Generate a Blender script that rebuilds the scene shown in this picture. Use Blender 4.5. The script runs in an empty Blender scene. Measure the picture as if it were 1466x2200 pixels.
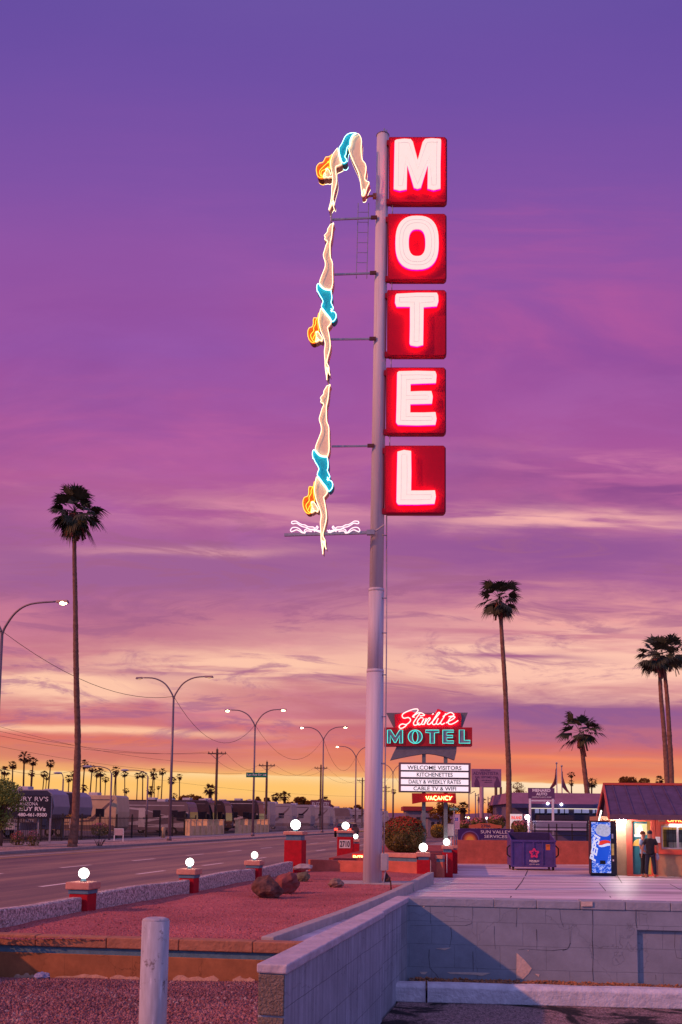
import bpy, bmesh, math, random
from mathutils import Vector, Matrix, noise
random.seed(7)
R = math.radians
sc = bpy.context.scene
col = sc.collection

# ------------------------------------------------------------------ camera
FPX, PPX, PPY, CZ = 2138.0, 733.0, 1513.0, 2.2      # focal length and principal point in photo pixels, lens height
CAM = Vector((0, 0, CZ))
CROT = Matrix.Rotation(R(96.5), 3, 'X') @ Matrix.Rotation(0.012, 3, 'Z')
cd = bpy.data.cameras.new('camera'); cam = bpy.data.objects.new('camera', cd); col.objects.link(cam)
cd.sensor_fit = 'HORIZONTAL'; cd.sensor_width = 24.0; cd.lens = 35.0
cd.shift_y = (PPY - 1100) / 1466; cd.clip_start = 0.1; cd.clip_end = 20000
cam.matrix_world = Matrix.Translation(CAM) @ CROT.to_4x4()
sc.camera = cam
sc.render.resolution_x, sc.render.resolution_y = 682, 1024

# ------------------------------------------------------------------ render settings
sc.view_settings.view_transform = 'Standard'; sc.view_settings.look = 'None'
sc.view_settings.exposure = 0.0; sc.view_settings.gamma = 1.0
sc.render.engine = 'CYCLES'
sc.cycles.use_denoising = True
sc.cycles.max_bounces = 6
sc.cycles.sample_clamp_indirect = 4.0
sc.cycles.use_light_tree = True

def lin(c):
    return tuple(((v/255)/12.92 if v/255 <= .04045 else ((v/255+.055)/1.055)**2.4) for v in c)

# ------------------------------------------------------------------ sky
w = bpy.data.worlds.new("World"); sc.world = w; w.use_nodes = True
wn = w.node_tree; wn.nodes.clear()
def N(t, **k):
    n = wn.nodes.new(t)
    for a, b in k.items(): setattr(n, a, b)
    return n
def lk(a, b): wn.links.new(a, b)
def M(op, a, b=None, c=None):
    n = N('ShaderNodeMath', operation=op)
    for i, x in enumerate((a, b, c)):
        if x is None: continue
        if isinstance(x, (int, float)): n.inputs[i].default_value = x
        else: lk(x, n.inputs[i])
    return n.outputs[0]
def mixc(f, a, b):
    n = N('ShaderNodeMix', data_type='RGBA')
    n.clamp_factor = True
    for i, x in ((0, f), (6, a), (7, b)):
        if isinstance(x, (int, float)): n.inputs[i].default_value = x
        elif isinstance(x, tuple): n.inputs[i].default_value = (*x, 1)
        else: lk(x, n.inputs[i])
    return n.outputs[2]
tc = N('ShaderNodeTexCoord'); sp = N('ShaderNodeSeparateXYZ'); lk(tc.outputs['Generated'], sp.inputs[0])
X, Y_, Z = sp.outputs
hh = M('SQRT', M('ADD', M('MULTIPLY', X, X), M('MULTIPLY', Y_, Y_)))
yy = M('MAXIMUM', M('ABSOLUTE', Y_), M('MULTIPLY', hh, .45)); yy = M('MAXIMUM', yy, .02)
V = M('DIVIDE', Z, yy); A = M('DIVIDE', X, yy)
V = M('ADD', V, M('MULTIPLY', A, .012))
def noi(sx, sy, det=6, rough=.55, seed=0.0, dist=0.0):
    cb = N('ShaderNodeCombineXYZ'); lk(M('MULTIPLY', A, sx), cb.inputs[0]); lk(M('MULTIPLY', V, sy), cb.inputs[1]); cb.inputs[2].default_value = seed
    n = N('ShaderNodeTexNoise'); n.inputs['Scale'].default_value = 1; n.inputs['Detail'].default_value = det
    n.inputs['Roughness'].default_value = rough; n.inputs['Distortion'].default_value = dist
    lk(cb.outputs[0], n.inputs['Vector']); return n.outputs[0]
def yv(py): return (1757 - py) / FPX
big = M('SUBTRACT', noi(2.2, 5.5, 4, .5, 1.3), .5)
fine = M('SUBTRACT', noi(9, 60, 6, .6, 4.1, .4), .5)
# warp grows with height, nothing at the horizon
wv = M('ADD', V, M('MULTIPLY', M('ADD', M('MULTIPLY', big, .22), M('MULTIPLY', fine, .05)), M('MINIMUM', M('MAXIMUM', M('MULTIPLY', M('SUBTRACT', V, .05), 2.0), 0), .5)))
rp = N('ShaderNodeValToRGB'); lk(M('MULTIPLY', wv, .95), rp.inputs[0])
stops = [(1757,(226,104,24)),(1735,(238,128,32)),(1710,(250,164,62)),(1688,(253,194,110)),(1610,(220,112,102)),(1565,(206,112,122)),(1500,(196,112,128)),
 (1440,(204,124,138)),(1370,(190,112,140)),(1270,(172,98,145)),(1180,(168,96,150)),(1060,(178,94,150)),(930,(166,86,155)),(760,(148,80,158)),
 (560,(144,84,164)),(380,(130,83,166)),(150,(113,80,165)),(-60,(103,77,162))]
el = rp.color_ramp.elements
def ramp(els, items):
    els[0].position = items[0][0]; els[0].color = items[0][1]; els[1].position = items[-1][0]; els[1].color = items[-1][1]
    for p_, c_ in items[1:-1]: els.new(p_).color = c_
ramp(el, [(min(1, max(0, yv(py))), (*lin(c), 1)) for py, c in stops])
sky = rp.outputs[0]
def gauss(u, c, hw):
    d = M('DIVIDE', M('SUBTRACT', u, c), hw)
    return M('POWER', 2.718, M('MULTIPLY', M('MULTIPLY', d, d), -1.0))
def sst(u, a, b):
    n = N('ShaderNodeMapRange', interpolation_type='SMOOTHSTEP'); lk(u, n.inputs[0])
    n.inputs[1].default_value = a; n.inputs[2].default_value = b; return n.outputs[0]
def px(x): return (x - 733) / FPX
def band(c, y0, h, x0, wd, st, sx=5, sy=45, lo=.35, hi=.6, seed=0., tilt=0.):
    global sky
    u = M('ADD', V, M('MULTIPLY', A, tilt))
    u = M('ADD', M('ADD', u, M('MULTIPLY', big, .03)), M('MULTIPLY', fine, h*4.2e-4*2.2))
    m = M('MULTIPLY', gauss(u, yv(y0), h / FPX), gauss(A, px(x0), wd / FPX))
    m = M('MULTIPLY', m, sst(noi(sx, sy, 7, .58, seed, .5), lo, hi))
    sky = mixc(M('MULTIPLY', m, st), sky, lin(c))
# fine grain of the cloud deck, lighter and darker wisps
lowm = M('MULTIPLY', sst(V, .03, .08), sst(V, .46, .22))
w1 = sst(noi(3.0, 15, 9, .62, 51., .7), .50, .68); w2 = sst(noi(2.8, 13, 9, .62, 57., .7), .52, .70)
sky = mixc(M('MULTIPLY', M('MULTIPLY', w1, lowm), .55), sky, lin((226, 140, 160)))
sky = mixc(M('MULTIPLY', M('MULTIPLY', w2, lowm), .42), sky, lin((140, 82, 142)))
m1 = M('MULTIPLY', sst(noi(3.4, 8, 8, .6, 71., .9), .44, .68), sst(V, .12, .3)); m2 = M('MULTIPLY', sst(noi(3.0, 7, 8, .6, 77., .9), .46, .70), sst(V, .12, .3))
sky = mixc(M('MULTIPLY', M('MULTIPLY', m1, sst(V, .62, .40)), .34), sky, lin((176, 104, 176))); sky = mixc(M('MULTIPLY', M('MULTIPLY', m2, sst(V, .62, .36)), .30), sky, lin((104, 66, 142)))
# soft large patches high up
band((150, 92, 176), 700, 260, 380, 500, .55, 3, 7, .35, .7, 2.)
band((190, 92, 158), 640, 200, 1150, 500, .7, 3, 8, .35, .7, 3.)
band((196, 100, 160), 930, 90, 300, 600, .6, 4, 18, .4, .65, 5.)
band((158, 84, 160), 850, 120, 800, 700, .5, 3, 14, .4, .7, 6.)
band((214, 128, 168), 960, 30, 1330, 260, .8, 8, 50, .40, .6, 7.)
# mauve undersides and peach gaps
band((140, 76, 140), 1015, 55, 1400, 330, .9, 6, 34, .38, .58, 8.)
band((252, 184, 176), 1092, 22, 1220, 330, 1.0, 5, 60, .34, .56, 9.)
band((226, 150, 168), 1080, 40, 620, 420, .7, 5, 40, .42, .62, 10.)
band((250, 180, 170), 1166, 12, 400, 230, 1.0, 4, 30, .2, .45, 11., -.03)
band((160, 98, 150), 1235, 66, 400, 700, 1.1, 2.4, 9, .25, .5, 12.)
band((204, 124, 148), 1330, 40, 250, 480, .8, 3, 16, .36, .56, 41.)
band((150, 88, 150), 1160, 44, 1200, 460, 1.1, 2.4, 10, .25, .5, 13.)
band((240, 162, 160), 1290, 62, 1330, 380, 1.1, 4, 30, .30, .56, 14., .04)
band((254, 196, 176), 1415, 78, 1200, 520, 1.3, 3, 26, .22, .52, 15.)
band((254, 198, 172), 1440, 36, 520, 330, 1.2, 4, 40, .36, .52, 16.)
band((254, 198, 170), 1510, 38, 130, 280, 1.3, 4, 40, .30, .50, 17., .02)
band((196, 118, 142), 1345, 16, 1180, 330, .9, 5, 70, .42, .58, 18.)
band((168, 100, 140), 1400, 8, 1100, 160, 1.0, 5, 70, .36, .5, 19.)
band((180, 112, 140), 1455, 12, 560, 330, .9, 5, 70, .42, .56, 20.)
band((254, 192, 158), 1590, 9, 200, 330, 1.2, 3, 30, .2, .42, 21.)
band((254, 180, 150), 1562, 8, 640, 200, .5, 4, 60, .42, .56, 22.)
band((150, 94, 144), 1530, 34, 1280, 420, 1.3, 2, 12, .15, .4, 23.)
band((178, 104, 134), 1580, 26, 1200, 420, .8, 2, 12, .2, .5, 24.)
band((226, 108, 92), 1645, 24, 1150, 600, .8, 2, 30, .2, .5, 25.)
band((206, 108, 104), 1640, 22, 300, 420, .8, 2, 30, .2, .5, 26.)
band((250, 138, 96), 1622, 5, 1200, 300, .7, 3, 90, .4, .55, 27.)
# small ragged grey flecks over the bright gaps
m3 = M('MULTIPLY', sst(noi(5.5, 26, 9, .66, 91., 1.4), .50, .62), M('MULTIPLY', sst(V, .05, .09), sst(V, .36, .26)))
sky = mixc(M('MULTIPLY', m3, .62), sky, lin((164, 98, 138)))
# the clear strip under the cloud deck, with a crisp ragged edge
edge = M('ADD', M('ADD', V, M('MULTIPLY', fine, .006)), M('MULTIPLY', M('SUBTRACT', noi(5, 2, 5, .6, 31.), .5), .012))
strip = mixc(sst(V, .0, yv(1662)), lin((236, 104, 22)), lin((255, 232, 188)))
strip = mixc(gauss(V, yv(1700), .017), strip, lin((255, 196, 110)))
strip = mixc(sst(A, -.05, .25), strip, mixc(sst(V, .004, .035), lin((246, 120, 24)), lin((255, 226, 190))))
sky = mixc(sst(edge, yv(1669), yv(1674)), sky, strip)
# the rest of the sky dome, behind the lens and overhead: paler violet dusk
back = mixc(sst(Y_, .35, -.35), sky, (.30, .31, .70))
back = mixc(sst(Z, .62, .92), back, (.28, .24, .50))
back = mixc(sst(Z, .0, -.02), back, (.05, .035, .05))
bg = N('ShaderNodeBackground'); lk(back, bg.inputs[0]); bg.inputs[1].default_value = 1.0
wo = N('ShaderNodeOutputWorld'); lk(bg.outputs[0], wo.inputs[0])

# ------------------------------------------------------------------ the one key light, low from the left behind the lens
sd = bpy.data.lights.new('sun', 'SUN'); sun = bpy.data.objects.new('sun', sd); col.objects.link(sun)
sd.energy = 2.6; sd.angle = R(1.0); sd.color = (1.0, .33, .14)
ldir = Vector((1.0, 0.48, -0.60)).normalized()
sun.rotation_euler = ldir.to_track_quat('-Z', 'Y').to_euler()

# ------------------------------------------------------------------ helpers
def ray(x, y):
    return (CROT @ Vector(((x - PPX) / FPX, -(y - PPY) / FPX, -1))).normalized()
def at(x, y, Y):
    d = ray(x, y); return CAM + d * (Y / d.y)
def gz(x, y, zr):                      # point seen at pixel x,y lying zr below the lens
    d = ray(x, y); return CAM + d * (zr / d.z)
class Fr:
    """a vertical working plane at depth Y, turned by yaw; L() gives the local x,z seen at a pixel"""
    def __init__(s, x, y, Y, yaw=0.0, o=None):
        s.o = o or at(x, y, Y); s.yaw = yaw
        s.ux = Vector((math.cos(yaw), math.sin(yaw), 0)); s.n = Vector((-math.sin(yaw), math.cos(yaw), 0))
    def L(s, x, y, dy=0.0):
        d = ray(x, y); t = ((s.o + s.n * dy - CAM).dot(s.n)) / d.dot(s.n); p = CAM + d * t - s.o
        return (p.dot(s.ux), p.z)
# street frame: l runs along the road, s to the left of the low wall
SO = Vector((-7.67, 0, 0)); SD = Vector((.2093, .9779, 0)); SN = Vector((-.9779, .2093, 0)); SYAW = -math.atan2(.2093, .9779)
def S(l, s, z=0.0): return SO + SD * l + SN * s + Vector((0, 0, z))

def tag(o, label=None, cat=None, group=None, kind=None):
    if label: o['label'] = label
    if cat: o['category'] = cat
    if group: o['group'] = group
    if kind: o['kind'] = kind
    return o
def root(name, loc, rz=0.0, label=None, cat=None, group=None, kind=None):
    o = bpy.data.objects.new(name, None); col.objects.link(o); o.location = loc; o.rotation_euler = (0, 0, rz)
    o.empty_display_size = .2
    return tag(o, label, cat, group, kind)
def kids(o): return [c for c in bpy.data.objects if c.parent == o]
def copy_tree(o, parent=None):
    c = o.copy(); col.objects.link(c); c.parent = parent
    for k in kids(o): copy_tree(k, c)
    return c

class MB:
    def __init__(s): s.v = []; s.f = []; s.m = []; s.s = []; s.mi = 0; s.sm = False
    def face(s, idx):
        s.f.append(tuple(idx)); s.m.append(s.mi); s.s.append(s.sm)
    def add(s, vs, fs):
        b = len(s.v); s.v += [tuple(v) for v in vs]
        for f in fs: s.face([i + b for i in f])
        return s
    def box(s, x0, x1, y0, y1, z0, z1, T=None):
        vs = [Vector(p) for p in ((x0,y0,z0),(x1,y0,z0),(x1,y1,z0),(x0,y1,z0),(x0,y0,z1),(x1,y0,z1),(x1,y1,z1),(x0,y1,z1))]
        if T: vs = [T @ v for v in vs]
        return s.add(vs, [(0,3,2,1),(4,5,6,7),(0,1,5,4),(1,2,6,5),(2,3,7,6),(3,0,4,7)])
    def hexa(s, b, t):   # 4 bottom, 4 top points, counter-clockwise seen from above
        return s.add(list(b) + list(t), [(0,3,2,1),(4,5,6,7),(0,1,5,4),(1,2,6,5),(2,3,7,6),(3,0,4,7)])
    def quad(s, a, b, c, d): return s.add([a, b, c, d], [(0,1,2,3)])
    def poly(s, pts): return s.add(pts, [tuple(range(len(pts)))])
    def prism(s, pts, y0, y1):   # outline in x,z, counter-clockwise seen from -y ; y0 front (smaller) y1 back
        n = len(pts)
        a = sum(pts[i][0]*pts[(i+1)%n][1] - pts[(i+1)%n][0]*pts[i][1] for i in range(n))
        if a < 0: pts = pts[::-1]
        vs = [(p[0], y0, p[1]) for p in pts] + [(p[0], y1, p[1]) for p in pts]
        fs = [tuple(range(n)), tuple(range(2*n-1, n-1, -1))] + [(i, i+n, (i+1)%n+n, (i+1)%n) for i in range(n)]
        return s.add(vs, fs)
    def ring(s, po, pi, y0, y1):
        n = len(po); vs = [(p[0], y, p[1]) for P, y in ((po,y0),(pi,y0),(po,y1),(pi,y1)) for p in P]; fs = []
        for i in range(n):
            j = (i+1) % n
            fs += [(i, j, j+n, i+n), (i+2*n, i+3*n, j+3*n, j+2*n), (i, i+2*n, j+2*n, j), (i+n, j+n, j+3*n, i+3*n)]
        return s.add(vs, fs)
    def cyl(s, p0, p1, r0, r1=None, n=12, caps=True):
        return s.tube([p0, p1], [r0, r0 if r1 is None else r1], n, caps)
    def tube(s, pts, r, n=6, caps=True, closed=False):
        pts = [Vector(p) for p in pts]; m = len(pts)
        rs = r if isinstance(r, (list, tuple)) else [r] * m
        b = len(s.v); up = None
        for i, p in enumerate(pts):
            if closed: t = (pts[(i+1) % m] - pts[i-1])
            else: t = pts[min(i+1, m-1)] - pts[max(i-1, 0)]
            if t.length < 1e-9: t = Vector((0, 0, 1))
            t.normalize()
            if up is None: up = Vector((0, 1, 0)) if abs(t.y) < .9 else Vector((1, 0, 0))
            a = t.cross(up)
            if a.length < 1e-6: a = t.orthogonal()
            a.normalize(); c = a.cross(t).normalized(); up = c
            for k in range(n):
                th = 2 * math.pi * k / n
                s.v.append(tuple(p + (a * math.cos(th) + c * math.sin(th)) * rs[i]))
        for i in range(m if closed else m - 1):
            j = (i + 1) % m
            for k in range(n):
                s.face((b+i*n+k, b+i*n+(k+1) % n, b+j*n+(k+1) % n, b+j*n+k))
        if caps and not closed:
            sm, s.sm = s.sm, False
            s.face([b+k for k in range(n-1, -1, -1)]); s.face([b+(m-1)*n+k for k in range(n)]); s.sm = sm
        return s
    def ball(s, c, r, nu=14, nv=8, sq=(1, 1, 1), T=None):
        b = len(s.v); c = Vector(c)
        pts = [Vector((0, 0, -1))] + [Vector((math.cos(2*math.pi*i/nu)*math.sin(math.pi*j/nv), math.sin(2*math.pi*i/nu)*math.sin(math.pi*j/nv), -math.cos(math.pi*j/nv))) for j in range(1, nv) for i in range(nu)] + [Vector((0, 0, 1))]
        for p in pts:
            q = Vector((p.x*sq[0], p.y*sq[1], p.z*sq[2])) * r
            if T: q = T @ q
            s.v.append(tuple(c + q))
        for i in range(nu):
            s.face((b, b+1+(i+1) % nu, b+1+i)); e = len(pts)-1
            s.face((b+e, b+e-nu+i, b+e-nu+(i+1) % nu))
            for j in range(nv-2):
                s.face((b+1+j*nu+i, b+1+j*nu+(i+1) % nu, b+1+(j+1)*nu+(i+1) % nu, b+1+(j+1)*nu+i))
        return s
    def build(s, name, mats, parent=None, bevel=0, smooth=None):
        me = bpy.data.meshes.new(name); me.from_pydata([tuple(v) for v in s.v], [], s.f)
        if not isinstance(mats, (list, tuple)): mats = [mats]
        for m in mats: me.materials.append(m)
        me.polygons.foreach_set('material_index', s.m)
        me.polygons.foreach_set('use_smooth', [True]*len(s.f) if smooth else s.s)
        me.update()
        o = bpy.data.objects.new(name, me); col.objects.link(o); o.parent = parent
        if bevel:
            md = o.modifiers.new('bevel', 'BEVEL'); md.width = bevel; md.segments = 2; md.limit_method = 'ANGLE'; md.angle_limit = R(35)
        return o

def cr(pts, k=6, closed=False):   # Catmull-Rom through 2-D or 3-D points
    P = [Vector(p) for p in pts]; n = len(P); out = []
    for i in range(n if closed else n - 1):
        a = P[(i-1) % n] if closed or i else P[0]; b = P[i]; c = P[(i+1) % n]; d = P[(i+2) % n] if closed or i + 2 < n else P[-1]
        for j in range(k):
            t = j / k
            out.append(.5*((2*b) + (c-a)*t + (2*a-5*b+4*c-d)*t*t + (3*b-a-3*c+d)*t**3))
    if not closed: out.append(P[-1])
    return out

# ------------------------------------------------------------------ materials
_mc = {}
def mat(name, c, rough=.7, var=.15, scale=4.0, c2=None, metal=0.0, bump=0.0, bscale=40.0, emit=None, es=1.0, spec=.3, coat=0.0, obj=True, fn=None, wear=0.0):
    if name in _mc: return _mc[name]
    m = bpy.data.materials.new(name); m.use_nodes = True; nt = m.node_tree; b = nt.nodes['Principled BSDF']
    b.inputs['Roughness'].default_value = rough; b.inputs['Metallic'].default_value = metal
    b.inputs['Specular IOR Level'].default_value = spec; b.inputs['Coat Weight'].default_value = coat
    t = nt.nodes.new('ShaderNodeTexCoord')
    src = t.outputs['Object']
    if var or c2:
        n = nt.nodes.new('ShaderNodeTexNoise'); n.inputs['Scale'].default_value = scale; n.inputs['Detail'].default_value = 8; n.inputs['Roughness'].default_value = .65
        nt.links.new(src, n.inputs['Vector'])
        r = nt.nodes.new('ShaderNodeValToRGB'); nt.links.new(n.outputs[0], r.inputs[0])
        r.color_ramp.elements[0].position = .32; r.color_ramp.elements[1].position = .68
        d = c2 or tuple(v * (1 - var) for v in c); e = c if c2 else tuple(min(1, v * (1 + var)) for v in c)
        r.color_ramp.elements[0].color = (*d, 1); r.color_ramp.elements[1].color = (*e, 1)
        cs = r.outputs[0]
        nt.links.new(cs, b.inputs['Base Color'])
        mr = nt.nodes.new('ShaderNodeMapRange'); nt.links.new(n.outputs[0], mr.inputs[0])
        mr.inputs[3].default_value = max(.02, rough - .12); mr.inputs[4].default_value = min(1, rough + .12)
        nt.links.new(mr.outputs[0], b.inputs['Roughness'])
    else: b.inputs['Base Color'].default_value = (*c, 1)
    if bump:
        n = nt.nodes.new('ShaderNodeTexNoise'); n.inputs['Scale'].default_value = bscale; n.inputs['Detail'].default_value = 6; nt.links.new(src, n.inputs['Vector'])
        bp = nt.nodes.new('ShaderNodeBump'); bp.inputs['Strength'].default_value = bump; bp.inputs['Distance'].default_value = .02
        nt.links.new(n.outputs[0], bp.inputs['Height']); nt.links.new(bp.outputs[0], b.inputs['Normal'])
    if emit: b.inputs['Emission Color'].default_value = (*emit, 1); b.inputs['Emission Strength'].default_value = es
    if fn: fn(m, nt, b, t)
    _mc[name] = m
    return m
def translucent(c, f_):
    def fn(m, nt, b, t):
        tr = nt.nodes.new('ShaderNodeBsdfTranslucent'); tr.inputs[0].default_value = (*c, 1); mx = nt.nodes.new('ShaderNodeMixShader'); mx.inputs[0].default_value = f_
        out = nt.nodes['Material Output']; nt.links.new(b.outputs[0], mx.inputs[1]); nt.links.new(tr.outputs[0], mx.inputs[2]); nt.links.new(mx.outputs[0], out.inputs[0])
    return fn
def glow(name, c, s):
    if name in _mc: return _mc[name]
    m = bpy.data.materials.new(name); m.use_nodes = True; nt = m.node_tree; nt.nodes.clear()
    e = nt.nodes.new('ShaderNodeEmission'); e.inputs[0].default_value = (*c, 1); e.inputs[1].default_value = s
    o = nt.nodes.new('ShaderNodeOutputMaterial'); nt.links.new(e.outputs[0], o.inputs[0]); _mc[name] = m; return m

def text(s, wd, ht, loc, m, parent, name='lettering', ex=.004, bold=0.0, rz=0.0, shear=0.0, sp=1.0):
    cu = bpy.data.curves.new('t', 'FONT'); cu.body = s; cu.extrude = .02; cu.offset = bold; cu.align_x = 'CENTER'; cu.shear = shear; cu.space_character = sp; cu.resolution_u = 4
    o = bpy.data.objects.new('t', cu); col.objects.link(o)
    dg = bpy.context.evaluated_depsgraph_get(); me = bpy.data.meshes.new_from_object(o.evaluated_get(dg)); bpy.data.objects.remove(o)
    xs = [v.co.x for v in me.vertices]; ys = [v.co.y for v in me.vertices]
    x0, x1, y0, y1 = min(xs), max(xs), min(ys), max(ys); sx = wd / (x1 - x0); sy = ht / (y1 - y0)
    for v in me.vertices:
        x, y, z = v.co; v.co = ((x - (x0+x1)/2) * sx, -(z / .02) * ex, (y - (y0+y1)/2) * sy)
    me.materials.clear(); me.materials.append(m); me.name = name
    ob = bpy.data.objects.new(name, me); col.objects.link(ob); ob.parent = parent; ob.location = loc; ob.rotation_euler = (0, 0, rz)
    return ob
# ------------------------------------------------------------------ surface recipes
def vor(nt, t, scale, feat='F1', out='Distance', dim=3):
    n = nt.nodes.new('ShaderNodeTexVoronoi'); n.feature = feat; n.inputs['Scale'].default_value = scale; nt.links.new(t.outputs['Object'], n.inputs['Vector']); return n.outputs[out]
def gravel_fn(scale, cols, st=.8):
    def fn(m, nt, b, t):
        L = nt.links
        c = vor(nt, t, scale, out='Color'); sp_ = nt.nodes.new('ShaderNodeSeparateColor'); L.new(c, sp_.inputs[0])
        r = nt.nodes.new('ShaderNodeValToRGB'); r.color_ramp.interpolation = 'CONSTANT'; L.new(sp_.outputs[0], r.inputs[0])
        e = r.color_ramp.elements
        ramp(e, [(i / len(cols), (*cc, 1)) for i, cc in enumerate(cols)])
        n = nt.nodes.new('ShaderNodeTexNoise'); n.inputs['Scale'].default_value = .7; n.inputs['Detail'].default_value = 6; L.new(t.outputs['Object'], n.inputs[0])
        r2 = nt.nodes.new('ShaderNodeValToRGB'); L.new(n.outputs[0], r2.inputs[0]); r2.color_ramp.elements[0].position = .3; r2.color_ramp.elements[1].position = .7
        r2.color_ramp.elements[0].color = (.72, .70, .70, 1); r2.color_ramp.elements[1].color = (1.1, 1.08, 1.05, 1)
        mx = nt.nodes.new('ShaderNodeMix'); mx.data_type = 'RGBA'; mx.blend_type = 'MULTIPLY'; mx.inputs[0].default_value = 1
        L.new(r.outputs[0], mx.inputs[6]); L.new(r2.outputs[0], mx.inputs[7]); L.new(mx.outputs[2], b.inputs['Base Color'])
        d = vor(nt, t, scale); iv = nt.nodes.new('ShaderNodeMath'); iv.operation = 'SUBTRACT'; iv.inputs[0].default_value = 1; L.new(d, iv.inputs[1])
        bp = nt.nodes.new('ShaderNodeBump'); bp.inputs['Strength'].default_value = st; bp.inputs['Distance'].default_value = 1.0 / scale
        L.new(iv.outputs[0], bp.inputs['Height']); L.new(bp.outputs[0], b.inputs['Normal'])
    return fn
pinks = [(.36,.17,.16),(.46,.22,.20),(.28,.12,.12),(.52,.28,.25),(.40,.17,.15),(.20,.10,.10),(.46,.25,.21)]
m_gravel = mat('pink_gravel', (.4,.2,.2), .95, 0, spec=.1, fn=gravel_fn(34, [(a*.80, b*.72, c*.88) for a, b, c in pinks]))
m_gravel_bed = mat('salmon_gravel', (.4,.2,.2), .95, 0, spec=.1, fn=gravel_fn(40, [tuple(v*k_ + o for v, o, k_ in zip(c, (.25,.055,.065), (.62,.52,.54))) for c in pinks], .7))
def wallfn(course=.2, length=.4, crack=.5, streak=0.0, joint=.35, u=(1,0,0)):
    """painted block: faint joints, hairline cracks, grime; brick grid laid in the wall's own x and z"""
    def fn(m, nt, b, t):
        L = nt.links
        s = nt.nodes.new('ShaderNodeSeparateXYZ'); L.new(t.outputs['Object'], s.inputs[0])
        c = nt.nodes.new('ShaderNodeCombineXYZ'); L.new(s.outputs[0], c.inputs[0]); L.new(s.outputs[2], c.inputs[1])
        nn = nt.nodes.new('ShaderNodeTexNoise'); nn.inputs['Scale'].default_value = 5; nn.inputs['Detail'].default_value = 5; L.new(t.outputs['Object'], nn.inputs[0])
        v = nt.nodes.new('ShaderNodeVectorMath'); v.operation = 'MULTIPLY_ADD'; L.new(nn.outputs['Color'], v.inputs[0]); v.inputs[1].default_value = (.012, .012, 0); L.new(c.outputs[0], v.inputs[2])
        br = nt.nodes.new('ShaderNodeTexBrick'); L.new(v.outputs[0], br.inputs['Vector']); br.inputs['Scale'].default_value = 1
        br.inputs['Brick Width'].default_value = length; br.inputs['Row Height'].default_value = course; br.inputs['Mortar Size'].default_value = .003; br.inputs['Mortar Smooth'].default_value = .6
        br.inputs['Color1'].default_value = br.inputs['Color2'].default_value = (1, 1, 1, 1); br.inputs['Mortar'].default_value = (0, 0, 0, 1)
        # hairline cracks
        w_ = nt.nodes.new('ShaderNodeVectorMath'); w_.operation = 'MULTIPLY_ADD'; L.new(nn.outputs['Color'], w_.inputs[0]); w_.inputs[1].default_value = (.5, .5, .5); L.new(t.outputs['Object'], w_.inputs[2])
        cv = nt.nodes.new('ShaderNodeTexVoronoi'); cv.feature = 'DISTANCE_TO_EDGE'; cv.inputs['Scale'].default_value = 1.1; L.new(w_.outputs[0], cv.inputs['Vector'])
        cm = nt.nodes.new('ShaderNodeMapRange'); L.new(cv.outputs[0], cm.inputs[0]); cm.inputs[1].default_value = .0; cm.inputs[2].default_value = .006; cm.inputs[3].default_value = 1 - crack; cm.inputs[4].default_value = 1
        big_ = nt.nodes.new('ShaderNodeTexNoise'); big_.inputs['Scale'].default_value = 2.2; big_.inputs['Detail'].default_value = 8; big_.inputs['Roughness'].default_value = .7; L.new(t.outputs['Object'], big_.inputs[0])
        jm = nt.nodes.new('ShaderNodeMapRange'); L.new(br.outputs['Color'], jm.inputs[0]); jm.inputs[3].default_value = 1 - joint; jm.inputs[4].default_value = 1
        g = nt.nodes.new('ShaderNodeMapRange'); L.new(big_.outputs[0], g.inputs[0]); g.inputs[1].default_value = .3; g.inputs[2].default_value = .7; g.inputs[3].default_value = .74; g.inputs[4].default_value = 1.1
        mu = nt.nodes.new('ShaderNodeMath'); mu.operation = 'MULTIPLY'; L.new(cm.outputs[0], mu.inputs[0]); L.new(jm.outputs[0], mu.inputs[1])
        mv = nt.nodes.new('ShaderNodeMath'); mv.operation = 'MULTIPLY'; L.new(mu.outputs[0], mv.inputs[0]); L.new(g.outputs[0], mv.inputs[1]); last = mv.outputs[0]
        if streak:
            sc_ = nt.nodes.new('ShaderNodeVectorMath'); sc_.operation = 'MULTIPLY'; L.new(t.outputs['Object'], sc_.inputs[0]); sc_.inputs[1].default_value = (16, 16, .9)
            sn = nt.nodes.new('ShaderNodeTexNoise'); sn.inputs['Scale'].default_value = 1; sn.inputs['Detail'].default_value = 5; L.new(sc_.outputs[0], sn.inputs[0])
            sm_ = nt.nodes.new('ShaderNodeMapRange'); L.new(sn.outputs[0], sm_.inputs[0]); sm_.inputs[1].default_value = .35; sm_.inputs[2].default_value = .65; sm_.inputs[3].default_value = 1 - streak; sm_.inputs[4].default_value = 1.08
            m3 = nt.nodes.new('ShaderNodeMath'); m3.operation = 'MULTIPLY'; L.new(last, m3.inputs[0]); L.new(sm_.outputs[0], m3.inputs[1]); last = m3.outputs[0]
        mx = nt.nodes.new('ShaderNodeMix'); mx.data_type = 'RGBA'; mx.blend_type = 'MULTIPLY'; mx.inputs[0].default_value = 1
        old = b.inputs['Base Color']
        if old.links: L.new(old.links[0].from_socket, mx.inputs[6])
        else: mx.inputs[6].default_value = old.default_value
        L.new(last, mx.inputs[7]); L.new(mx.outputs[2], old)
        f = nt.nodes.new('ShaderNodeTexNoise'); f.inputs['Scale'].default_value = 60; f.inputs['Detail'].default_value = 5; L.new(t.outputs['Object'], f.inputs[0])
        hs = nt.nodes.new('ShaderNodeMath'); hs.operation = 'MULTIPLY_ADD'; L.new(f.outputs[0], hs.inputs[0]); hs.inputs[1].default_value = .25; L.new(mu.outputs[0], hs.inputs[2])
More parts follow.
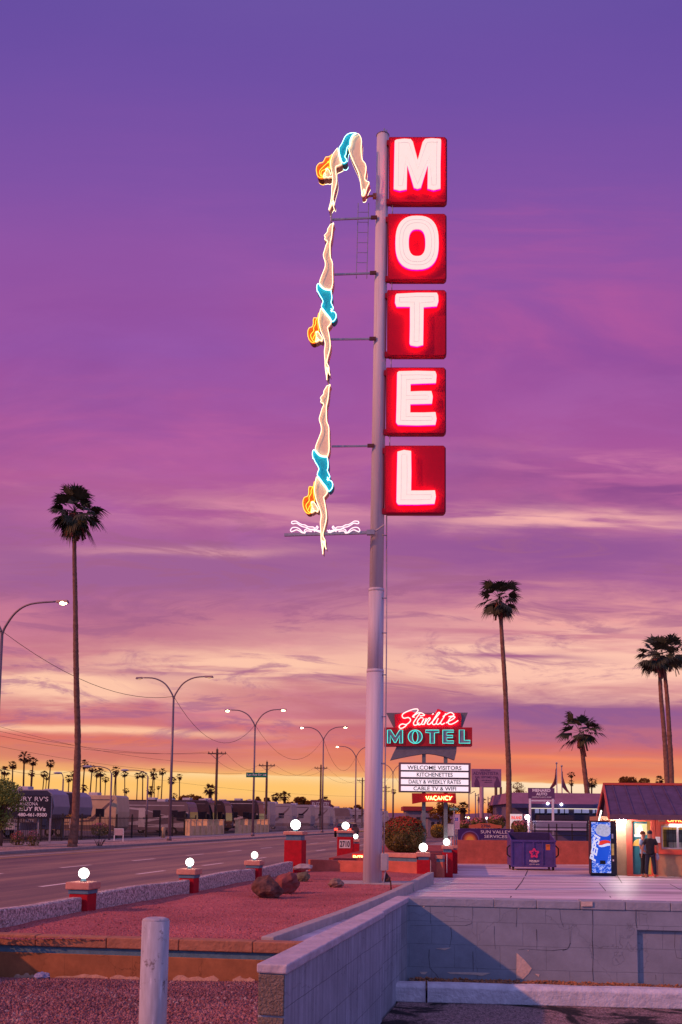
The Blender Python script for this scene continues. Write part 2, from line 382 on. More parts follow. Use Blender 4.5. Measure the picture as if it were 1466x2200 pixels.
        bp = nt.nodes.new('ShaderNodeBump'); bp.inputs['Strength'].default_value = .55; bp.inputs['Distance'].default_value = .012; L.new(hs.outputs[0], bp.inputs['Height']); L.new(bp.outputs[0], b.inputs['Normal'])
    return fn
m_pit = mat('grey_painted_block', (.27,.31,.39), .8, .08, 3, fn=wallfn(crack=.25, joint=.26))
m_pitl = mat('streaked_painted_block', (.36,.39,.47), .8, .1, 3, fn=wallfn(streak=.28, crack=.25))
m_raw = mat('raw_concrete_block', (.22,.17,.14), .95, .3, 30, bump=1.0, bscale=90)
m_peel = mat('bare_plaster', (.62,.48,.42), .9, .12, 20, bump=.4)
m_curb = mat('whitewashed_kerb', (.66,.66,.74), .8, .12, 9, bump=.6, bscale=30, c2=(.46,.45,.52))
m_conc = mat('old_concrete', (.42,.37,.36), .9, .15, 6, bump=.4, bscale=50)
m_orange = mat('orange_plastered_block', (.38,.15,.065), .85, .18, 5, fn=wallfn(.6, .9, .4, joint=.3))
m_orange2 = mat('terracotta_stucco', (.58,.15,.10), .9, .2, 2.5, bump=.5, bscale=18)
m_band = mat('blue_painted_band', (.10,.20,.27), .7, .2, 8, bump=.3)
m_cap = mat('salmon_cap', (.60,.27,.20), .8, .15, 8, bump=.4)
m_red = mat('red_painted_stucco', (.46,.008,.02), .85, .2, 9, bump=.6, bscale=60)
def pave_fn(m, nt, b, t):
    L = nt.links
    s = nt.nodes.new('ShaderNodeSeparateXYZ'); L.new(t.outputs['Object'], s.inputs[0])
    v = nt.nodes.new('ShaderNodeVectorMath'); v.operation = 'MULTIPLY'; L.new(t.outputs['Object'], v.inputs[0]); v.inputs[1].default_value = (.12, 1.1, 1)
    n = nt.nodes.new('ShaderNodeTexNoise'); n.inputs['Scale'].default_value = 1; n.inputs['Detail'].default_value = 7; n.inputs['Roughness'].default_value = .6; L.new(v.outputs[0], n.inputs[0])
    r = nt.nodes.new('ShaderNodeValToRGB'); L.new(n.outputs[0], r.inputs[0]); r.color_ramp.elements[0].position = .38; r.color_ramp.elements[1].position = .60
    r.color_ramp.elements[0].color = (.36,.28,.32,1); r.color_ramp.elements[1].color = (.84,.72,.76,1)
    L.new(r.outputs[0], b.inputs['Base Color'])
m_pave = mat('worn_concrete_paving', (.5,.45,.45), .45, 0, fn=pave_fn)
def asphalt_fn(m, nt, b, t):
    L = nt.links
    n = nt.nodes.new('ShaderNodeTexNoise'); n.inputs['Scale'].default_value = 1.4; n.inputs['Detail'].default_value = 8; n.inputs['Roughness'].default_value = .6; n.inputs['Distortion'].default_value = 1.2; L.new(t.outputs['Object'], n.inputs[0])
    r = nt.nodes.new('ShaderNodeValToRGB'); L.new(n.outputs[0], r.inputs[0]); e = r.color_ramp.elements
    e[0].position = .42; e[0].color = (.012,.010,.012,1); e[1].position = .50; e[1].color = (.21,.135,.14,1)
    f = vor(nt, t, 90, out='Color'); g = nt.nodes.new('ShaderNodeMapRange'); sp_ = nt.nodes.new('ShaderNodeSeparateColor'); L.new(f, sp_.inputs[0]); L.new(sp_.outputs[0], g.inputs[0]); g.inputs[3].default_value = .3; g.inputs[4].default_value = 2.0
    mx = nt.nodes.new('ShaderNodeMix'); mx.data_type = 'RGBA'; mx.blend_type = 'MULTIPLY'; mx.inputs[0].default_value = 1; L.new(r.outputs[0], mx.inputs[6]); L.new(g.outputs[0], mx.inputs[7]); L.new(mx.outputs[2], b.inputs['Base Color'])
    d = vor(nt, t, 90); bp = nt.nodes.new('ShaderNodeBump'); bp.inputs['Strength'].default_value = .6; bp.inputs['Distance'].default_value = .01; L.new(d, bp.inputs['Height']); L.new(bp.outputs[0], b.inputs['Normal'])
m_asph = mat('patched_asphalt', (.06,.05,.05), .8, 0, fn=asphalt_fn)
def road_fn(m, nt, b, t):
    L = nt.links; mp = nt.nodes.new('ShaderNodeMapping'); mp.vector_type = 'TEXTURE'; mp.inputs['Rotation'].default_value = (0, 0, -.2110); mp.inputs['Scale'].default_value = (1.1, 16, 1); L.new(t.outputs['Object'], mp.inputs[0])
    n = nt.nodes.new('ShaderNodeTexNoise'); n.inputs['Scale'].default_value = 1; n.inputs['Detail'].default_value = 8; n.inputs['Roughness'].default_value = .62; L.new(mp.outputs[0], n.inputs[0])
    r = nt.nodes.new('ShaderNodeValToRGB'); L.new(n.outputs[0], r.inputs[0]); ramp(r.color_ramp.elements, [(.34,(.105,.062,.042,1)),(.5,(.20,.118,.07,1)),(.66,(.36,.21,.11,1))])  # long streaks put warm road sheen and tyre patches into the colour
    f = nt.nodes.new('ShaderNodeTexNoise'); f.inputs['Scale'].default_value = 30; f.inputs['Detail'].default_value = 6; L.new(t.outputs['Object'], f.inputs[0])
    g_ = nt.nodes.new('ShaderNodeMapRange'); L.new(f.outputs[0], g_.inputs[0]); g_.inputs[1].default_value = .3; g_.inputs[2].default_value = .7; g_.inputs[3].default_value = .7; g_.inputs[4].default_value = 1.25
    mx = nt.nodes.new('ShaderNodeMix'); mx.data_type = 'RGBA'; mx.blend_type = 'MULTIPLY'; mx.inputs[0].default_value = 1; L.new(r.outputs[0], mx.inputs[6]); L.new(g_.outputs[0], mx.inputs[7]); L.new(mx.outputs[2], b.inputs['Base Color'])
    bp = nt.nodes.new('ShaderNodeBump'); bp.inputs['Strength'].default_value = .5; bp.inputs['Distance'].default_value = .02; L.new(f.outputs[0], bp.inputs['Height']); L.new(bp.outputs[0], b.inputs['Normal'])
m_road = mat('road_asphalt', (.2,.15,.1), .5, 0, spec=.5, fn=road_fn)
m_paint = mat('road_paint', (.85,.72,.62), .6, .2, 10)
m_ypaint = mat('yellow_road_paint', (.65,.40,.06), .6, .2, 10)
m_side = mat('sidewalk_concrete', (.34,.27,.26), .9, .15, 3)
m_dirt = mat('far_dirt', (.20,.12,.10), .95, .25, .4)
m_verge = mat('verge_gravel', (.4,.25,.2), .95, 0, fn=gravel_fn(9, [(.40,.25,.22),(.50,.33,.28),(.32,.20,.18),(.56,.38,.32)], .6))
m_black = mat('black_metal', (.02,.02,.022), .5, .2, 10)
m_steel = mat('galvanised_steel', (.34,.32,.36), .45, .15, 6, metal=.6)
def pole_fn(m, nt, b, t):
    L = nt.links; v = nt.nodes.new('ShaderNodeVectorMath'); v.operation = 'MULTIPLY'; L.new(t.outputs['Object'], v.inputs[0]); v.inputs[1].default_value = (9, 9, .35)
    n = nt.nodes.new('ShaderNodeTexNoise'); n.inputs['Scale'].default_value = 1; n.inputs['Detail'].default_value = 7; n.inputs['Roughness'].default_value = .6; L.new(v.outputs[0], n.inputs[0])
    r = nt.nodes.new('ShaderNodeValToRGB'); L.new(n.outputs[0], r.inputs[0]); ramp(r.color_ramp.elements, [(.30,(.44,.38,.42,1)),(.45,(.56,.51,.57,1)),(.70,(.66,.61,.67,1))]); L.new(r.outputs[0], b.inputs['Base Color'])
m_lav = mat('lavender_painted_steel', (.56,.52,.58), .55, 0, fn=pole_fn)
m_wood = mat('weathered_wood_pole', (.12,.07,.05), .9, .3, 5)

# ------------------------------------------------------------------ ground and roads (one sheet, then slabs laid on it)
def struct(name, mb, m, label=None, **k): return tag(mb.build(name, m, None, **k), label, None, None, 'structure')
g = MB(); n_ = 24
g.quad((-6000,-200,-.25),(6000,-200,-.25),(6000,9000,-.25),(-6000,9000,-.25)); struct('ground', g, m_dirt, 'bare brown ground reaching to the horizon')
def zp(Y):     # paving level
    pts = [(0,.58),(12,.58),(25,.40),(39,.03),(60,.0)]
    for (a,b),(c,d) in zip(pts, pts[1:]):
        if Y <= c: return b + (d-b)*(Y-a)/(c-a)
    return 0.0
KL = [(11.9, gz(600,2022,-1.55)), (20, gz(857,1921,-1.72)), (30, gz(926,1891,-1.80))]
kp = [gz(575,2021,-1.56), gz(729,1964,-1.6), gz(855,1920,-1.68), gz(926,1891,-1.80)]
def kx(Y):
    P = kp
    if Y <= P[0].y: return P[0].x
    for a, b in zip(P, P[1:]):
        if Y <= b.y: return a.x + (b.x-a.x)*(Y-a.y)/(b.y-a.y)
    return None
# concrete paving of the forecourt
g = MB(); ys = [9.0, 10, 11, 12, 12.9, 14, 16, 18, 20, 22, 24, 26, 28, kp[-1].y, 31, 34, 37, 40, 45, 49.5, 60]
rows = []
for Yv in ys:
    xl = kx(Yv) if kx(Yv) is not None else SO.x + .2140*Yv + .3
    if Yv > kp[-1].y and Yv < 31.5: xl = kp[-1].x
    if Yv < 12.4: xl = gz(840,1927,-.7).x - .05 - (12.4-Yv)*0 if Yv < 11.5 else (gz(840,1927,-.7).x - .3)
    rows.append([(xl + (45-xl)*i/8, Yv, zp(Yv)) for i in range(9)])
for r0, r1 in zip(rows, rows[1:]):
    b = len(g.v); g.v += r0 + r1
    for i in range(8): g.face((b+i, b+i+1, b+9+i+1, b+9+i))
struct('paving', g, m_pave, 'pale worn concrete paving of the motel forecourt')
# joints and cracks in the paving
g = MB()
def crackline(pts, wd=.02):
    P = [gz(x, y, -z_) for x, y, z_ in pts]
    for a, b in zip(P, P[1:]):
        a = Vector((a.x, a.y, zp(a.y)+.004)); b = Vector((b.x, b.y, zp(b.y)+.004)); t = (b-a).normalized().cross(Vector((0,0,1)))*wd
        g.quad(a-t, b-t, b+t, a+t)
def CL(pts, wd=.013):
    out = []
    for x, y in pts:
        Yg = 30
        for _ in range(20): Yg = gz(x, y, -(CZ - zp(Yg))).y
        out.append((x, y, CZ - zp(Yg)))
    crackline(out, wd)
CL([(1097,1929),(1110,1910),(1121,1896),(1128,1884),(1134,1871)], .014)
CL([(1313,1929),(1300,1912),(1288,1898)], .012); CL([(1337,1898),(1326,1880)], .012); CL([(1466,1914),(1440,1900)], .012)
CL([(962,1886),(985,1868)], .012)
struct('paving_cracks', g, mat('crack_dark', (.06,.045,.05), .9, 0), 'dark cracks running across the concrete paving')
# the lower parking lot in front
WA, WB, WC, WD = gz(613,2073,-.7), gz(881,1928,-.7), gz(562,2069,-.7), gz(840,1927,-.7)
WE = gz(1466,1940,-.7); udir = (WE - WB); udir.z = 0; udir.normalize(); wdir = Vector((-udir.y, udir.x, 0))
g = MB(); z = CZ-1.5
bk = WB + udir*16
g.poly([(WA.x-1.6,-3,z),(16,-3,z),(bk.x,bk.y,z),(WB.x,WB.y,z),(WA.x-.02,WA.y,z),(WA.x-1.2,-1,z)]); struct('parking_lot', g, m_asph, 'dark patched asphalt of the lower parking lot')
g = MB(); nx, ny = 40, 30
def zg(Y): return CZ - 1.52 - max(0, (Y-5))*.068
for j in range(ny+1):
    Yv = -2 + (12.95+2)*j/ny
    xr = WC.x + (WD.x-WC.x)*max(0, min(1, (Yv-WC.y)/(WD.y-WC.y))) if Yv < WD.y else WD.x + (gz(640,2026,-1.55).x - WD.x)*min(1, (Yv-WD.y)/3)
    if Yv > WD.y: xr = WD.x
    for i in range(nx+1):
        x = -16 + (xr+.03+16)*i/nx
        g.v.append((x, Yv, zg(Yv) + .03*noise.noise((x*.8, Yv*.8, 0)) + .012*noise.noise((x*3, Yv*3, 5))))
for j in range(ny):
    for i in range(nx): g.face((j*(nx+1)+i, j*(nx+1)+i+1, (j+1)*(nx+1)+i+1, (j+1)*(nx+1)+i))
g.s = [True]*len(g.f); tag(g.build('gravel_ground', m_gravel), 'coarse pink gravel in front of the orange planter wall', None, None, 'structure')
# planter gravel behind the orange wall
PT = gz(0,2007,-1.55); QT = gz(613,2025,-1.55); pdv = (QT-PT).normalized()
def zbed(x, Y): return CZ - 1.585 - .003*(Y-13) + .05*noise.noise((x*.35, Y*.35, 3)) + .02*noise.noise((x*1.5, Y*1.5, 9))
g = MB(); ny, nx = 60, 50
for j in range(ny+1):
    Yv = 12.4 + (30.6-12.4)*(j/ny)**1.3
    x0 = SO.x + .214*Yv - .05; xr = kx(Yv) or kp[-1].x
    y0 = Yv
    for i in range(nx+1):
        x = x0 + (xr-x0)*i/nx
        yw = PT.y + (x-PT.x)*pdv.y/pdv.x + .1      # hold the front edge to the wall
        yy2 = max(Yv, yw); g.v.append((x, yy2, min(zbed(x, yy2), CZ-1.56)))
for j in range(ny):
    for i in range(nx): g.face((j*(nx+1)+i, j*(nx+1)+i+1, (j+1)*(nx+1)+i+1, (j+1)*(nx+1)+i))
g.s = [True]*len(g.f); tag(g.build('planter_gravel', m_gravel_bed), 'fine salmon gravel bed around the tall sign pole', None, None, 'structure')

# loose stones standing proud, uncountable
def scatter(name, n, fn, m, rmin, rmax, label):
    g = MB(); rn = random.Random(3)
    for _ in range(n):
        p = fn(rn)
        if p is None: continue
        r = rn.uniform(rmin, rmax); b = len(g.v); a = rn.uniform(0, 6.28)
        for dx, dy, dz in ((1,0,0),(0,1,0),(-1,0,0),(0,-1,0),(.2,.1,.75),(-.1,-.2,-.5)):
            k = r * rn.uniform(.7, 1.2); g.v.append((p[0]+k*(dx*math.cos(a)-dy*math.sin(a)), p[1]+k*(dx*math.sin(a)+dy*math.cos(a)), p[2]+k*dz))
        for i in range(4): g.face((b+i, b+(i+1) % 4, b+4)); g.face((b+(i+1) % 4, b+i, b+5))
    tag(g.build(name, m), label, None, None, 'stuff')
def f1(rn):
    Yv = rn.uniform(7.0, 12.6)**1; x = rn.uniform(-5.2, WC.x + (WD.x-WC.x)*(min(Yv, WD.y)-WC.y)/(WD.y-WC.y) - .03)
    yw = PT.y + (x-PT.x)*pdv.y/pdv.x
    if Yv > yw - .05: return None
    return (x, Yv, zg(Yv) + .03*noise.noise((x*.8, Yv*.8, 0)) + .004)
scatter('loose_gravel', 26000, f1, m_gravel, .012, .032, 'loose pink stones on the gravel before the orange wall')
def f2(rn):
    Yv = 12.9 + rn.random()**1.6*15; xl = SO.x + .214*Yv + .1; xr = kx(Yv) - .1; x = rn.uniform(xl, xr); return (x, Yv, zbed(x, Yv))
scatter('planter_pebbles', 12000, f2, m_gravel_bed, .010, .022, 'small salmon pebbles over the planter bed')

# the road and its far side
g = MB()
def sstrip(mb, s0, s1, l0, l1, z, th=0.0, n=1):
    for i in range(n):
        a = l0 + (l1-l0)*i/n; b = l0 + (l1-l0)*(i+1)/n
        if th: mb.hexa([S(a,s1,z-th),S(a,s0,z-th),S(b,s0,z-th),S(b,s1,z-th)], [S(a,s1,z),S(a,s0,z),S(b,s0,z),S(b,s1,z)])
        else: mb.quad(S(a,s1,z), S(a,s0,z), S(b,s0,z), S(b,s1,z))
g.sm = False
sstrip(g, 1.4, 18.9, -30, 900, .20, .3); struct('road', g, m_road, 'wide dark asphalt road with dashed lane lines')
g = MB(); sstrip(g, .1, 1.4, -30, 900, .33, .4); struct('sidewalk', g, m_side, 'concrete pavement strip beside the motel wall')
g = MB(); sstrip(g, 18.9, 19.2, -30, 900, .34, .4)
struct('kerb', g, m_side, 'pale kerb along the far side of the road')
g = MB(); sstrip(g, 92.0 and 18.88, 19.22, 101, 104, .348, .1); sstrip(g, 18.88, 19.22, 138, 142, .348, .1); struct('kerb_paint', g, m_ypaint, 'yellow painted stretches of the far kerb')
g = MB(); sstrip(g, 19.2, 23.2, -30, 900, .30, .4); struct('verge', g, m_verge, 'gravel verge between far kerb and fence')
g = MB(); sstrip(g, 23.2, 26.5, -30, 900, .33, .5); struct('far_sidewalk', g, m_side, 'concrete pavement before the trailer lot fence')
g = MB(); sstrip(g, 26.5, 120, -30, 500, .26, .4); struct('trailer_lot', g, mat('lot_asphalt', (.09,.07,.07), .8, .2, 1), 'asphalt yard of the trailer dealer')
g = MB()
for lane, off in ((6.3, 28.4), (10.5, 37.6)):
    for k in range(-3, 60): sstrip(g, lane, lane+.17, off+6.55*k-1.3, off+6.55*k+1.2, .204)
for k in range(14, 40): sstrip(g, 13.8, 13.9, 6.55*k, 6.55*k+2.2, .204)
sstrip(g, 17.6, 17.75, -30, 400, .204, n=1)
struct('lane_markings', g, m_paint, 'worn white dashed lane lines on the road')
g = MB(); sstrip(g, 16.6, 16.72, 10, 96, .2045); struct('edge_line', g, m_ypaint, 'yellow line along the far lane of the road')

# ------------------------------------------------------------------ walls round the lower lot
def wroot(p, yaw): return p
r = root('retaining_wall', (0,0,0), 0, 'grey painted block wall running away from the lens, bare block at its near end', 'wall')
lw = (WB - WA); Ll = lw.length; lyaw = math.atan2(lw.y, lw.x)
# wall frame: local x runs along the wall from its near end, local y to its left
r.location = (WA.x, WA.y, CZ-.7); r.rotation_euler = (0, 0, lyaw)
T = .135
g = MB(); js = Ll*.66
g.box(.012, js, 0, T, -1.2, -.045); g.box(js, Ll+.15, .022, T, -1.2, -.045)
o = g.build('wall_face', m_pitl, r, bevel=.006)
g = MB(); g.box(-.004, js+.01, -.012, T+.006, -.045, 0); g.box(js+.01, Ll+.15, .008, T+.006, -.045, -.002)
g.build('coping', mat('lavender_coping', (.50,.44,.50), .8, .2, 5, bump=.5, bscale=25), r, bevel=.008)
g = MB()
for k in range(5):
    g.box(-.004, .013, .004, T-.004, -.25-k*.2+.012, -.05-k*.2)
g.build('end_block', m_raw, r, bevel=.004)
# back wall: local x to the right along the wall
byaw = math.atan2(udir.y, udir.x)
br_ = root('block_wall', (WB.x, WB.y, CZ-.7), byaw, 'cracked grey block wall with peeling paint across the lower lot', 'wall')
bf = Fr(0,0,0, byaw, Vector((WB.x, WB.y, CZ-.7)))
xr, zr_ = bf.L(1370,1999)
g = MB(); g.box(-.12, xr, 0, .15, -1.2, -.075); g.box(xr, 12, 0, .15, zr_, -.075); g.box(xr, 12, .035, .15, -1.2, zr_)
g.build('wall_face', m_pit, br_, bevel=.005)
g = MB(); xx = -.12; rn = random.Random(4)
for px_ in (1062, 1153, 1247, 1344, 1441, 1540, 1640, 1740, 1840):
    x1 = bf.L(px_, 1935)[0]; dz = rn.uniform(-.006, .004); g.box(xx+.0015, x1-.0015, -.008-rn.uniform(0,.006), .155, -.075, dz); xx = x1
g.build('coping', mat('coping_block', (.30,.32,.39), .85, .15, 6, bump=.35, bscale=40), br_, bevel=.007)
def zz(x, y): return bf.L(800+x/2.2, 1840+y/2.2)
g = MB()
for P in ([(683,458),(690,462),(722,492),(755,530),(740,555),(712,582),(682,576)], [(218,220),(240,219),(260,222),(255,233),(245,241),(233,232)], [(312,222),(342,224),(338,240),(325,234)],
          [(687,236),(703,236),(698,244),(692,252)], [(355,548),(470,549),(560,552),(520,566),(480,560),(370,556)], [(770,556),(792,558),(788,571)], [(225,547),(262,547),(250,559),(232,556)],
          [(300,436),(372,432),(345,444)], [(735,443),(742,445),(738,450)], [(1315,244),(1408,246),(1380,260),(1340,252)]):
    g.prism([zz(*p) for p in P], -.0035, .0)
g.prism([zz(988,214), zz(1040,214), zz(1040,236), zz(988,236)], -.026, 0)
g.build('bare_patch', m_peel, br_)
# dark crack lines traced on the wall face
g = MB()
def crk(P, wd=.0022):
    Q = [zz(*p) for p in P]
    for a, b in zip(Q, Q[1:]):
        a = Vector((a[0],0,a[1])); b = Vector((b[0],0,b[1])); t = (b-a).normalized().cross(Vector((0,1,0)))*wd*random.uniform(.4,1)
        g.poly([a-t+Vector((0,-.002,0)), b-t+Vector((0,-.002,0)), b+t+Vector((0,-.002,0)), a+t+Vector((0,-.002,0))])
crk([(1042,245),(1044,320),(1041,400),(1045,470),(1042,530),(1046,590)], .003)
crk([(475,240),(476,280),(470,318),(440,328),(390,327)]); crk([(578,330),(577,370),(582,440)]); crk([(682,238),(684,290),(681,335)]); crk([(777,345),(779,400),(778,440)])
crk([(1247,250),(1245,300),(1252,340)]); crk([(270,440),(268,480),(274,530),(300,556),(318,580)]); crk([(940,350),(938,410),(925,438),(900,446)]); crk([(886,240),(892,300),(905,335)])
crk([(274,230),(276,318)]); crk([(372,335),(376,380),(366,430)]); crk([(476,450),(478,544)]); crk([(1432,360),(1430,430),(1440,480),(1466,484)]); crk([(690,442),(730,438),(778,442),(850,446),(925,438)]); crk([(180,328),(300,327),(390,327)], .0012)
crk([(1340,560),(1342,585)])
g.build('crack', mat('crack_line', (.05,.05,.06), .9, 0), br_)
# kerb stones before the back wall
z0 = CZ-1.5
for (xa, xb, lb) in ((839,915,'short whitewashed kerb stone in the corner of the lower lot'), (919,1560,'long whitewashed kerb along the foot of the grey block wall')):
    a = gz(xa, 2153+(xa-843)*.026, -1.5); b = gz(xb, 2153+(xb-843)*.026, -1.5); ln = (b-a).length; yw = math.atan2(b.y-a.y, b.x-a.x)
    g = MB(); n = 1 if xa < 900 else 14
    prof = [(0,0),(0,.12),(.03,.15),(.13,.15),(.15,.13),(.15,0)]
    vs = []; 
    for i in range(n+1):
        for py_, pz_ in prof: vs.append((ln*i/n, py_ + (rn.uniform(-.003,.003) if 0<i<n else 0), pz_ + (rn.uniform(-.003,.003) if pz_ > .1 else 0)))
    fs = [tuple(range(5,-1,-1)), tuple(n*6+k for k in range(6))] + [(i*6+k, (i+1)*6+k, (i+1)*6+(k+1) % 6, i*6+(k+1) % 6) for i in range(n) for k in range(6)]
    fs = [f[::-1] for f in fs]
    g.add(vs, fs); o = g.build('kerb_stone', m_curb, None, bevel=.008); o.location = (a.x, a.y, z0); o.rotation_euler = (0,0,yw)
    tag(o, lb, 'kerb stone', 'kerb stones before the block wall')
# debris strip
g = MB(); 
for i in range(60):
    for j in range(5):
        p = WB + udir*(i*.14) - wdir*(j*.11) ; g.v.append((p.x, p.y, z0+.10-.006*j+.03*noise.noise((i*.4,j*.8,2))))
for i in range(59):
    for j in range(4): g.face((i*5+j, i*5+j+1, (i+1)*5+j+1, (i+1)*5+j))
tag(g.build('debris_strip', mat('leaf_litter', (.3,.2,.15), .95, 0, fn=gravel_fn(60, [(.16,.09,.07),(.30,.20,.16),(.40,.30,.26),(.24,.10,.06),(.12,.07,.06),(.34,.24,.20)]))), 'strip of grit and leaf litter behind the kerb', None, None, 'structure')
def f3(rn):
    a = rn.uniform(.05, 7.5); b_ = rn.uniform(.02, .42); p = WB + udir*a - wdir*b_; return (p.x, p.y, z0+.105)
def f4(rn):
    p = f1(rn); return None if p is None or noise.noise((p[0]*.9, p[1]*.9, 4)) < -.05 else p
scatter('pale_stones', 1100, f4, mat('pale_stone', (.36,.23,.22), .9, .45, 30), .014, .036, 'paler larger stones among the pink gravel')
scatter('bed_litter', 170, f2, mat('dark_litter', (.10,.05,.035), .95, .5, 14), .010, .022, 'dark dry scraps lying over the planter gravel')
scatter('leaf_litter', 2600, f3, mat('brown_litter', (.28,.12,.06), .95, .5, 14), .008, .022, 'brown leaves and grit against the block wall')

# ------------------------------------------------------------------ orange planter wall with blue band
yw = math.atan2(pdv.y, pdv.x)
r = root('planter_wall', (PT.x, PT.y, PT.z), yw, 'low orange wall with a blue band across the front of the gravel bed', 'wall')
f = Fr(0,0,0, yw, PT.copy())
xe = f.L(650,2026)[0]; zc = f.L(0,2030)[1]; zb = f.L(0,2045)[1]; zd = -.62
g = MB(); xx = -9.0; rn = random.Random(9)
for x1 in [*(xx + .95*k for k in range(1, 20)), xe]:
    if x1 > xe: continue
    g.box(xx+.004, x1-.004, -.035, .19, zc, rn.uniform(-.004,.004)); xx = x1
g.build('coping', mat('orange_coping', (.40,.17,.10), .85, .2, 6, bump=.7, bscale=22), r, bevel=.012)
g = MB(); g.box(-9, xe, .012, .17, zb, zc+.002); g.build('band', m_band, r)
g = MB(); g.box(-9, xe, 0, .18, zd, zb); g.build('wall_face', m_orange, r, bevel=.01)
g = MB()
for xa_, xb_ in ((118,232),(236,300),(372,470),(500,548),(560,602),(30,75)):
    P = []; n_p = 9
    for i in range(n_p+1): x_ = xa_+(xb_-xa_)*i/n_p; P.append(f.L(x_, 2099+x_*.012-rn.uniform(1,8)*(1 if 0 < i < n_p else 0)-1))
    P += [f.L(xb_, 2106+xb_*.012), f.L(xa_, 2106+xa_*.012)]; g.prism(P, -.004, 0)
g.build('peeled_edge', mat('pale_peeled_plaster', (.60,.36,.26), .9, .2, 12, bump=.4), r)
# kerb beside the bed
P = kp; g = MB(); wd = .17; sec = []
cps = cr([(p.x, p.y) for p in P], 5)
for i, c in enumerate(cps):
    t = (cps[min(i+1, len(cps)-1)] - cps[max(i-1, 0)]).normalized(); nn = Vector((-t.y, t.x)); zt = CZ - 1.50 - .02*(c.y-12) + random.uniform(-.008,.008)
    zt = max(zp(c.y)+.12, CZ-1.57+0*zt)
    for sgn, zq in ((-1, .1), (-1, zt), (1, zt), (1, .1)): sec.append((c.x+nn.x*wd*sgn*.5, c.y+nn.y*wd*sgn*.5, zq))
n = len(cps); fs = [(i*4+k, i*4+(k+1) % 4, (i+1)*4+(k+1) % 4, (i+1)*4+k) for i in range(n-1) for k in range(4)] + [(0,3,2,1), ((n-1)*4, (n-1)*4+1, (n-1)*4+2, (n-1)*4+3)]
g.add(sec, fs); tag(g.build('bed_kerb', m_conc, None, bevel=.012), 'worn concrete kerb along the right side of the gravel bed', 'kerb')

# ------------------------------------------------------------------ bollard and crumpled rag
p = at(335, 1978, 5.5); r = root('bollard', (p.x, p.y, zg(5.5)), 0, 'lavender grey steel pipe bollard standing in the near gravel', 'bollard')
h = p.z - zg(5.5)
def dirty(m, nt, b, t):
    L = nt.links; v = nt.nodes.new('ShaderNodeVectorMath'); v.operation = 'MULTIPLY'; L.new(t.outputs['Object'], v.inputs[0]); v.inputs[1].default_value = (42, 42, 7)
    n = nt.nodes.new('ShaderNodeTexNoise'); n.inputs['Scale'].default_value = 1; n.inputs['Detail'].default_value = 5; L.new(v.outputs[0], n.inputs[0])
    r_ = nt.nodes.new('ShaderNodeValToRGB'); L.new(n.outputs[0], r_.inputs[0]); r_.color_ramp.elements[0].position = .35; r_.color_ramp.elements[1].position = .62
    r_.color_ramp.elements[0].color = (.36,.36,.41,1); r_.color_ramp.elements[1].color = (.46,.47,.53,1); e = r_.color_ramp.elements.new(.70); e.color = (.62,.62,.68,1); 
    n2 = nt.nodes.new('ShaderNodeTexNoise'); n2.inputs['Scale'].default_value = 11; n2.inputs['Detail'].default_value = 9; n2.inputs['Roughness'].default_value = .75; L.new(t.outputs['Object'], n2.inputs[0])
    r2_ = nt.nodes.new('ShaderNodeValToRGB'); L.new(n2.outputs[0], r2_.inputs[0]); ramp(r2_.color_ramp.elements, [(0,(.25,.20,.18,1)),(.36,(.45,.38,.36,1)),(.42,(1,1,1,1)),(1,(1,1,1,1))])
    mx = nt.nodes.new('ShaderNodeMix'); mx.data_type = 'RGBA'; mx.blend_type = 'MULTIPLY'; mx.inputs[0].default_value = 1; L.new(r_.outputs[0], mx.inputs[6]); L.new(r2_.outputs[0], mx.inputs[7]); L.new(mx.outputs[2], b.inputs['Base Color'])
g = MB(); g.sm = True; g.tube([(0,0,-.3),(0,0,h)], .074, 32); g.build('pipe', mat('weathered_pipe', (.4,.4,.46), .75, 0, fn=dirty), r)
g = MB(); g.sm = True; g.tube([(0,0,h-.004),(0,0,h+.008),(0,0,h+.016)], [.074,.070,.05], 32); g.build('cap', mat('pipe_cap', (.42,.40,.44), .8, .2, 20, bump=.4), r)
p = gz(90, 2098, -2.0); rn = random.Random(2); g = MB(); g.sm = False
g.ball((0,0,.035), .1, 12, 8, (1.1,.6,.45)); g.v = [tuple(Vector(v) + Vector((rn.uniform(-.022,.022), rn.uniform(-.022,.022), rn.uniform(-.016,.022)))) for v in g.v]
o = g.build('crumpled_rag', mat('rag_cloth', (.40,.38,.5), .8, .2, 25, c2=(.08,.10,.30))); o.location = (p.x, p.y, zg(p.y)); tag(o, 'crumpled blue and white rag on the gravel by the orange wall', 'rag')
# ------------------------------------------------------------------ low stucco wall along the road, with lamp pillars
def popcorn(m, nt, b, t):
    L = nt.links
    n = nt.nodes.new('ShaderNodeTexNoise'); n.inputs['Scale'].default_value = 22; n.inputs['Detail'].default_value = 6; n.inputs['Distortion'].default_value = 1.0; L.new(t.outputs['Object'], n.inputs[0])
    r_ = nt.nodes.new('ShaderNodeValToRGB'); L.new(n.outputs[0], r_.inputs[0]); e = r_.color_ramp.elements; e[0].position = .38; e[0].color = (.24,.17,.16,1); e[1].position = .6; e[1].color = (.80,.62,.58,1); L.new(r_.outputs[0], b.inputs['Base Color'])
    bp = nt.nodes.new('ShaderNodeBump'); bp.inputs['Strength'].default_value = 1; bp.inputs['Distance'].default_value = .03; L.new(n.outputs[0], bp.inputs['Height']); L.new(bp.outputs[0], b.inputs['Normal'])
m_pop = mat('rough_stucco', (.4,.35,.34), .95, 0, fn=popcorn)
def lof(px_, py_, zr):
    p = gz(px_, py_, zr) - SO; return p.dot(SD)
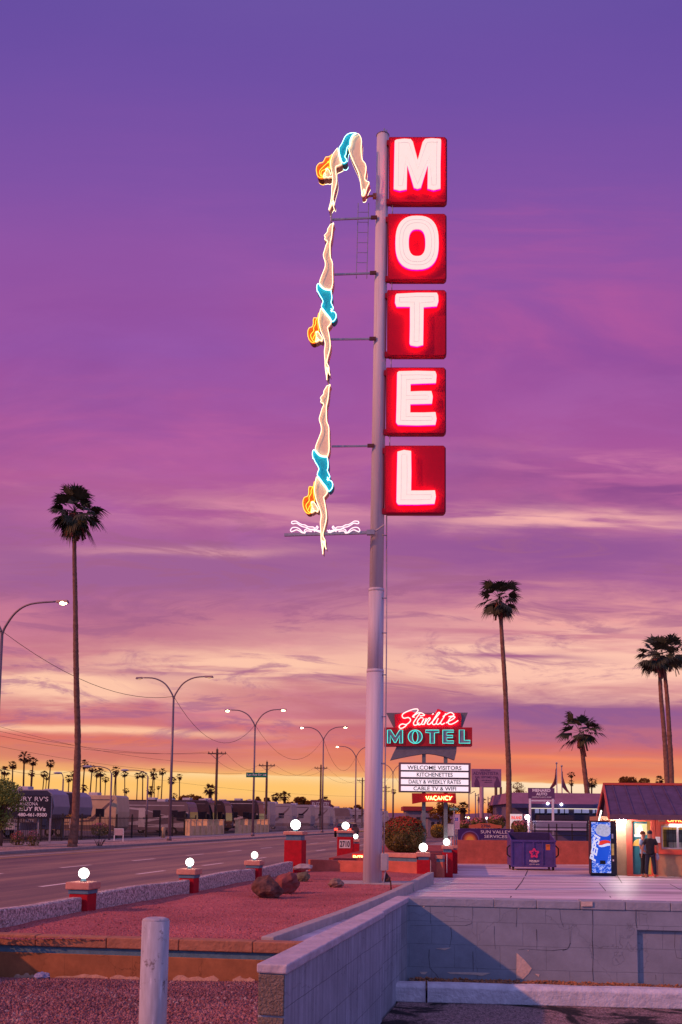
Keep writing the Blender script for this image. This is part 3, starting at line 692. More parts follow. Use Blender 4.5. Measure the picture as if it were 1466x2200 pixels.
def l_at(px_):     # where the line s=0 is seen at a pixel column (near the horizon)
    d = ray(px_, 1900); k = d.x/d.y; Yv = SO.x/(k-.2140); return Yv/.9779
m_globe = glow('white_globe', (1.0, .98, .90), 7.0)
m_base = mat('lamp_base', (.10,.22,.26), .5, .1, 10)
def lamp(name, x, y, z, r_, label, power, group, yaw=0.0, stem=.05):
    rt = root(name, (x, y, z), yaw, label, 'globe lamp', group)
    g = MB(); g.sm = True; g.tube([(0,0,0),(0,0,.02),(0,0,stem*.5),(0,0,stem+.02)], [r_*.62, r_*.6, r_*.42, r_*.45], 16); g.build('lamp_base', m_base, rt)
    g = MB(); g.sm = True; g.ball((0,0,stem+r_), r_, 24, 14); o = g.build('globe', m_globe, rt)
    return rt
def pillar(x, y, z, wd, hs, group, label, over=.05, yaw=SYAW, bandh=.07, caph=.12, plate=None, name='lamp_pillar'):
    """red shaft, blue collar, salmon cap; hs = total height"""
    rt = root(name, (x, y, z), yaw, label, 'pillar', group); a = wd/2
    g = MB(); g.box(-a, a, -a, a, -.25, hs-caph-bandh); g.build('shaft', m_red, rt, bevel=.012)
    g = MB(); g.box(-a-.012 if over < .055 and over > .045 else -a+.04, a+.012 if over < .055 and over > .045 else a-.04, -a-.012 if over < .055 and over > .045 else -a+.04, a+.012 if over < .055 and over > .045 else a-.04, hs-caph-bandh, hs-caph); g.build('collar', m_band, rt, bevel=.006)
    g = MB(); g.box(-a-over, a+over, -a-over, a+over, hs-caph, hs); g.build('cap', m_cap, rt, bevel=.02)
    return rt
GL = 'white globe lamps on the pillars'; GP = 'red pillars of the low road wall'
segs = []; zb_ = CZ-1.65
wl = root('road_wall', S(0,0,0), SYAW, 'low rough grey stucco wall between the road and the gravel bed', 'wall')
lp = [l_at(x) for x in (190, 415, 553)]; lend = l_at(634)
names = ['nearest white globe lamp, on the first small pillar beside the road', 'white globe lamp on the second small pillar of the road wall', 'white globe lamp on the third small pillar, left of the boulders']
pn = ['nearest small red pillar of the road wall, at the left', 'second small red pillar along the low road wall', 'third small red pillar, just left of the boulders']
# local frame of the wall root: x = right, y = along the road
def sx(l, s): p = S(l, s) - SO; return (-s, l)
edges = [8.0] + lp + [lend]
for i, (a, b) in enumerate(zip(edges, edges[1:])):
    g = MB(); n = 26; yo = (.21 if i else 0); b2 = b-.21 if i < 3 else b-.25; a2 = a+yo
    vs = []; 
    for k in range(n+1):
        l = a2+(b2-a2)*k/n; dz = .022*math.sin(l*1.1) + .012*noise.noise((l*2, 0, 0)); dx = .012*noise.noise((l*3, 5, 0)); top = zb_+.33+dz - (.0 if k else .01)
        vs += [(dx, l, zb_-.35), (dx, l, top-.02), (-.02+dx, l, top), (-.16, l, top), (-.18, l, top-.02), (-.18, l, zb_-.35)]
    fs = [(j*6+q, j*6+(q+1) % 6, (j+1)*6+(q+1) % 6, (j+1)*6+q) for j in range(n) for q in range(6)] + [(5,4,3,2,1,0), tuple(n*6+q for q in range(6))]
    g.add(vs, [f[::-1] for f in fs]); g.build('wall_section', m_pop, wl)
hts = [.55, .53, .52]
for i, l in enumerate(lp):
    p = S(l, .09); pillar(p.x, p.y, zb_, .33, hts[i], GP, pn[i], over=.05)
    lamp('globe_lamp', p.x, p.y, zb_+hts[i], .086, names[i], 0, GL, SYAW)
p = S(lend+.15, .05)
pillar(p.x, p.y, zb_, .54, 1.22, None, 'tall red pillar with a globe lamp at the end of the road wall', over=.03, caph=.10, bandh=.16, name='gate_pillar')
lamp('globe_lamp', p.x, p.y, zb_+1.22, .148, 'large lit globe lamp on the tall pillar ending the road wall', 0, GL, SYAW)
# second gate pillar with the street number
q = gz(742, 1848, -1.76); zz_ = CZ-1.76
r2 = pillar(q.x, q.y, zz_, .66, 1.22, None, 'tall red pillar carrying the number 2710', over=.03, caph=.10, bandh=.16, yaw=-.05, name='gate_pillar')
lamp('globe_lamp', q.x, q.y, zz_+1.22, .15, 'lit globe lamp on the pillar numbered 2710', 0, GL, SYAW)
g = MB(); g.box(-.24, .22, -.345, -.333, .50, .84); pl = g.build('number_plate', mat('cream_plate', (.75,.66,.62), .6, .05), r2)
text('2710', .40, .25, (-.01, -.347, .67), m_black, pl, bold=.02)
q = gz(766, 1836, -1.80)
pillar(q.x, q.y, CZ-1.8, .30, .72, None, 'small red pillar right behind the pillar numbered 2710', over=.03, yaw=-.05, name='gate_pillar')
lamp('globe_lamp', q.x-.04, q.y, CZ-1.8+.72, .11, 'small globe lamp low beside the number 2710', 0, GL, SYAW)
# walls by the entrance, right side
def wallseg(name, x0, y0, x1, y1, zr, h, label, cap=True, t=.22, mt=None):
    a = gz(x0, y0, zr); b = gz(x1, y1, zr); ln = (b-a).length; yw = math.atan2(b.y-a.y, b.x-a.x)
    r = root(name, (a.x, a.y, CZ+zr), yw, label, 'wall'); g = MB()
    if cap:
        g.box(0, ln, 0, t, -.3, h-.24); g.build('wall_face', mt or m_orange2, r, bevel=.01)
        g = MB(); g.box(0, ln, .012, t-.01, h-.24, h-.13); g.build('band', m_band, r)
        g = MB(); g.box(0, ln, -.03, t+.03, h-.13, h); g.build('coping', m_cap, r, bevel=.015)
    else:
        g.box(0, ln, 0, t, -.3, h); g.build('wall_face', mt or m_orange2, r, bevel=.012)
    return r
wallseg('entrance_wall', 662, 1874, 800, 1879, -1.66, .38, 'low salmon stucco wall between tall pillar and sign pole', False, mt=m_orange2)
wallseg('entrance_wall', 815, 1885, 896, 1889, -1.78, .74, 'salmon wall with blue band just right of the sign pole')
wallseg('entrance_wall', 922, 1871, 952, 1872, -1.86, .56, 'short salmon wall section between the two pillars right of the pole')
qa = gz(911, 1889.5, -1.78); pa = pillar(qa.x, qa.y+.2, CZ-1.78, .39, .78, None, 'red lamp pillar at the end of the gravel bed kerb', over=.012, yaw=-.05, caph=.13, bandh=.09, name='entrance_pillar')
g = MB(); g.sm = False; g.box(.202, .218, -.19, .19, -.02, .55); g.build('edge_strip', m_peel, pa)
lamp('globe_lamp', qa.x, qa.y+.2, CZ-1.78+.78, .125, 'globe lamp on the red pillar at the kerb end', 0, GL, SYAW, stem=.02)
qb = gz(963, 1872, -1.87); pb = pillar(qb.x, qb.y+.2, CZ-1.87, .37, .90, None, 'taller red lamp pillar below the marquee posts', over=.02, yaw=-.05, caph=.12, bandh=.12, name='entrance_pillar')
lamp('globe_lamp', qb.x-.03, qb.y+.2, CZ-1.87+.90, .12, 'globe lamp under the marquee, right of the round bush', 0, GL, SYAW, stem=.01)
qc = gz(978.5, 1864, -1.92); pc = pillar(qc.x, qc.y+.2, CZ-1.92, .22, .86, None, 'narrow red pillar tucked behind the marquee lamp pillar', over=.015, yaw=-.05, caph=.12, bandh=.05, name='entrance_pillar')
qd = gz(960.5, 1873, -1.87); g = MB(); g.sm = True; g.tube([(0,0,-.05),(0,0,.60),(0,0,.625)], [.014,.014,.006], 8); o = g.build('marker_stake', mat('white_stake', (.7,.65,.65), .6, .1), None); o.location = (qd.x, qd.y, CZ-1.87); tag(o, 'thin white stake before the marquee lamp pillar', 'stake')
# raised bed behind the entrance wall
a, b_ = gz(812,1884,-1.78), gz(978,1872,-1.86)
g = MB(); P0 = [(a.x-1.5,a.y+.3),(qa.x-.28,qa.y+.36),(2.80,35.5),(b_.x-.1,b_.y+.45),(b_.x+1.2,b_.y+11),(a.x+1.2,a.y+17)]
zt = CZ-1.24; g.poly([(x,y,zt) for x,y in P0]); [g.quad((P0[i-1][0],P0[i-1][1],0),(P0[i][0],P0[i][1],0),(P0[i][0],P0[i][1],zt),(P0[i-1][0],P0[i-1][1],zt)) for i in range(6)]; tag(g.build('raised_bed', mat('red_lit_ground', (.36,.07,.06), .95, .3, 6, bump=1, bscale=30)), 'raised earth bed with red glow in its colour behind the entrance wall', None, None, 'structure')  # red glow falling here is put into the ground colour
# ------------------------------------------------------------------ boulders
def rock(x, y, wpx, hpx, c, label, seed, zr=-1.62, elong=1.0, name='boulder', slab=False, c2=None, tilt=0):
    p = gz(x, y, zr); sc_ = (p.y)/FPX; wm, hm = wpx*sc_, hpx*sc_; g = MB(); g.ball((0,0,0), .5, 18, 12)
    rn = random.Random(seed); pl = [(Vector((rn.uniform(-1,1), rn.uniform(-1,1), rn.uniform(-.7,1))).normalized(), rn.uniform(.30,.42)) for _ in range(11)]
    vs = []
    for v in g.v:
        v = Vector(v); 
        for n, d in pl:
            k = v.dot(n)
            if k > d: v -= n*(k-d)
        v += v*(.16*noise.noise(v*5+Vector((seed,0,0))) + .08*noise.noise(v*13+Vector((seed,3,0))))
        vs.append(v)
    xs = [v.x for v in vs]; zs = [v.z for v in vs]; fx = wm/(max(xs)-min(xs)); fz = hm*1.12/(max(zs)-min(zs)); z0_ = min(zs)
    g.v = [(v.x*fx, v.y*fx*.8*elong, (v.z-z0_)*fz - hm*.10) for v in vs]; g.s = [False]*len(g.f)
    o = g.build(name, mat('rock_'+c, {'brown':(.20,.09,.07),'red':(.32,.08,.075),'tan':(.36,.24,.19),'pale':(.46,.38,.36),'green':(.20,.17,.11)}[c], .9, .35, 6, c2={'brown':(.05,.022,.025),'red':(.13,.05,.045),'tan':(.16,.09,.07),'pale':(.30,.24,.23),'green':(.09,.075,.05)}[c], bump=1.0, bscale=7), None)
    o.location = (p.x, p.y+wm*.3, CZ+zr); o.rotation_euler = (0, R(tilt), 0); return tag(o, label, 'rock')
rock(573, 1930, 70, 47, 'brown', 'large dark brown boulder, leftmost of the boulders in the gravel bed', 5, -1.60, tilt=6)
rock(612, 1921, 56, 45, 'red', 'reddish boulder leaning behind the dark brown one', 12, -1.61)
rock(651, 1896, 31, 22, 'green', 'small mossy brown rock under a pale flat slab', 8, -1.63)
ro = rock(650, 1890, 44, 13, 'pale', 'pale flat stone slab lying on a small rock', 21, -1.63, 1.0, 'stone_slab'); ro.location.z = CZ-1.63+.24
rock(722, 1908, 36, 20, 'tan', 'low tan rock beside the concrete pole footing', 17, -1.62)
rock(831, 1900, 17, 24, 'brown', 'dark rock half hidden behind the sign pole', 25, -1.64)

# ------------------------------------------------------------------ tall sign pole
PY = 25.0
def pc_(y):  # centre x of the pole at photo row y
    return 800 + (1902-y)*.01425
def pdw(y):
    return 41.5 if y > 1445 else (36.5 if y > 1270 else 31)
tops = [(1904,41.5),(1444,37.5),(1444,36),(1270,34.5),(1270,31),(290,28.5)]
pb0 = at(pc_(1902), 1902, PY)
rp_ = root('tall_pole_sign', (pb0.x, pb0.y, pb0.z), 0, 'towering lavender pole with five stacked red neon boxes spelling MOTEL', 'motel sign')
def LP(v): return Vector(v) - pb0
secs = [(1912,1444,40.5,37.5),(1444,1270,34.8,34.3),(1270,291,31.0,28.0)]
for k, (ya, yb, wa, wb) in enumerate(secs):
    a = LP(at(pc_(ya), ya, PY)); b = LP(at(pc_(yb), yb, PY)); s_ = PY/FPX*.99
    g = MB(); g.sm = True; g.tube([a, b], [wa*s_/2, wb*s_/2], 40); g.build('pole_section', m_lav, rp_)
    if k < 2:
        g = MB(); g.sm = True; d = (b-a).normalized(); g.tube([b-d*.02, b+d*.06], [wb*s_/2+.002, wb*s_/2+.002], 40); g.build('pole_joint', m_lav, rp_)
b = LP(at(pc_(291), 291, PY)); g = MB(); g.sm = True
g.tube([b, b+Vector((0,0,.03)), b+Vector((0,0,.06))], [.18,.15,.05], 24); g.build('pole_cap', m_steel, rp_)
for xx, hh_ in ((.04,.2),(.10,.16)): g = MB(); g.box(b.x+xx-.02,b.x+xx+.02,b.y-.02,b.y+.02,b.z,b.z+hh_); g.build('cap_pin', m_steel, rp_)
# boxes
m_box = mat('red_sign_panel', (.50,.003,.03), .6, .06, 2.0, spec=.15)
m_boxs = mat('dark_red_sign_edge', (.30,.004,.03), .6, .1, 4, spec=.2)
m_letter = mat('lit_white_letter', (.50,.46,.44), .5, .12, 9, emit=(1.0,.80,.70), es=.78)
m_halo = glow('red_neon_halo', (1.0,.0,.035), 17.0)
m_inner = mat('letter_groove', (.8,.74,.75), .5, .05, emit=(1,.72,.66), es=.25)
boxes = {'M':(835.5,961.2,293,441.5),'O':(833.2,960.2,458,607.5),'T':(831.8,960,622,770.5),'E':(829.5,959,788.5,938),'L':(826.5,958.5,956.5,1109)}
def z1(P): return [(600+x/3.665, 260+y/3.665) for x, y in P]
def z2(P): return [(580+x/3.49, 800+y/3.49) for x, y in P]
def sq(cx, cy, rx, ry, n=40, e=2.6):
    return [(cx+rx*math.copysign(abs(math.cos(t))**(2/e), math.cos(t)), cy+ry*math.copysign(abs(math.sin(t))**(2/e), math.sin(t))) for t in [2*math.pi*i/n for i in range(n)]]
LET = {
 'M': z1([(910,186),(925,177),(985,170),(1036,174),(1052,195),(1090,338),(1128,198),(1148,172),(1200,167),(1268,172),(1273,182),(1268,370),(1268,556),(1215,568),(1168,556),(1170,370),(1114,550),(1088,558),(1062,550),(1008,370),(1003,562),(950,572),(903,560),(906,380)]),
 'T': z1([(915,1400),(925,1385),(1085,1377),(1240,1377),(1250,1400),(1252,1440),(1240,1478),(1136,1486),(1134,1640),(1132,1782),(1085,1793),(1035,1785),(1027,1770),(1030,1640),(1030,1482),(925,1482),(913,1450)]),
 'E': z2([(955,22),(968,12),(1100,9),(1238,12),(1248,38),(1244,96),(1054,103),(1054,163),(1130,160),(1210,160),(1220,200),(1214,250),(1052,254),(1052,320),(1150,320),(1240,317),(1248,365),(1240,408),(1100,412),(960,408),(947,390),(952,200)]),
 'L': z2([(957,612),(1005,599),(1058,607),(1060,760),(1058,902),(1150,902),(1236,900),(1243,945),(1233,998),(1100,1003),(962,1003),(950,985),(953,800)])}
OO = (z1(sq(1085,982,169,208)), z1(sq(1085,982,66,108)))
def offset2(P, d):
    n = len(P); ar = sum(P[i][0]*P[(i+1) % n][1]-P[(i+1) % n][0]*P[i][1] for i in range(n)); sg = 1 if ar > 0 else -1; out = []
    for i in range(n):
        a, b, c = Vector(P[i-1]), Vector(P[i]), Vector(P[(i+1) % n]); e1 = (b-a).normalized(); e2 = (c-b).normalized()
        n1 = Vector((e1.y,-e1.x)); n2 = Vector((e2.y,-e2.x)); m = (n1+n2); 
        m = m.normalized()/max(.45, math.sqrt(max(.01,(1+n1.dot(n2))/2))) if m.length > 1e-6 else n1
        out.append(tuple(b + m*d*sg))
    return out
BYAW = -.04
for ch, (x0, x1, y0, y1) in boxes.items():
    f = Fr((x0+x1)/2, (y0+y1)/2, PY-.25, BYAW); lo = LP(f.o); y1 -= 5
    def q(P): return [f.L(*p) for p in P]
    c = 5.0; out = q([(x0+1,y0),(x1-c,y0),(x1,y0+c),(x1,y1-c),(x1-c,y1),(x0+c,y1),(x0,y1-c),(x0,y0+c)])
    e = bpy.data.objects.new('sign_box', None); col.objects.link(e); e.parent = rp_; e.location = lo; e.rotation_euler = (0,0,BYAW); e['label'] = 'red sign box with the white letter ' + ch
    g = MB(); g.prism(out, 0, .19); g.build('box_case', m_boxs, e, bevel=.02)
    g = MB(); ins = offset2(out, -.035); g.prism(ins, -.012, .005); g.build('box_panel', m_box, e)
    if ch == 'O':
        po, pi_ = q(OO[0]), q(OO[1])
        g = MB(); g.ring(po, pi_, -.17, -.13); o = g.build('sign_letter', m_letter, e)
        g = MB(); g.tube([(x,-.075,z) for x,z in offset2(po,-.01)], .02, 6, closed=True); g.tube([(x,-.075,z) for x,z in offset2(pi_,.01)], .02, 6, closed=True); g.build('neon_tube', m_halo, e)
        k_ = MB(); 
        for t_ in (.3, .55): 
            P = [(a[0]*(1-t_)+b[0]*t_, a[1]*(1-t_)+b[1]*t_) for a, b in zip(po, pi_)]; k_.tube([(x,-.171,z) for x,z in P], .006, 5, closed=True)
        k_.build('letter_tube', m_inner, e)
    else:
        P = q(LET[ch])
        g = MB(); g.prism(P, -.17, -.13); g.build('sign_letter', m_letter, e)
        g = MB(); g.tube([(x,-.075,z) for x,z in offset2(P,-.01)], .02, 6, closed=True); g.build('neon_tube', m_halo, e)
        k_ = MB(); k_.tube([(x,-.171,z) for x,z in offset2(P,-.11)], .006, 5, closed=True); k_.build('letter_tube', m_inner, e)
    # mounting bracket between box and pole
    zm = f.L(x0, y1)[1]; zt2 = f.L(x0,y0)[1]
    for za in (zm+.02, zt2-.2): g = MB(); g.box(f.L(x0,y1)[0]-.06, f.L(x0,y1)[0]+.05, .05, .17, za, za+.14); g.build('bracket', m_boxs, e)
# rods between boxes, conduit down the pole
for ya, yb, x in ((441,459,844),(607,623,842.5),(770,790,841),(938,957,838)): g = MB(); g.sm = True; g.tube([LP(at(x,ya-4,PY-.15)), LP(at(x-.4,yb+4,PY-.15))], .012, 6); g.build('tie_rod', m_steel, rp_)
g = MB(); g.sm = True; g.tube([LP(at(831,1108,PY-.12)), LP(at(830.6,1400,PY-.12)), LP(at(829,1560,PY-.12)), LP(at(826.5,1760,PY-.12)), LP(at(824.5,1836,PY-.12))], .016, 8)
for y in (1150,1285,1360,1450,1540,1640,1740): g.box(*[v for p in [LP(at(829-(y-1108)*.007,y,PY-.12))] for v in (p.x-.09,p.x+.03,p.y-.02,p.y+.02,p.z-.01,p.z+.01)])
g.build('conduit', m_steel, rp_)
a = LP(at(819,1834,PY-.30)); b = LP(at(833,1871,PY-.30)); g = MB(); g.box(a.x,b.x,a.y-.06,a.y+.1,b.z,a.z); eb = g.build('meter_box', mat('grey_enamel', (.42,.40,.40), .5, .1), rp_, bevel=.008)
g = MB(); g.box(b.x-.012,b.x+.02,a.y-.07,a.y-.058,b.z+.02,a.z-.02); g.tube([(b.x-.05,a.y+.02,b.z),(b.x-.10,a.y+.02,b.z-.33)], .018, 8); g.build('meter_conduit', m_steel, rp_)
fp = gz(805, 1906, -1.63); g = MB(); g.box(-.85,1.0,-.38,.62,-.15,.035)
o = g.build('pole_footing', m_conc, rp_, bevel=.015); o.location = (fp.x-pb0.x+.0, .0, fp.z-pb0.z+.01)
h0 = gz(841, 1917, -1.62); g = MB(); g.sm = True; s_ = h0.y/FPX
g.tube([(0,0,-.03),(-.01,0,15*s_),(-.02,0,24*s_)], .016, 8); g.tube([(-.02,0,23*s_),(-.06,-.01,26*s_),(-.11,-.02,24*s_)], .018, 8); g.ball((-.05,0,28*s_),.028,8,6); g.ball((0,0,.0),.03,8,6)
o = g.build('water_tap', mat('rusty_iron', (.08,.035,.025), .8, .3, 20), None); o.location = (h0.x, h0.y, h0.z); tag(o, 'rusty standpipe tap beside the sign pole', 'tap')

# ------------------------------------------------------------------ neon divers
m_skin = mat('painted_skin_panel', (.95,.78,.52), .5, .05, 3); m_skins = mat('skin_panel_edge', (.50,.30,.22), .6, .05, 3)
m_suit = mat('turquoise_panel', (.005,.55,.66), .5, .06, 3); m_suits = mat('turquoise_panel_edge', (.04,.16,.22), .6, .05)
m_hair = mat('orange_hair_panel', (.90,.22,.01), .5, .1, 3); m_hairs = mat('hair_panel_edge', (.20,.05,.03), .6, .05)
n_skin = glow('peach_neon', (1.0,.74,.46), 2.6); n_suit = glow('cyan_neon', (.45,.92,1.0), 3.6); n_hair = glow('amber_neon', (1.0,.42,.04), 3.0); n_wave = glow('blush_neon', (1.0,.70,.76), 1.6)
DY = 24.75; DYAW = -.14; TH = .22
def diver(label, cx, cy, parts, feat, lips=None, strut=None):
    f = Fr(cx, cy, DY, DYAW); r = root('neon_diver', f.o, DYAW, label, 'neon figure', 'three neon divers falling beside the pole')
    for nm, P, mt, me_, nt_, closed, T2 in parts:
        pts = [f.L(*p) for p in cr([Vector(p) for p in P], 3, True)]
        g = MB(); g.mi = 0; g.prism(pts, 0, .004); g.mi = 1; g.prism(offset2(pts, -.004), .004, TH); o = g.build(nm, [mt, me_], r)
        ins = offset2(pts, -.012)
        g = MB(); g.sm = True; g.tube([(x,-.055,z) for x,z in ins], .0085, 6, closed=True); g.build('neon_tube', nt_, o)
        if T2:
            g = MB(); g.sm = True; g.tube([(x,TH+.03,z) for x,z in ins], .008, 6, closed=True); g.build('rear_neon_tube', nt_, o)
    for nm, P, mt in feat:
        pts = [f.L(*p) for p in cr([Vector(p) for p in P], 3)]
        g = MB(); g.sm = True; g.tube([(x,-.06,z) for x,z in pts], .009, 6); g.build(nm, mt, r)
    return r, f
def c1(P): return [(660+x/8.6235, 270+y/8.6235) for x, y in P]
suit1 = c1([(935,165),(880,145),(810,150),(750,175),(700,225),(665,300),(630,370),(595,420),(590,475),(600,550),(625,640),(650,700),(690,720),(735,690),(745,640),(712,590),(735,545),(745,470),(765,410),(800,390),(805,330),(820,260),(860,195)])
leg1 = c1([(935,160),(975,180),(1005,230),(1020,300),(1015,400),(1015,500),(1025,600),(1045,665),(1085,710),(1105,780),(1100,860),(1085,950),(1085,1015),(1120,1045),(1155,1055),(1160,1085),(1135,1130),(1115,1180),(1095,1250),(1075,1300),(1040,1320),(1012,1310),(1010,1270),(1000,1180),(985,1060),(965,960),(935,860),(880,740),(830,630),(790,520),(770,440),(800,395),(812,330),(830,260),(870,190)])
arm1 = c1([(570,425),(530,470),(480,540),(450,620),(432,700),(440,800),(455,880),(472,980),(465,1080),(455,1180),(452,1280),(440,1400),(420,1490),(400,1570),(420,1580),(450,1510),(480,1465),(500,1495),(515,1470),(510,1420),(490,1380),(505,1280),(535,1170),(558,1060),(555,960),(545,860),(545,785),(580,765),(640,735),(655,712),(625,660),(600,560),(588,480)])
hair1 = c1([(470,540),(440,570),(395,590),(350,595),(325,640),(295,690),(230,710),(185,760),(170,830),(178,900),(200,960),(250,990),(300,985),(310,930),(350,880),(360,820),(400,800),(440,830),(430,760),(440,680),(465,610)])
head1 = c1([(355,850),(375,820),(415,830),(440,880),(455,930),(468,950),(460,975),(430,970),(400,985),(360,975),(305,985),(308,930),(330,890)])
d1f = [('brow_tube', c1([(430,690),(390,710),(340,750),(290,800),(245,850),(240,910),(270,965)]), n_hair), ('curl_tube', c1([(440,600),(420,670),(380,700)]), n_hair),
       ('fringe_tube', c1([(400,780),(340,830),(280,860),(265,920),(285,960)]), n_hair), ('ear_tube', c1([(370,855),(350,825),(385,815),(410,840)]), n_skin), ('eye_tube', c1([(320,900),(350,915),(345,945),(315,935)]), n_skin), ('hand_tube', c1([(455,1480),(470,1430),(490,1430),(490,1500),(512,1580),(500,1600)]), n_skin), ('foot_tube', c1([(1035,1290),(1045,1220),(1065,1200),(1075,1290)]), n_skin)]
P1 = [('legs', leg1, m_skin, m_skins, n_skin, True, True), ('torso_and_arms', arm1, m_skin, m_skins, n_skin, True, True), ('swimsuit', suit1, m_suit, m_suits, n_suit, True, True), ('hair', hair1, m_hair, m_hairs, n_hair, True, True), ('head', head1, m_skin, m_skins, n_skin, True, True)]
r1, f1_ = diver('topmost neon diver bending forward with arms down, turquoise swimsuit and orange hair', 740, 372, P1, d1f)
g = MB(); a_ = f1_.L(*c1([(452,940)])[0]); g.sm = True; g.tube([(a_[0],-.055,a_[1]-.02),(a_[0]+.01,-.055,a_[1]+.02)], .018, 6); g.build('lips', glow('red_lips', (1,.05,.05), 2), r1)
def ca(P): return [(640+x/12.217, 470+y/12.217) for x, y in P]
def cb(P): return [(640+x/9.567, 600+y/9.567) for x, y in P]
leg2 = ca([(945,120),(960,150),(935,200),(925,300),(915,400),(900,520),(870,650),(865,780),(868,940),(880,1050),(920,1140),(930,1250),(930,1400),(935,1550),(935,1700),(915,1810),(880,1880)]) + ca([(800,1885),(700,1860),(620,1790),(570,1710),(590,1610),(640,1480),(700,1330),(720,1240),(710,1130),(675,1030),(670,950),(700,850),(735,730),(775,620),(710,575),(705,540),(722,515),(697,480),(710,440),(770,370),(785,290),(830,215),(860,165),(905,150)])
suit2 = ca([(545,1712),(505,1760),(498,1860),(520,1950)]) + cb([(415,280),(450,350),(500,430),(515,480),(495,530),(487,595),(540,660),(600,740),(660,810),(705,890),(745,885),(790,830),(805,760),(785,700),(745,670),(700,660),(735,640),(745,600),(720,540),(700,490),(712,430),(715,370),(705,300),(692,240)]) + ca([(800,1888),(700,1865),(620,1795),(575,1730)])
arm2 = cb([(480,610),(460,660),(440,760),(428,860),(440,960),(465,1060),(500,1150),(535,1230),(560,1320),(558,1400),(545,1490),(550,1600),(558,1700),(560,1800),(570,1900),(585,2000),(595,2080),(610,2075),(612,1990),(625,1900),(640,1950),(665,1990),(672,1975),(655,1900),(652,1810),(620,1750),(612,1700),(640,1580),(668,1470),(682,1370),(672,1250),(650,1120),(628,1010),(650,980),(700,900),(660,820),(600,750),(540,670)])
hair2 = cb([(445,700),(420,750),(405,805),(340,800),(318,850),(318,920),(300,985),(240,1010),(210,1070),(205,1150),(225,1240),(265,1300),(310,1325),(360,1312),(375,1250),(380,1200),(370,1120),(410,1090),(450,1090),(440,1010),(428,900),(435,800)])
head2 = cb([(370,1130),(400,1095),(440,1100),(480,1160),(515,1210),(520,1240),(505,1290),(480,1285),(450,1272),(410,1295),(365,1310),(372,1260),(385,1190)])
d2f = [('brow_tube', cb([(415,810),(375,880),(375,940),(335,1010),(335,1080),(285,1140),(275,1190),(310,1270),(345,1300)]), n_hair), ('fringe_tube', cb([(385,1140),(345,1180),(320,1250)]), n_hair), ('ear_tube', cb([(390,1130),(380,1100),(420,1095),(440,1120)]), n_skin), ('eye_tube', cb([(390,1215),(420,1225),(430,1265),(400,1265)]), n_skin), ('hand_tube', cb([(595,1820),(610,1880),(625,1830),(640,1900)]), n_skin), ('bust_tube', cb([(690,620),(705,650),(700,690),(720,665)]), n_suit)]
P2 = [('legs', leg2, m_skin, m_skins, n_skin, True, False), ('torso_and_arms', arm2, m_skin, m_skins, n_skin, True, False), ('swimsuit', suit2, m_suit, m_suits, n_suit, True, False), ('hair', hair2, m_hair, m_hairs, n_hair, True, False), ('head', head2, m_skin, m_skins, n_skin, True, False)]
r2_, f2_ = diver('middle neon diver, upside down in mid fall, level with the letters O and T', 700, 650, P2, d2f)
r3_ = copy_tree(r2_); p3 = at(700-8.5, 650+360, DY); r3_.location = p3; r3_.rotation_euler = (0, R(-.0), DYAW); s3 = 1.04; r3_.scale = (1.03, 1, s3)
r3_['label'] = 'lowest neon diver entering the water, hands below the neon splash'
# splash
fw = Fr(700, 1135, DY+.02, DYAW); rs = root('neon_splash', fw.o, DYAW, 'pink neon water splash around the lowest diver, on a horizontal bar', 'neon splash')
def cw(P): return [(600+x/6.664, 1000+y/6.664) for x, y in P]
W = [[(185,805),(180,830),(205,838),(250,830),(300,860),(340,880),(390,890),(440,915),(500,915),(540,915),(560,880)], [(185,805),(240,800),(290,830),(330,850),(370,855),(420,880),(490,885),(510,900),(540,890)],
     [(175,950),(165,930),(190,895),(240,890),(290,910),(340,960),(370,970),(385,945),(420,940),(470,950)], [(175,955),(210,940),(250,925),(290,940),(330,965),(370,970)], [(360,960),(370,925),(410,910),(450,925),(500,930),(530,940),(590,960)], [(500,950),(540,930),(600,945)], [(535,885),(545,870),(560,890),(545,910)]]
g = MB(); g.sm = True
for P in W:
    g.tube([(x,-.02,z) for x, z in [fw.L(*p) for p in cr([Vector(p) for p in cw(P)], 4)]], .013, 6)
g.build('wave_tube', n_wave, rs)
g = MB(); g.sm = True
for P in W:
    P = [(1322-x, y) for x, y in P]; g.tube([(x,-.02,z) for x, z in [fw.L(*p) for p in cr([Vector(p) for p in cw(P)], 4)]], .013, 6)
for P in ([(690,930),(710,940),(730,925)], [(700,955),(740,960),(755,940)]): g.tube([(x,-.02,z) for x, z in [fw.L(*p) for p in cr([Vector(p) for p in cw(P)], 4)]], .014, 6)
g.build('wave_tube', n_wave, rs)
g = MB(); x0, z0 = fw.L(611,1148.5); x1, z1_ = fw.L(795,1148.5); g.box(x0, x1+.1, .0, .07, z0-.035, z0+.035); g.tube([(x1-.02,.03,z0),(fw.L(806,1141)[0],.03,fw.L(806,1141)[1]),(fw.L(826,1128)[0],.0,fw.L(826,1128)[1])], .02, 8)
g.box(x1-.08, x1+.12, -.03, .1, z0-.06, z0+.06); g.build('support_bar', m_steel, rs)
for P in ([(228,792),(226,975)], [(1060,792),(1060,975)]):
    a, b = [fw.L(*p) for p in cw(P)]; g = MB(); g.tube([(a[0],.02,a[1]),(b[0],.02,b[1])], .006, 5); g.build('support_wire', m_steel, rs)
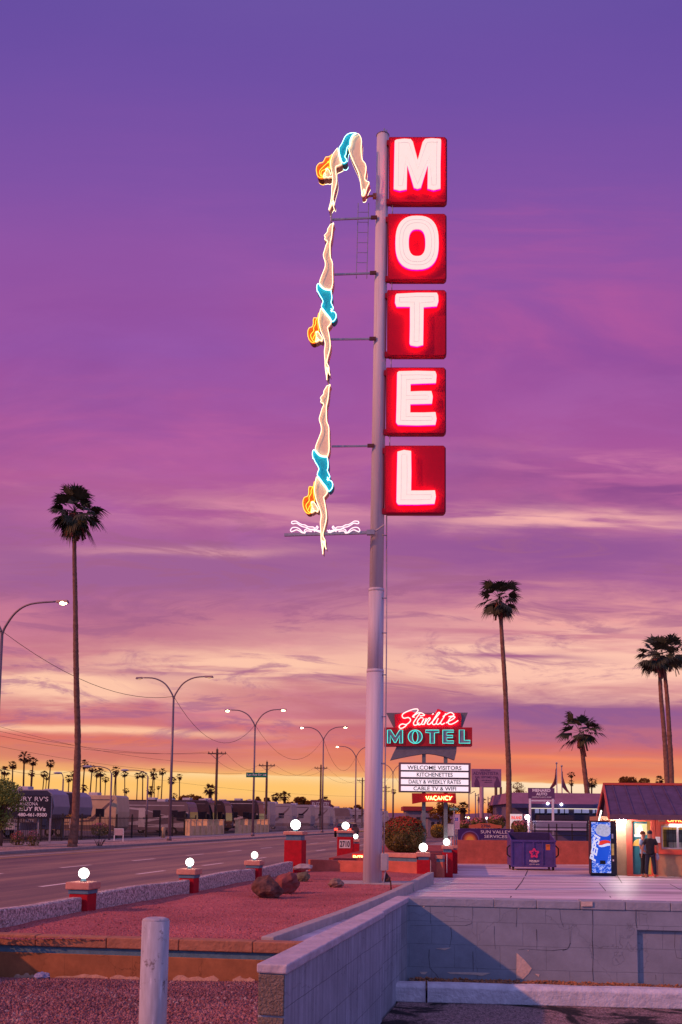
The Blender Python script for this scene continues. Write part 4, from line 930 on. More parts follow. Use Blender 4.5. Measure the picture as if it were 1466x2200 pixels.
# struts from pole to divers
for i, (xa, ya, xb, yb) in enumerate(((712,471.5,806,467.5),(719,589.5,804,586.5),(711,729,803,728),(713,959,799,958))):
    a = at(xa, ya, DY+.16); b = at(xb, yb, DY+.10); g = MB(); o_ = root('diver_strut', a, math.atan2(b.y-a.y, b.x-a.x), ['steel strut holding the topmost diver at the hands', 'steel strut at the legs of the middle diver', 'steel strut at the arm of the middle diver', 'steel strut at the thighs of the lowest diver'][i], 'strut', 'steel struts between pole and divers')
    ln = math.hypot(b.x-a.x, b.y-a.y); dz = b.z-a.z
    g.hexa([(0,-.02,-.022),(ln,-.02,dz-.022),(ln,.02,dz-.022),(0,.02,-.022)], [(0,-.02,.022),(ln,-.02,dz+.022),(ln,.02,dz+.022),(0,.02,.022)]); g.build('bar', m_steel, o_)
    g = MB(); g.box(ln-.11, ln+.06, -.03, .03, dz-.035, dz+.05); g.build('clamp', mat('rust_clamp', (.10,.04,.04), .7, .2), o_)
a = at(793, 421, DY+.1); b = at(807, 420, DY+.1); g = MB(); g.tube([(0,0,0),(b-a)], .03, 8); g.box(b.x-a.x-.07,b.x-a.x+.03,-.05,.05,-.06,.06); g.tube([(-.06,0,-.06),(0,0,0)], .025, 8)
o = g.build('diver_strut', mat('orange_steel', (.35,.12,.06), .5, .2), None); o.location = a; tag(o, 'short orange strut at the feet of the topmost diver', 'strut', 'steel struts between pole and divers')  # plain orange-brown colour on this strut
# hanging wire between hands and toes
g = MB(); g.sm = True; g.tube([at(712.5,455,DY+.1), at(711.5,486,DY+.1)], .022, 8); g.tube([at(707.5,808,DY+.1), at(707,838,DY+.1)], .018, 8)
tag(g.build('link_rod', m_steel), 'thin rods linking one diver to the next', 'rod')
# ladder
rl = root('ladder', at(777,600,DY+.22), 0, 'thin steel ladder hanging on the struts left of the pole', 'ladder'); o_ = rl.location.copy(); la = [(770,436,766,598),(792.5,436,788.5,598)]
for xa,ya,xb,yb in la:
    g = MB(); g.tube([at(xa,ya,DY+.22)-o_, at(xb,yb,DY+.22)-o_], .011, 6); g.build('rail', m_steel, rl)
g = MB()
for y in (455.5, 477, 499, 521, 542.5, 564):
    t = (y-436)/162; g.tube([at(770-4*t,y,DY+.22)-o_, at(792.5-4*t,y,DY+.22)-o_], .009, 6)
g.build('rung', m_steel, rl)

# ------------------------------------------------------------------ marquee sign
MY = 36.6
fm = Fr(935, 1860, MY, -.02); mr = root('marquee_sign', (fm.o.x, fm.o.y, zt), -.02, 'script neon sign over a red motel board and a four line white marquee', 'motel sign'); dzm = fm.o.z - zt
fm.o.z = zt
def cm(P): return [(820+x/7.33, 1500+y/7.33) for x, y in P]
def mq(P, ): return [fm.L(*p) for p in cm(P)]
m_grey = mat('grey_blue_metal', (.16,.16,.18), .55, .15, 3, bump=.1); m_post = mat('teal_grey_post', (.16,.20,.20), .6, .15, 3)
for xa in (911.5, 958.5):
    x0 = fm.L(xa-3.9, 1700)[0]; x1 = fm.L(xa+3.9, 1700)[0]; zt_ = fm.L(xa, 1590)[1]; g = MB(); g.box(x0, x1, .06, .20, -.4, zt_); g.build('post', m_post, mr, bevel=.006)
    if xa < 920: pass
g = MB(); g.prism(mq([(80,232),(720,232),(1360,228),(1190,690),(1180,850),(1150,980),(1000,925),(850,892),(740,878),(640,884),(450,915),(300,945),(135,982),(180,880),(240,760),(200,470)]), -.02, .24); g.build('backing_shape', m_grey, mr, bevel=.01)
g = MB(); g.prism(mq([(205,262),(360,236),(470,215),(560,250),(700,262),(830,268),(880,175),(905,180),(1040,236),(1240,240),(1256,300),(1250,470),(215,470)]), -.10, -.03); g.build('script_panel', mat('deep_red_panel', (.60,.005,.03), .5, .1, 3), mr)
g = MB(); g.prism(mq([(46,466),(1424,466),(1424,760),(46,760)]), -.12, .30); g.build('name_board', mat('bright_red_board', (.42,.012,.02), .5, .12, 3), mr, bevel=.008)
# letters of the name board: outlines reused from the big boxes
m_dull = mat('dull_letter_face', (.22,.20,.27), .7, .35, 6); n_aq = glow('aqua_neon', (.10,.95,.85), 1.15)
def norm(P):
    xs = [p[0] for p in P]; ys = [p[1] for p in P]; return [((x-min(xs))/(max(xs)-min(xs)), (y-min(ys))/(max(ys)-min(ys))) for x, y in P]
slots = {'M':(92,330,508,716),'O':(415,640,506,722),'T':(690,900,510,718),'E':(960,1130,510,716),'L':(1218,1388,508,716)}
def boxmap(P, s): return mq([(s[0]+x*(s[1]-s[0]), s[2]+y*(s[3]-s[2])) for x, y in P])
# slimmer letters with pointed feet
small = {'M':[(0,0),(.22,0),(.52,.52),(.80,0),(1,0),(1,1),(.80,1),(.80,.42),(.55,.95),(.46,.95),(.20,.42),(.18,1),(0,1)],
 'T':[(0,0),(1,0),(1,.18),(.66,.22),(.66,1),(.34,1),(.34,.22),(0,.18)], 'E':[(0,0),(1,0),(1,.17),(.38,.17),(.38,.40),(.92,.40),(.92,.58),(.38,.58),(.38,.82),(1,.82),(1,1),(0,1)], 'L':[(0,0),(.46,0),(.46,.78),(1,.78),(1,1),(0,1)]}
for chx, s in slots.items():
    if chx == 'O':
        po = boxmap([(.5+.5*math.cos(t), .5+.5*math.sin(t)) for t in [2*math.pi*i/28 for i in range(28)]], s); pi_ = boxmap([(.5+.18*math.cos(t), .5+.40*math.sin(t)) for t in [2*math.pi*i/28 for i in range(28)]], s)
        g = MB(); g.ring(po, pi_, -.15, -.12); o = g.build('board_letter', m_dull, mr); g = MB(); g.sm = True
        g.tube([(x,-.17,z) for x,z in offset2(po,-.006)], .0135, 6, closed=True); g.tube([(x,-.17,z) for x,z in offset2(pi_,.006)], .0135, 6, closed=True); g.build('neon_tube', n_aq, o)
    else:
        P = boxmap(small[chx], s); g = MB(); g.prism(P, -.15, -.12); o = g.build('board_letter', m_dull, mr); g = MB(); g.sm = True; g.tube([(x,-.17,z) for x,z in P], .0135, 6, closed=True); g.build('neon_tube', n_aq, o)
n_scr = glow('pink_script_neon', (1.0,.62,.58), 1.9); n_red = glow('red_back_neon', (1.0,.01,.06), 16.0)
STK = [[(395,430),(350,468),(300,485),(275,462),(290,432),(330,415),(380,425),(430,395),(455,350),(420,315),(350,325),(322,290),(345,250),(420,212),(500,185),(560,182),(568,212),(530,255),(485,300),(520,310)],
 [(490,300),(540,262),(600,238),(660,262),(668,280),(600,290)], [(605,245),(570,290),(530,350),(500,400),(515,435),(560,425),(590,395)],
 [(650,322),(610,318),(570,360),(560,405),(590,430),(630,400),(665,330),(635,385),(630,420),(665,415),(690,380)],
 [(700,325),(685,370),(665,425),(700,370),(745,320),(762,335),(725,385),(718,415),(750,420),(785,390)],
 [(785,390),(840,330),(895,265),(912,238),(885,240),(845,300),(805,370),(795,410),(825,425),(865,400)],
 [(890,325),(865,375),(860,412),(890,420),(925,390)], [(795,268),(815,252)],
 [(1005,250),(975,310),(940,365),(925,405),(950,422),(990,400)], [(960,300),(1020,262),(1085,235),(1132,268),(1118,290),(1050,300)],
 [(1010,400),(1060,370),(1110,345),(1150,310),(1120,298),(1075,325),(1045,375),(1050,412),(1090,420),(1150,395),(1200,360)]]
g = MB(); g.sm = True; gr = MB(); gr.sm = True
for P in STK:
    pts = [fm.L(*p) for p in cm([tuple(v) for v in cr([Vector(p) for p in P], 4)])]
    g.tube([(x,-.20,z) for x,z in pts], .019, 6); gr.tube([(x,-.14,z) for x,z in pts], .012, 5)
so_ = g.build('script_neon', n_scr, mr); gr.build('neon_backlight', n_red, so_)
# marquee box
x0, z1m = fm.L(857.5,1638.5); x1, z0m = fm.L(1011,1704)
g = MB(); fr = .045; g.box(x0, x1, -.16, .30, z0m, z1m); mb = g.build('marquee_case', mat('brown_grey_case', (.17,.11,.12), .6, .2), mr, bevel=.01)
m_lit = mat('lit_marquee_panel', (.8,.76,.78), .4, .03, 2, emit=(1.0,.88,.90), es=.66); lines_ = ['WELCOME VISITORS', 'KITCHENETTES', 'DAILY & WEEKLY RATES', 'CABLE TV & WIFI']
m_ink = mat('ink_letter', (.015,.015,.04), .5, 0)
rowsy = [(1038,1155),(1155,1265),(1270,1380),(1380,1482)]; wds = [(405,1252,1065,1138),(552,1115,1175,1245),(425,1242,1288,1358),(500,1168,1395,1462)]
for (ya, yb), tx, (xa, xb, ta, tb) in zip(rowsy, lines_, wds):
    a = mq([(304,ya+8)])[0]; b = mq([(1362,yb-6)])[0]
    g = MB(); g.box(a[0], b[0], -.175, -.155, b[1], a[1]); pn_ = g.build('marquee_panel', m_lit, mr)
    t0 = mq([(xa,ta)])[0]; t1 = mq([(xb,tb)])[0]
    text(tx, t1[0]-t0[0], t0[1]-t1[1], ((t0[0]+t1[0])/2, -.176, (t0[1]+t1[1])/2), m_ink, pn_, ex=.006, bold=.012)
    g = MB(); g.box(a[0], b[0], -.186, -.176, b[1]-.018, b[1]+.002); g.build('letter_rail', m_black, pn_)
# vacancy strip
g = MB(); g.prism(mq([(480,1500),(1165,1500),(1175,1665),(1020,1640),(830,1632),(640,1640),(485,1668)]), -.14, .1); g.build('vacancy_board', mat('vacancy_red', (.45,.012,.01), .5, .1), mr)
VL = {'V':[(0,0),(.45,1),(.9,0)], 'A':[(0,1),(.4,0),(.85,1)], 'C':[(.9,.05),(.3,.0),(0,.35),(.1,.85),(.6,1),(.95,.9)], 'N':[(0,1),(.08,0),(.8,1),(.85,0)], 'Y':[(0,0),(.45,.5),(.95,0),(.45,.5),(.2,1)], 'A2':[(.15,.62),(.7,.62)]}
xs_ = 695; g = MB(); g.sm = True; gr = MB(); gr.sm = True
for k, chx in enumerate('VACANCY'):
    for key in ([chx] + (['A2'] if chx == 'A' else [])):
        P = [(xs_+k*60+u*52, 1548+v*58) for u, v in VL[key]]; pts = mq(P)
        g.tube([(x,-.20,z) for x,z in pts], .019, 6); gr.tube([(x,-.16,z) for x,z in pts], .010, 5)
vo = g.build('vacancy_neon', glow('yellow_neon', (1.0,.72,.22), 4.0), mr); gr.build('neon_backlight', glow('red_back_neon_low', (1.0,.02,.01), 16.0), vo)
# entrance sign beside the pole
fe = Fr(775, 1842, 31.5, -.03); er = root('entrance_sign', (fe.o.x, fe.o.y, zp(31.5)+.0), -.03, 'small red neon entrance sign half hidden by the tall pole', 'neon sign'); ez = fe.o.z - er.location.z
g = MB(); a = fe.L(757,1835); b = fe.L(806,1850); g.box(a[0], b[0], 0, .12, b[1]+ez, a[1]+ez); eb_ = g.build('sign_box', mat('red_box_glow', (.5,.01,.01), .5, 0, emit=(1,.02,.01), es=.8), er)  # neon glow on the box is put in as red emission
text('ENTRANCE', (b[0]-a[0])*2.02*.86/2*1.06, .13, ((a[0]+b[0])/2, -.006, (a[1]+b[1])/2+ez), glow('yellow_neon', (1.0,.72,.22), 4.0), eb_, bold=.03)
g = MB(); g.box(-.04, .04, .03, .09, -.05, ez+.0+b[1]); g.build('post', m_steel, er)
# ------------------------------------------------------------------ palms
m_frond = mat('palm_frond', (.045,.05,.025), .6, .4, 4, spec=.3); m_dead = mat('dead_frond', (.16,.045,.03), .9, .3, 4); m_trunk = mat('palm_trunk', (.20,.10,.07), .95, .35, 5, bump=.8, bscale=20)
m_ffar = mat('far_palm_frond', (.035,.022,.012), .8, .3, 1, fn=translucent((.35,.13,.02), .3)); m_tfar = mat('far_palm_trunk', (.07,.035,.025), .9, .2, 1)
def fronds(g, c, Rr, nf, nl, rn, e0=80, e1=-48, wleaf=.045, droop=.35, flat=1.0):
    for i in range(nf):
        t = (i + .5)/nf; el = R(e0 + (e1-e0)*t**.85 + rn.uniform(-8, 8)); az = i*2.39996 + rn.uniform(-.3, .3)
        d = Vector((math.cos(el)*math.cos(az), math.cos(el)*math.sin(az), math.sin(el))); k = Rr*rn.uniform(.72, 1.15)*(1.0 if t < .8 else .85)
        side = d.cross(Vector((0,0,1))).normalized(); side = (side + d.cross(side)*rn.uniform(-.7,.7)).normalized(); p = Vector(c) + d*k*.42 + Vector((0,0,-.04*k))
        g.add([Vector(c)-side*.02, Vector(c)+side*.02, p+side*.012, p-side*.012], [(0,1,2,3)])
        for j in range(nl):
            u = (j+.5)/nl*2-1; an = u*R(58) + rn.uniform(-.04,.04); q = (d*math.cos(an) + side*math.sin(an)).normalized(); ln = k*(.66 - .16*abs(u))*rn.uniform(.85,1.08)
            m1 = p + q*ln*.55 + Vector((0,0,-droop*ln*.16)); m2 = p + q*ln*.9 + Vector((0,0,-droop*ln*(.6+.5*rn.random()))); n_ = q.cross(d.cross(side)).normalized()*wleaf*Rr*.5
            if n_.length < 1e-6: n_ = side*wleaf*Rr*.5
            g.add([p-n_*.5, p+n_*.5, m1+n_, m1-n_, m2+n_*.1], [(0,1,2,3),(3,2,4)])
def skirt(g, c, Rr, n, rn):
    for i in range(n):
        az = rn.uniform(0, 6.28); r0 = .12*Rr; ln = Rr*rn.uniform(.35,.8); o = Vector((math.cos(az), math.sin(az), 0)); p = Vector(c)+o*r0+Vector((0,0,-.05*Rr)); q = p + o*ln*rn.uniform(.1,.5) + Vector((0,0,-ln)); s = Vector((-o.y,o.x,0))*.06*Rr
        g.add([p-s*.3,p+s*.3,q+s,q-s*.6], [(0,1,2,3)])
def big_palm(label, pts, Y, Rpx, crown_px, nf, nl, seed, basez=None, Rz=1.0, skirtn=26, e1=-50, grp=None):
    rn = random.Random(seed); P = [at(x, y, Y) for x, y, _ in pts]; b = P[-1]; o = root('palm_tree', b, 0, label, 'palm tree', grp)
    Q = cr([p-b for p in P], 5); W = []
    for i in range(len(Q)):
        t = i/5; k = min(int(t), len(pts)-2); u = t-k; W.append((pts[k][2]*(1-u)+pts[k+1][2]*u)*Y/FPX/2*(1+.05*math.sin(i*2.7)))
    # subdivide for ring relief
    g = MB(); g.sm = True; QQ = []; WW = []
    for i in range(len(Q)-1):
        for j in range(6):
            u = j/6; QQ.append(Q[i].lerp(Q[i+1], u)); WW.append((W[i]*(1-u)+W[i+1]*u)*(1+rn.uniform(-.05,.05)))
    QQ.append(Q[-1]); WW.append(W[-1]); g.tube(QQ, WW, 12); g.build('trunk', m_trunk, o)
    c = at(*crown_px, Y)-b; Rr = Rpx*Y/FPX; g = MB(); fronds(g, c, Rr, nf, nl, rn, e1=e1); g.build('crown', m_frond, o)
    g = MB(); skirt(g, c+Vector((0,0,-.05*Rr)), Rr, skirtn, rn)
    if skirtn: g.build('dead_fronds', m_dead, o)
    return o
big_palm('tall slender palm on the verge at the left, its trunk in front of the trailers', [(160,1125,9),(160,1200,9.5),(162,1300,10.5),(163,1400,12),(165,1500,13),(167,1600,14),(162,1750,17),(155,1822,23)], 59, 74, (160,1098), 50, 20, 1, skirtn=60, e1=-66)
big_palm('tall thin palm leaning left, just right of the marquee sign', [(1075,1300,8),(1079,1370,9),(1086,1480,10),(1089,1560,11),(1093,1640,11.5),(1094,1720,12.5),(1094,1850,14)], 62, 60, (1073,1284), 34, 18, 2, skirtn=12, e1=-70)
big_palm('short crooked palm leaning left behind the auto shop sign', [(1247,1585,14),(1251,1610,9),(1257,1660,10),(1264,1720,12),(1272,1800,13)], 70, 66, (1247,1572), 24, 20, 3, skirtn=6, e1=-30)
big_palm('front palm of the close pair at the right edge, left trunk', [(1418,1440,8),(1421,1500,9),(1428,1580,10),(1433,1660,11),(1437,1780,12)], 64, 60, (1410,1408), 34, 18, 4, skirtn=18, e1=-55)
big_palm('second palm of the close pair at the right edge, right trunk', [(1428,1440,8),(1434,1500,9),(1439,1580,10),(1443,1660,11),(1447,1780,12)], 66, 60, (1440,1402), 34, 18, 5, skirtn=14, e1=-55)
# skyline palms: three shapes, copied
FPL = [(30,1632,22),(54,1617,21),(69,1627,18),(66,1654,14),(91,1655,14),(97,1664,12),(104,1630,20),(147,1664,18),(157,1655,14),(178,1634,17),(193,1642,18),(180,1685,16),(207,1656,14),(219,1650,20),(226,1668,13),(252,1648,16),(245,1657,13),(272,1655,16),(274,1692,13),(296,1659,15),(309,1656,15),(326,1651,16),(334,1662,13),(349,1650,16),(339,1687,10),(322,1690,17),(367,1669,15),(388,1662,15),(372,1702,17),
 (701,1713,14),(1229,1657,15),(1226,1675,15),(1269,1671,20),(1419,1669,16),(1034,1711,18),(846,1696,10),(1301,1697,12),(9,1648,18),(610,1712,0)]
protos = []
def far_palm(h, Rr, seed):
    rn = random.Random(seed); o = root('skyline_palm', (0,0,0), 0); g = MB(); g.sm = True
    bx = rn.uniform(-.5,.5); g.tube([(bx*(1-t)**2*1.2, 0, h*t) for t in (0,.25,.5,.75,1)], [.34,.27,.23,.21,.2], 7); g.build('trunk', m_tfar, o)
    g = MB(); fronds(g, (0,0,h), Rr, 24, 8, rn, wleaf=.10, e1=-66); skirt(g, (0,0,h-.1), Rr, 10, rn); g.build('crown', m_ffar, o); return o
n = 0
def where(x):
    for a, b, s in ((-20,20,'at the far left edge'),(20,62,'above the trailer banner'),(62,120,'left of the tall verge palm'),(120,170,'beside the tall verge palm'),(170,262,'above the white lit trailer'),(262,345,'above the swirl striped motorhome'),(345,410,'left of the first double street lamp'),(600,760,'beyond the caravans right of the second street lamp'),(800,900,'between tall pole and marquee'),(1000,1080,'below the billboard'),(1200,1240,'left of the short crooked palm'),(1240,1320,'just behind the short crooked palm'),(1380,1466,'left of the close pair of palms')):
        if a <= x < b: return s
    return 'on the skyline'
cnt = {}
for i, (x, yt, wpx) in enumerate(FPL):
    if not wpx: continue
    Rr = 1.9; Y = Rr*2*FPX/wpx*1.0; Y = min(Y, 520); top = at(x, yt+wpx*.42, Y); h = top.z-.2; Rr = wpx*Y/FPX/2*1.45
    k = i % 4
    if len(protos) <= k: o = far_palm(20, 2.0, 40+k); protos.append(o)
    else: o = copy_tree(protos[k])
    o.location = (top.x, top.y, 0.0); Rr *= random.uniform(.82,1.15); o.scale = (Rr/2.0, Rr/2.0, h/20); o.rotation_euler = (R(random.uniform(-2.2,2.2)),R(random.uniform(-2.2,2.2)),random.uniform(0,6))
    for kd in kids(o): pass
    wh = where(x); mates = sorted(q for q, _, w2 in FPL if w2 and where(q) == wh); size = 'tall' if yt < 1652 else ('medium' if yt < 1672 else 'short')
    od = ['leftmost','second','third','fourth','fifth','sixth','seventh','eighth','ninth','tenth'][mates.index(x)]
    tag(o, (f'{size} skyline palm {wh}' if len(mates) == 1 else f'{size} skyline palm, {od}' + ('' if od == 'leftmost' else ' from the left') + f' of those {wh}'), 'palm tree', 'skyline palms against the sunset')
# crowns of the copies are stretched by the trunk scale: give crowns their true height ratio
for o in [o for o in bpy.data.objects if o.name.startswith('skyline_palm')]:
    sxy = o.scale.x; szz = o.scale.z
    for kd in kids(o):
        if kd.name.startswith('crown'): kd.scale = (1, 1, sxy/szz); kd.location = (0, 0, 20*(1 - sxy/szz))
# date palms, broader
for (x, yt, wpx, Y, lb) in ((452,1684,30,170,'broad round headed palm beside the first utility pole'),(593,1703,24,230,'left one of two broad palms above the caravans'),(612,1700,28,220,'right one of two broad palms above the caravans'),(995,1722,32,110,'broad feathery palm under the right corner of the marquee')):
    top = at(x, yt+wpx*.42, Y); Rr = wpx*Y/FPX/2*1.15; o = root('date_palm', (top.x, top.y, 0), 0, lb, 'palm tree'); g = MB(); g.sm = True; g.tube([(0,0,0),(0,0,top.z*.5),(0,0,top.z)], [.35,.3,.3], 8); g.build('trunk', m_tfar, o)
    g = MB(); fronds(g, (0,0,top.z), Rr, 34, 12, random.Random(int(x)), wleaf=.06, e1=-50); g.build('crown', m_ffar, o)

# ------------------------------------------------------------------ broadleaf trees and shrubs
def leafcloud(g, blobs, n, size, rn, flat=.6):
    tot = sum(b[3]**2 for b in blobs)
    for bx, by, bz, br in blobs:
        for _ in range(int(n*br*br/tot)):
            while True:
                v = Vector((rn.uniform(-1,1), rn.uniform(-1,1), rn.uniform(-1,1)))
                if .15 < v.length < 1: break
            v = v.normalized()*(v.length**.45)*br*rn.uniform(.75,1.15); p = Vector((bx,by,bz)) + Vector((v.x, v.y, v.z*flat)); a = Vector((rn.gauss(0,1), rn.gauss(0,1), rn.gauss(0,1))).normalized(); b = a.orthogonal().normalized(); c = a.cross(b); s = size*rn.uniform(.6,1.4)
            g.add([p-b*s, p-c*s*.45, p+b*s, p+c*s*.45], [(0,1,2,3)])
def tree(name, label, x, ybase_z, Y, wpx, hpx, ytop, m, n, leaf, seed, cat='tree', grp=None, nb=9, airy=1.0, tr=.14):
    rn = random.Random(seed); sc_ = Y/FPX; wpx, hpx, ytop = (wpx*1.35, hpx*1.25, ytop-3) if name == 'desert_tree' else (wpx, hpx, ytop); n = int(n*1.4); top = at(x, ytop, Y); H = top.z - ybase_z; Wd = wpx*sc_; hc = hpx*sc_
    o = root(name, (top.x, Y, ybase_z), 0, label, cat, grp); blobs = []
    for k in range(nb):
        a = rn.uniform(0, 6.28); r_ = rn.uniform(.0,.72)*Wd/2; zz_ = H - hc*.5 + rn.uniform(-.34,.30)*hc*(1-r_/(Wd/2)*.5); blobs.append((r_*math.cos(a), r_*math.sin(a)*.8, zz_, min(Wd,hc*1.6)*rn.uniform(.15,.27)*airy))
    g = MB(); g.sm = True; tz = max(.3, H-hc*.95); g.tube([(0,0,-.1),(.05*tz,0,tz*.6),(0,0,tz)], [tr*1.4,tr,tr*.8], 8)
    for bx,by,bz,br in blobs: g.tube([(0,0,tz*.9),(bx*.5,by*.5,(tz+bz)/2+.1*bz*rn.random()),(bx,by,bz)], [tr*.6,tr*.35,tr*.12], 5)
    g.build('trunk', m_wood, o); g = MB(); leafcloud(g, blobs, n, leaf, rn, .75); g.build('crown', m, o); return o
m_leafd = mat('dusk_leaf', (.09,.05,.015), .6, .5, 1.5, spec=.2, fn=translucent((.55,.22,.03), .45)); m_leafg = mat('green_leaf', (.20,.25,.05), .6, .45, 1.2); m_leafo = mat('bush_leaf', (.15,.12,.03), .6, .5, 2.0)
tree('mesquite_tree', 'feathery green tree at the left edge, branches over the trailer banner', 6, .26, 58, 128, 125, 1660, m_leafg, 6500, .07, 3, nb=20, airy=.95)
for i, (x, yt, wpx, hpx, Y, lb) in enumerate(((398,1702,36,32,210,'airy tree left of the first utility pole'),(428,1712,26,22,200,'low tree just left of the first utility pole'),(487,1722,22,24,190,'small round tree right of the first utility pole'),(514,1720,34,26,200,'dark round tree beside the green street sign pole'),(541,1717,26,26,210,'dark tree just under the green street sign'),(556,1694,12,48,210,'narrow upright tree behind the second street lamp'),(574,1697,14,44,215,'narrow upright tree behind the second utility pole'),(645,1711,30,36,230,'tall dark tree left of the far dealer sign'),(664,1713,30,34,240,'dark tree touching the far dealer sign'),(742,1737,44,22,300,'low wide tree beside the tall pole, far away'),(772,1727,24,30,300,'dark tree at the left edge of the tall pole'),(1362,1667,74,30,95,'rounded tree showing above the motel roof'),(1108,1673,50,62,75,'thin leafed desert tree beside the tall palm'),(1065,1716,36,44,95,'ragged tree under the billboard'),(950,1712,44,56,105,'dark tree seen between the marquee posts'),(630,1722,26,24,240,'low dark tree above the white caravans'),(470,1728,60,20,230,'long low row of dark trees behind the motorhomes'),(1288,1735,20,14,100,'small shrub left of the motel gable'))):
    tree('desert_tree', lb, x, .2, Y, wpx, hpx, yt, m_leafd, 1500 if wpx < 60 else 2600, Y*.0011 if 'desert' not in lb else .05, 50+i, grp='trees along the sunset skyline', nb=8)
# round bush right of the pole
def bush(label, x0, x1, y0, y1, Y, n, leaf, m, seed, zb=None, name='round_bush', tips=None):
    rn = random.Random(seed); c = at((x0+x1)/2, (y0+y1)/2, Y); s = Y/FPX; rx, rz_ = (x1-x0)*s/2, (y1-y0)*s/2; base = c.z-rz_ if zb is None else zb; o = root(name, (c.x, Y, base), 0, label, 'bush'); g = MB(); g.sm = True
    for k in range(9):
        a = rn.uniform(0,6.28); g.tube([(.05*math.cos(a),.05*math.sin(a),-.1),(rx*.4*math.cos(a),rx*.4*math.sin(a),rz_*.6),(rx*.7*math.cos(a),rx*.7*math.sin(a),rz_*rn.uniform(.9,1.4))], [.03,.02,.008], 5)
    g.build('stem', m_wood, o); g = MB(); g.mi = 0
    cz = c.z-base
    for _ in range(n):
        v = Vector((rn.gauss(0,1),rn.gauss(0,1),rn.gauss(0,1))).normalized(); k = (1-rn.random()**2.2*.28)*(1+.15*noise.noise(v*3.1+Vector((seed,0,0)))+.03*noise.noise(v*9)); e = 1/max(abs(v.x)**2.6+abs(v.y)**2.6+abs(v.z)**2.6, .1)**(1/2.6)
        p = Vector((v.x*rx*e*k, v.y*rx*e*k, cz+v.z*rz_*e*k)); 
        if p.z < 0: continue
        a = (v+Vector((rn.gauss(0,.7),rn.gauss(0,.7),rn.gauss(0,.7)))).normalized(); b = a.orthogonal().normalized(); b = Matrix.Rotation(rn.uniform(0,6.28),3,a) @ b; cc = a.cross(b); q = leaf*rn.uniform(.6,1.3)
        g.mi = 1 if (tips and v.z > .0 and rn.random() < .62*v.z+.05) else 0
        g.add([p-b*q, p-cc*q*.5, p+b*q, p+cc*q*.5], [(0,1,2,3)])
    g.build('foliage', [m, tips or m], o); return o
bush('big clipped round bush with red glow painted on its upper leaves right of the tall pole', 824, 913, 1757, 1832, 37, 16000, .035, m_leafo, 6, zb=zt, tips=mat('red_glow_leaf', (.40,.03,.015), .6, .3))  # upper leaves are painted red for the glow on top
bush('small yellow flowering shrub behind the marquee lamp', 926, 955, 1772, 1800, 46, 3000, .035, m_leafo, 8, zb=.3, tips=mat('yellow_flower', (.6,.35,.02), .6, .2), name='flowering_bush')
for i, (x0,x1,y0,y1,lb) in enumerate(((24,52,1786,1826,'pink flowering shrub on the verge at the far left'),(58,84,1784,1828,'pink flowering shrub left of the tall verge palm'),(196,234,1768,1796,'low dry shrub before the lit white trailer'))):
    bush(lb, x0, x1, y0, y1, 60, 700, .05, m_leafo, 30+i, zb=.3, name='verge_shrub', tips=mat('pink_flower', (.6,.16,.2), .6, .2))
for i, (x0,x1,y0,y1,Y,lb) in enumerate(((985,1012,1764,1782,52,'dark shrub behind the left end of the purple sign'),(1050,1086,1752,1780,56,'oleander shrub behind the number 2706'),(1100,1132,1764,1792,54,'low green shrub behind the dumpster, left side'),(1012,1044,1758,1778,58,'shrub with small flowers behind the arched number board'))):
    bush(lb, x0, x1, y0, y1, Y, 1500, .07, m_leafo, 60+i, zb=.0, name='oleander_bush', tips=mat('pink_flower', (.6,.16,.2), .6, .2))

# ------------------------------------------------------------------ street lamps, poles and wires
m_lp = mat('street_lamp_steel', (.20,.15,.18), .45, .12, 3, metal=.4); m_sod = glow('sodium_lamp', (1.0,.62,.28), 24.0); m_off = mat('lamp_lens_off', (.75,.55,.35), .3, 0, emit=(1,.6,.3), es=.5)
ul = math.atan2(-SN.y, -SN.x)
def dlamp(Y, lit, label, H=11.1, arm=2.55):
    p = S(Y/.9779, 21, .3); p = S((Y)/.9779 - 21*.2093*0, 21, .3)
    l = (Y - .2093*21)/.9779; p = S(l, 21, .3); r = root('street_lamp', p, SYAW, label, 'street lamp', 'double armed street lamps along the road')
    g = MB(); g.sm = True; g.tube([(0,0,0),(0,0,H*.5),(0,0,H)], [.13,.10,.075], 12); g.tube([(0,0,0),(0,0,.35)], [.2,.15], 12); g.build('pole', m_lp, r)
    for sg in (-1, 1):
        g = MB(); g.sm = True; pts = cr([(0,0,H-.2),(sg*.18,0,H+.25),(sg*.75,0,H+1.0),(sg*1.6,0,H+1.42),(sg*arm,0,H+1.5)], 4); g.tube(pts, [.07-.025*i/len(pts) for i in range(len(pts))], 8); a = g.build('arm', m_lp, r)
        g = MB(); x0 = sg*arm; g.hexa([(x0-.08,-.1,H+1.43),(x0+sg*.6,-.13,H+1.40),(x0+sg*.6,.13,H+1.40),(x0-.08,.1,H+1.43)][::1 if sg > 0 else -1], [(x0-.08,-.06,H+1.56),(x0+sg*.55,-.09,H+1.55),(x0+sg*.55,.09,H+1.55),(x0-.08,.06,H+1.56)][::1 if sg > 0 else -1]); g.build('lamp_head', m_lp, r)
        g = MB(); g.sm = True; g.ball((x0+sg*.30,0,H+1.41), .13 if lit else .1, 12, 8, (1.6,1,.8)); g.build('lamp_lens', m_sod if lit else m_off, r)
    return p + Vector((0,0,H))
ls = []
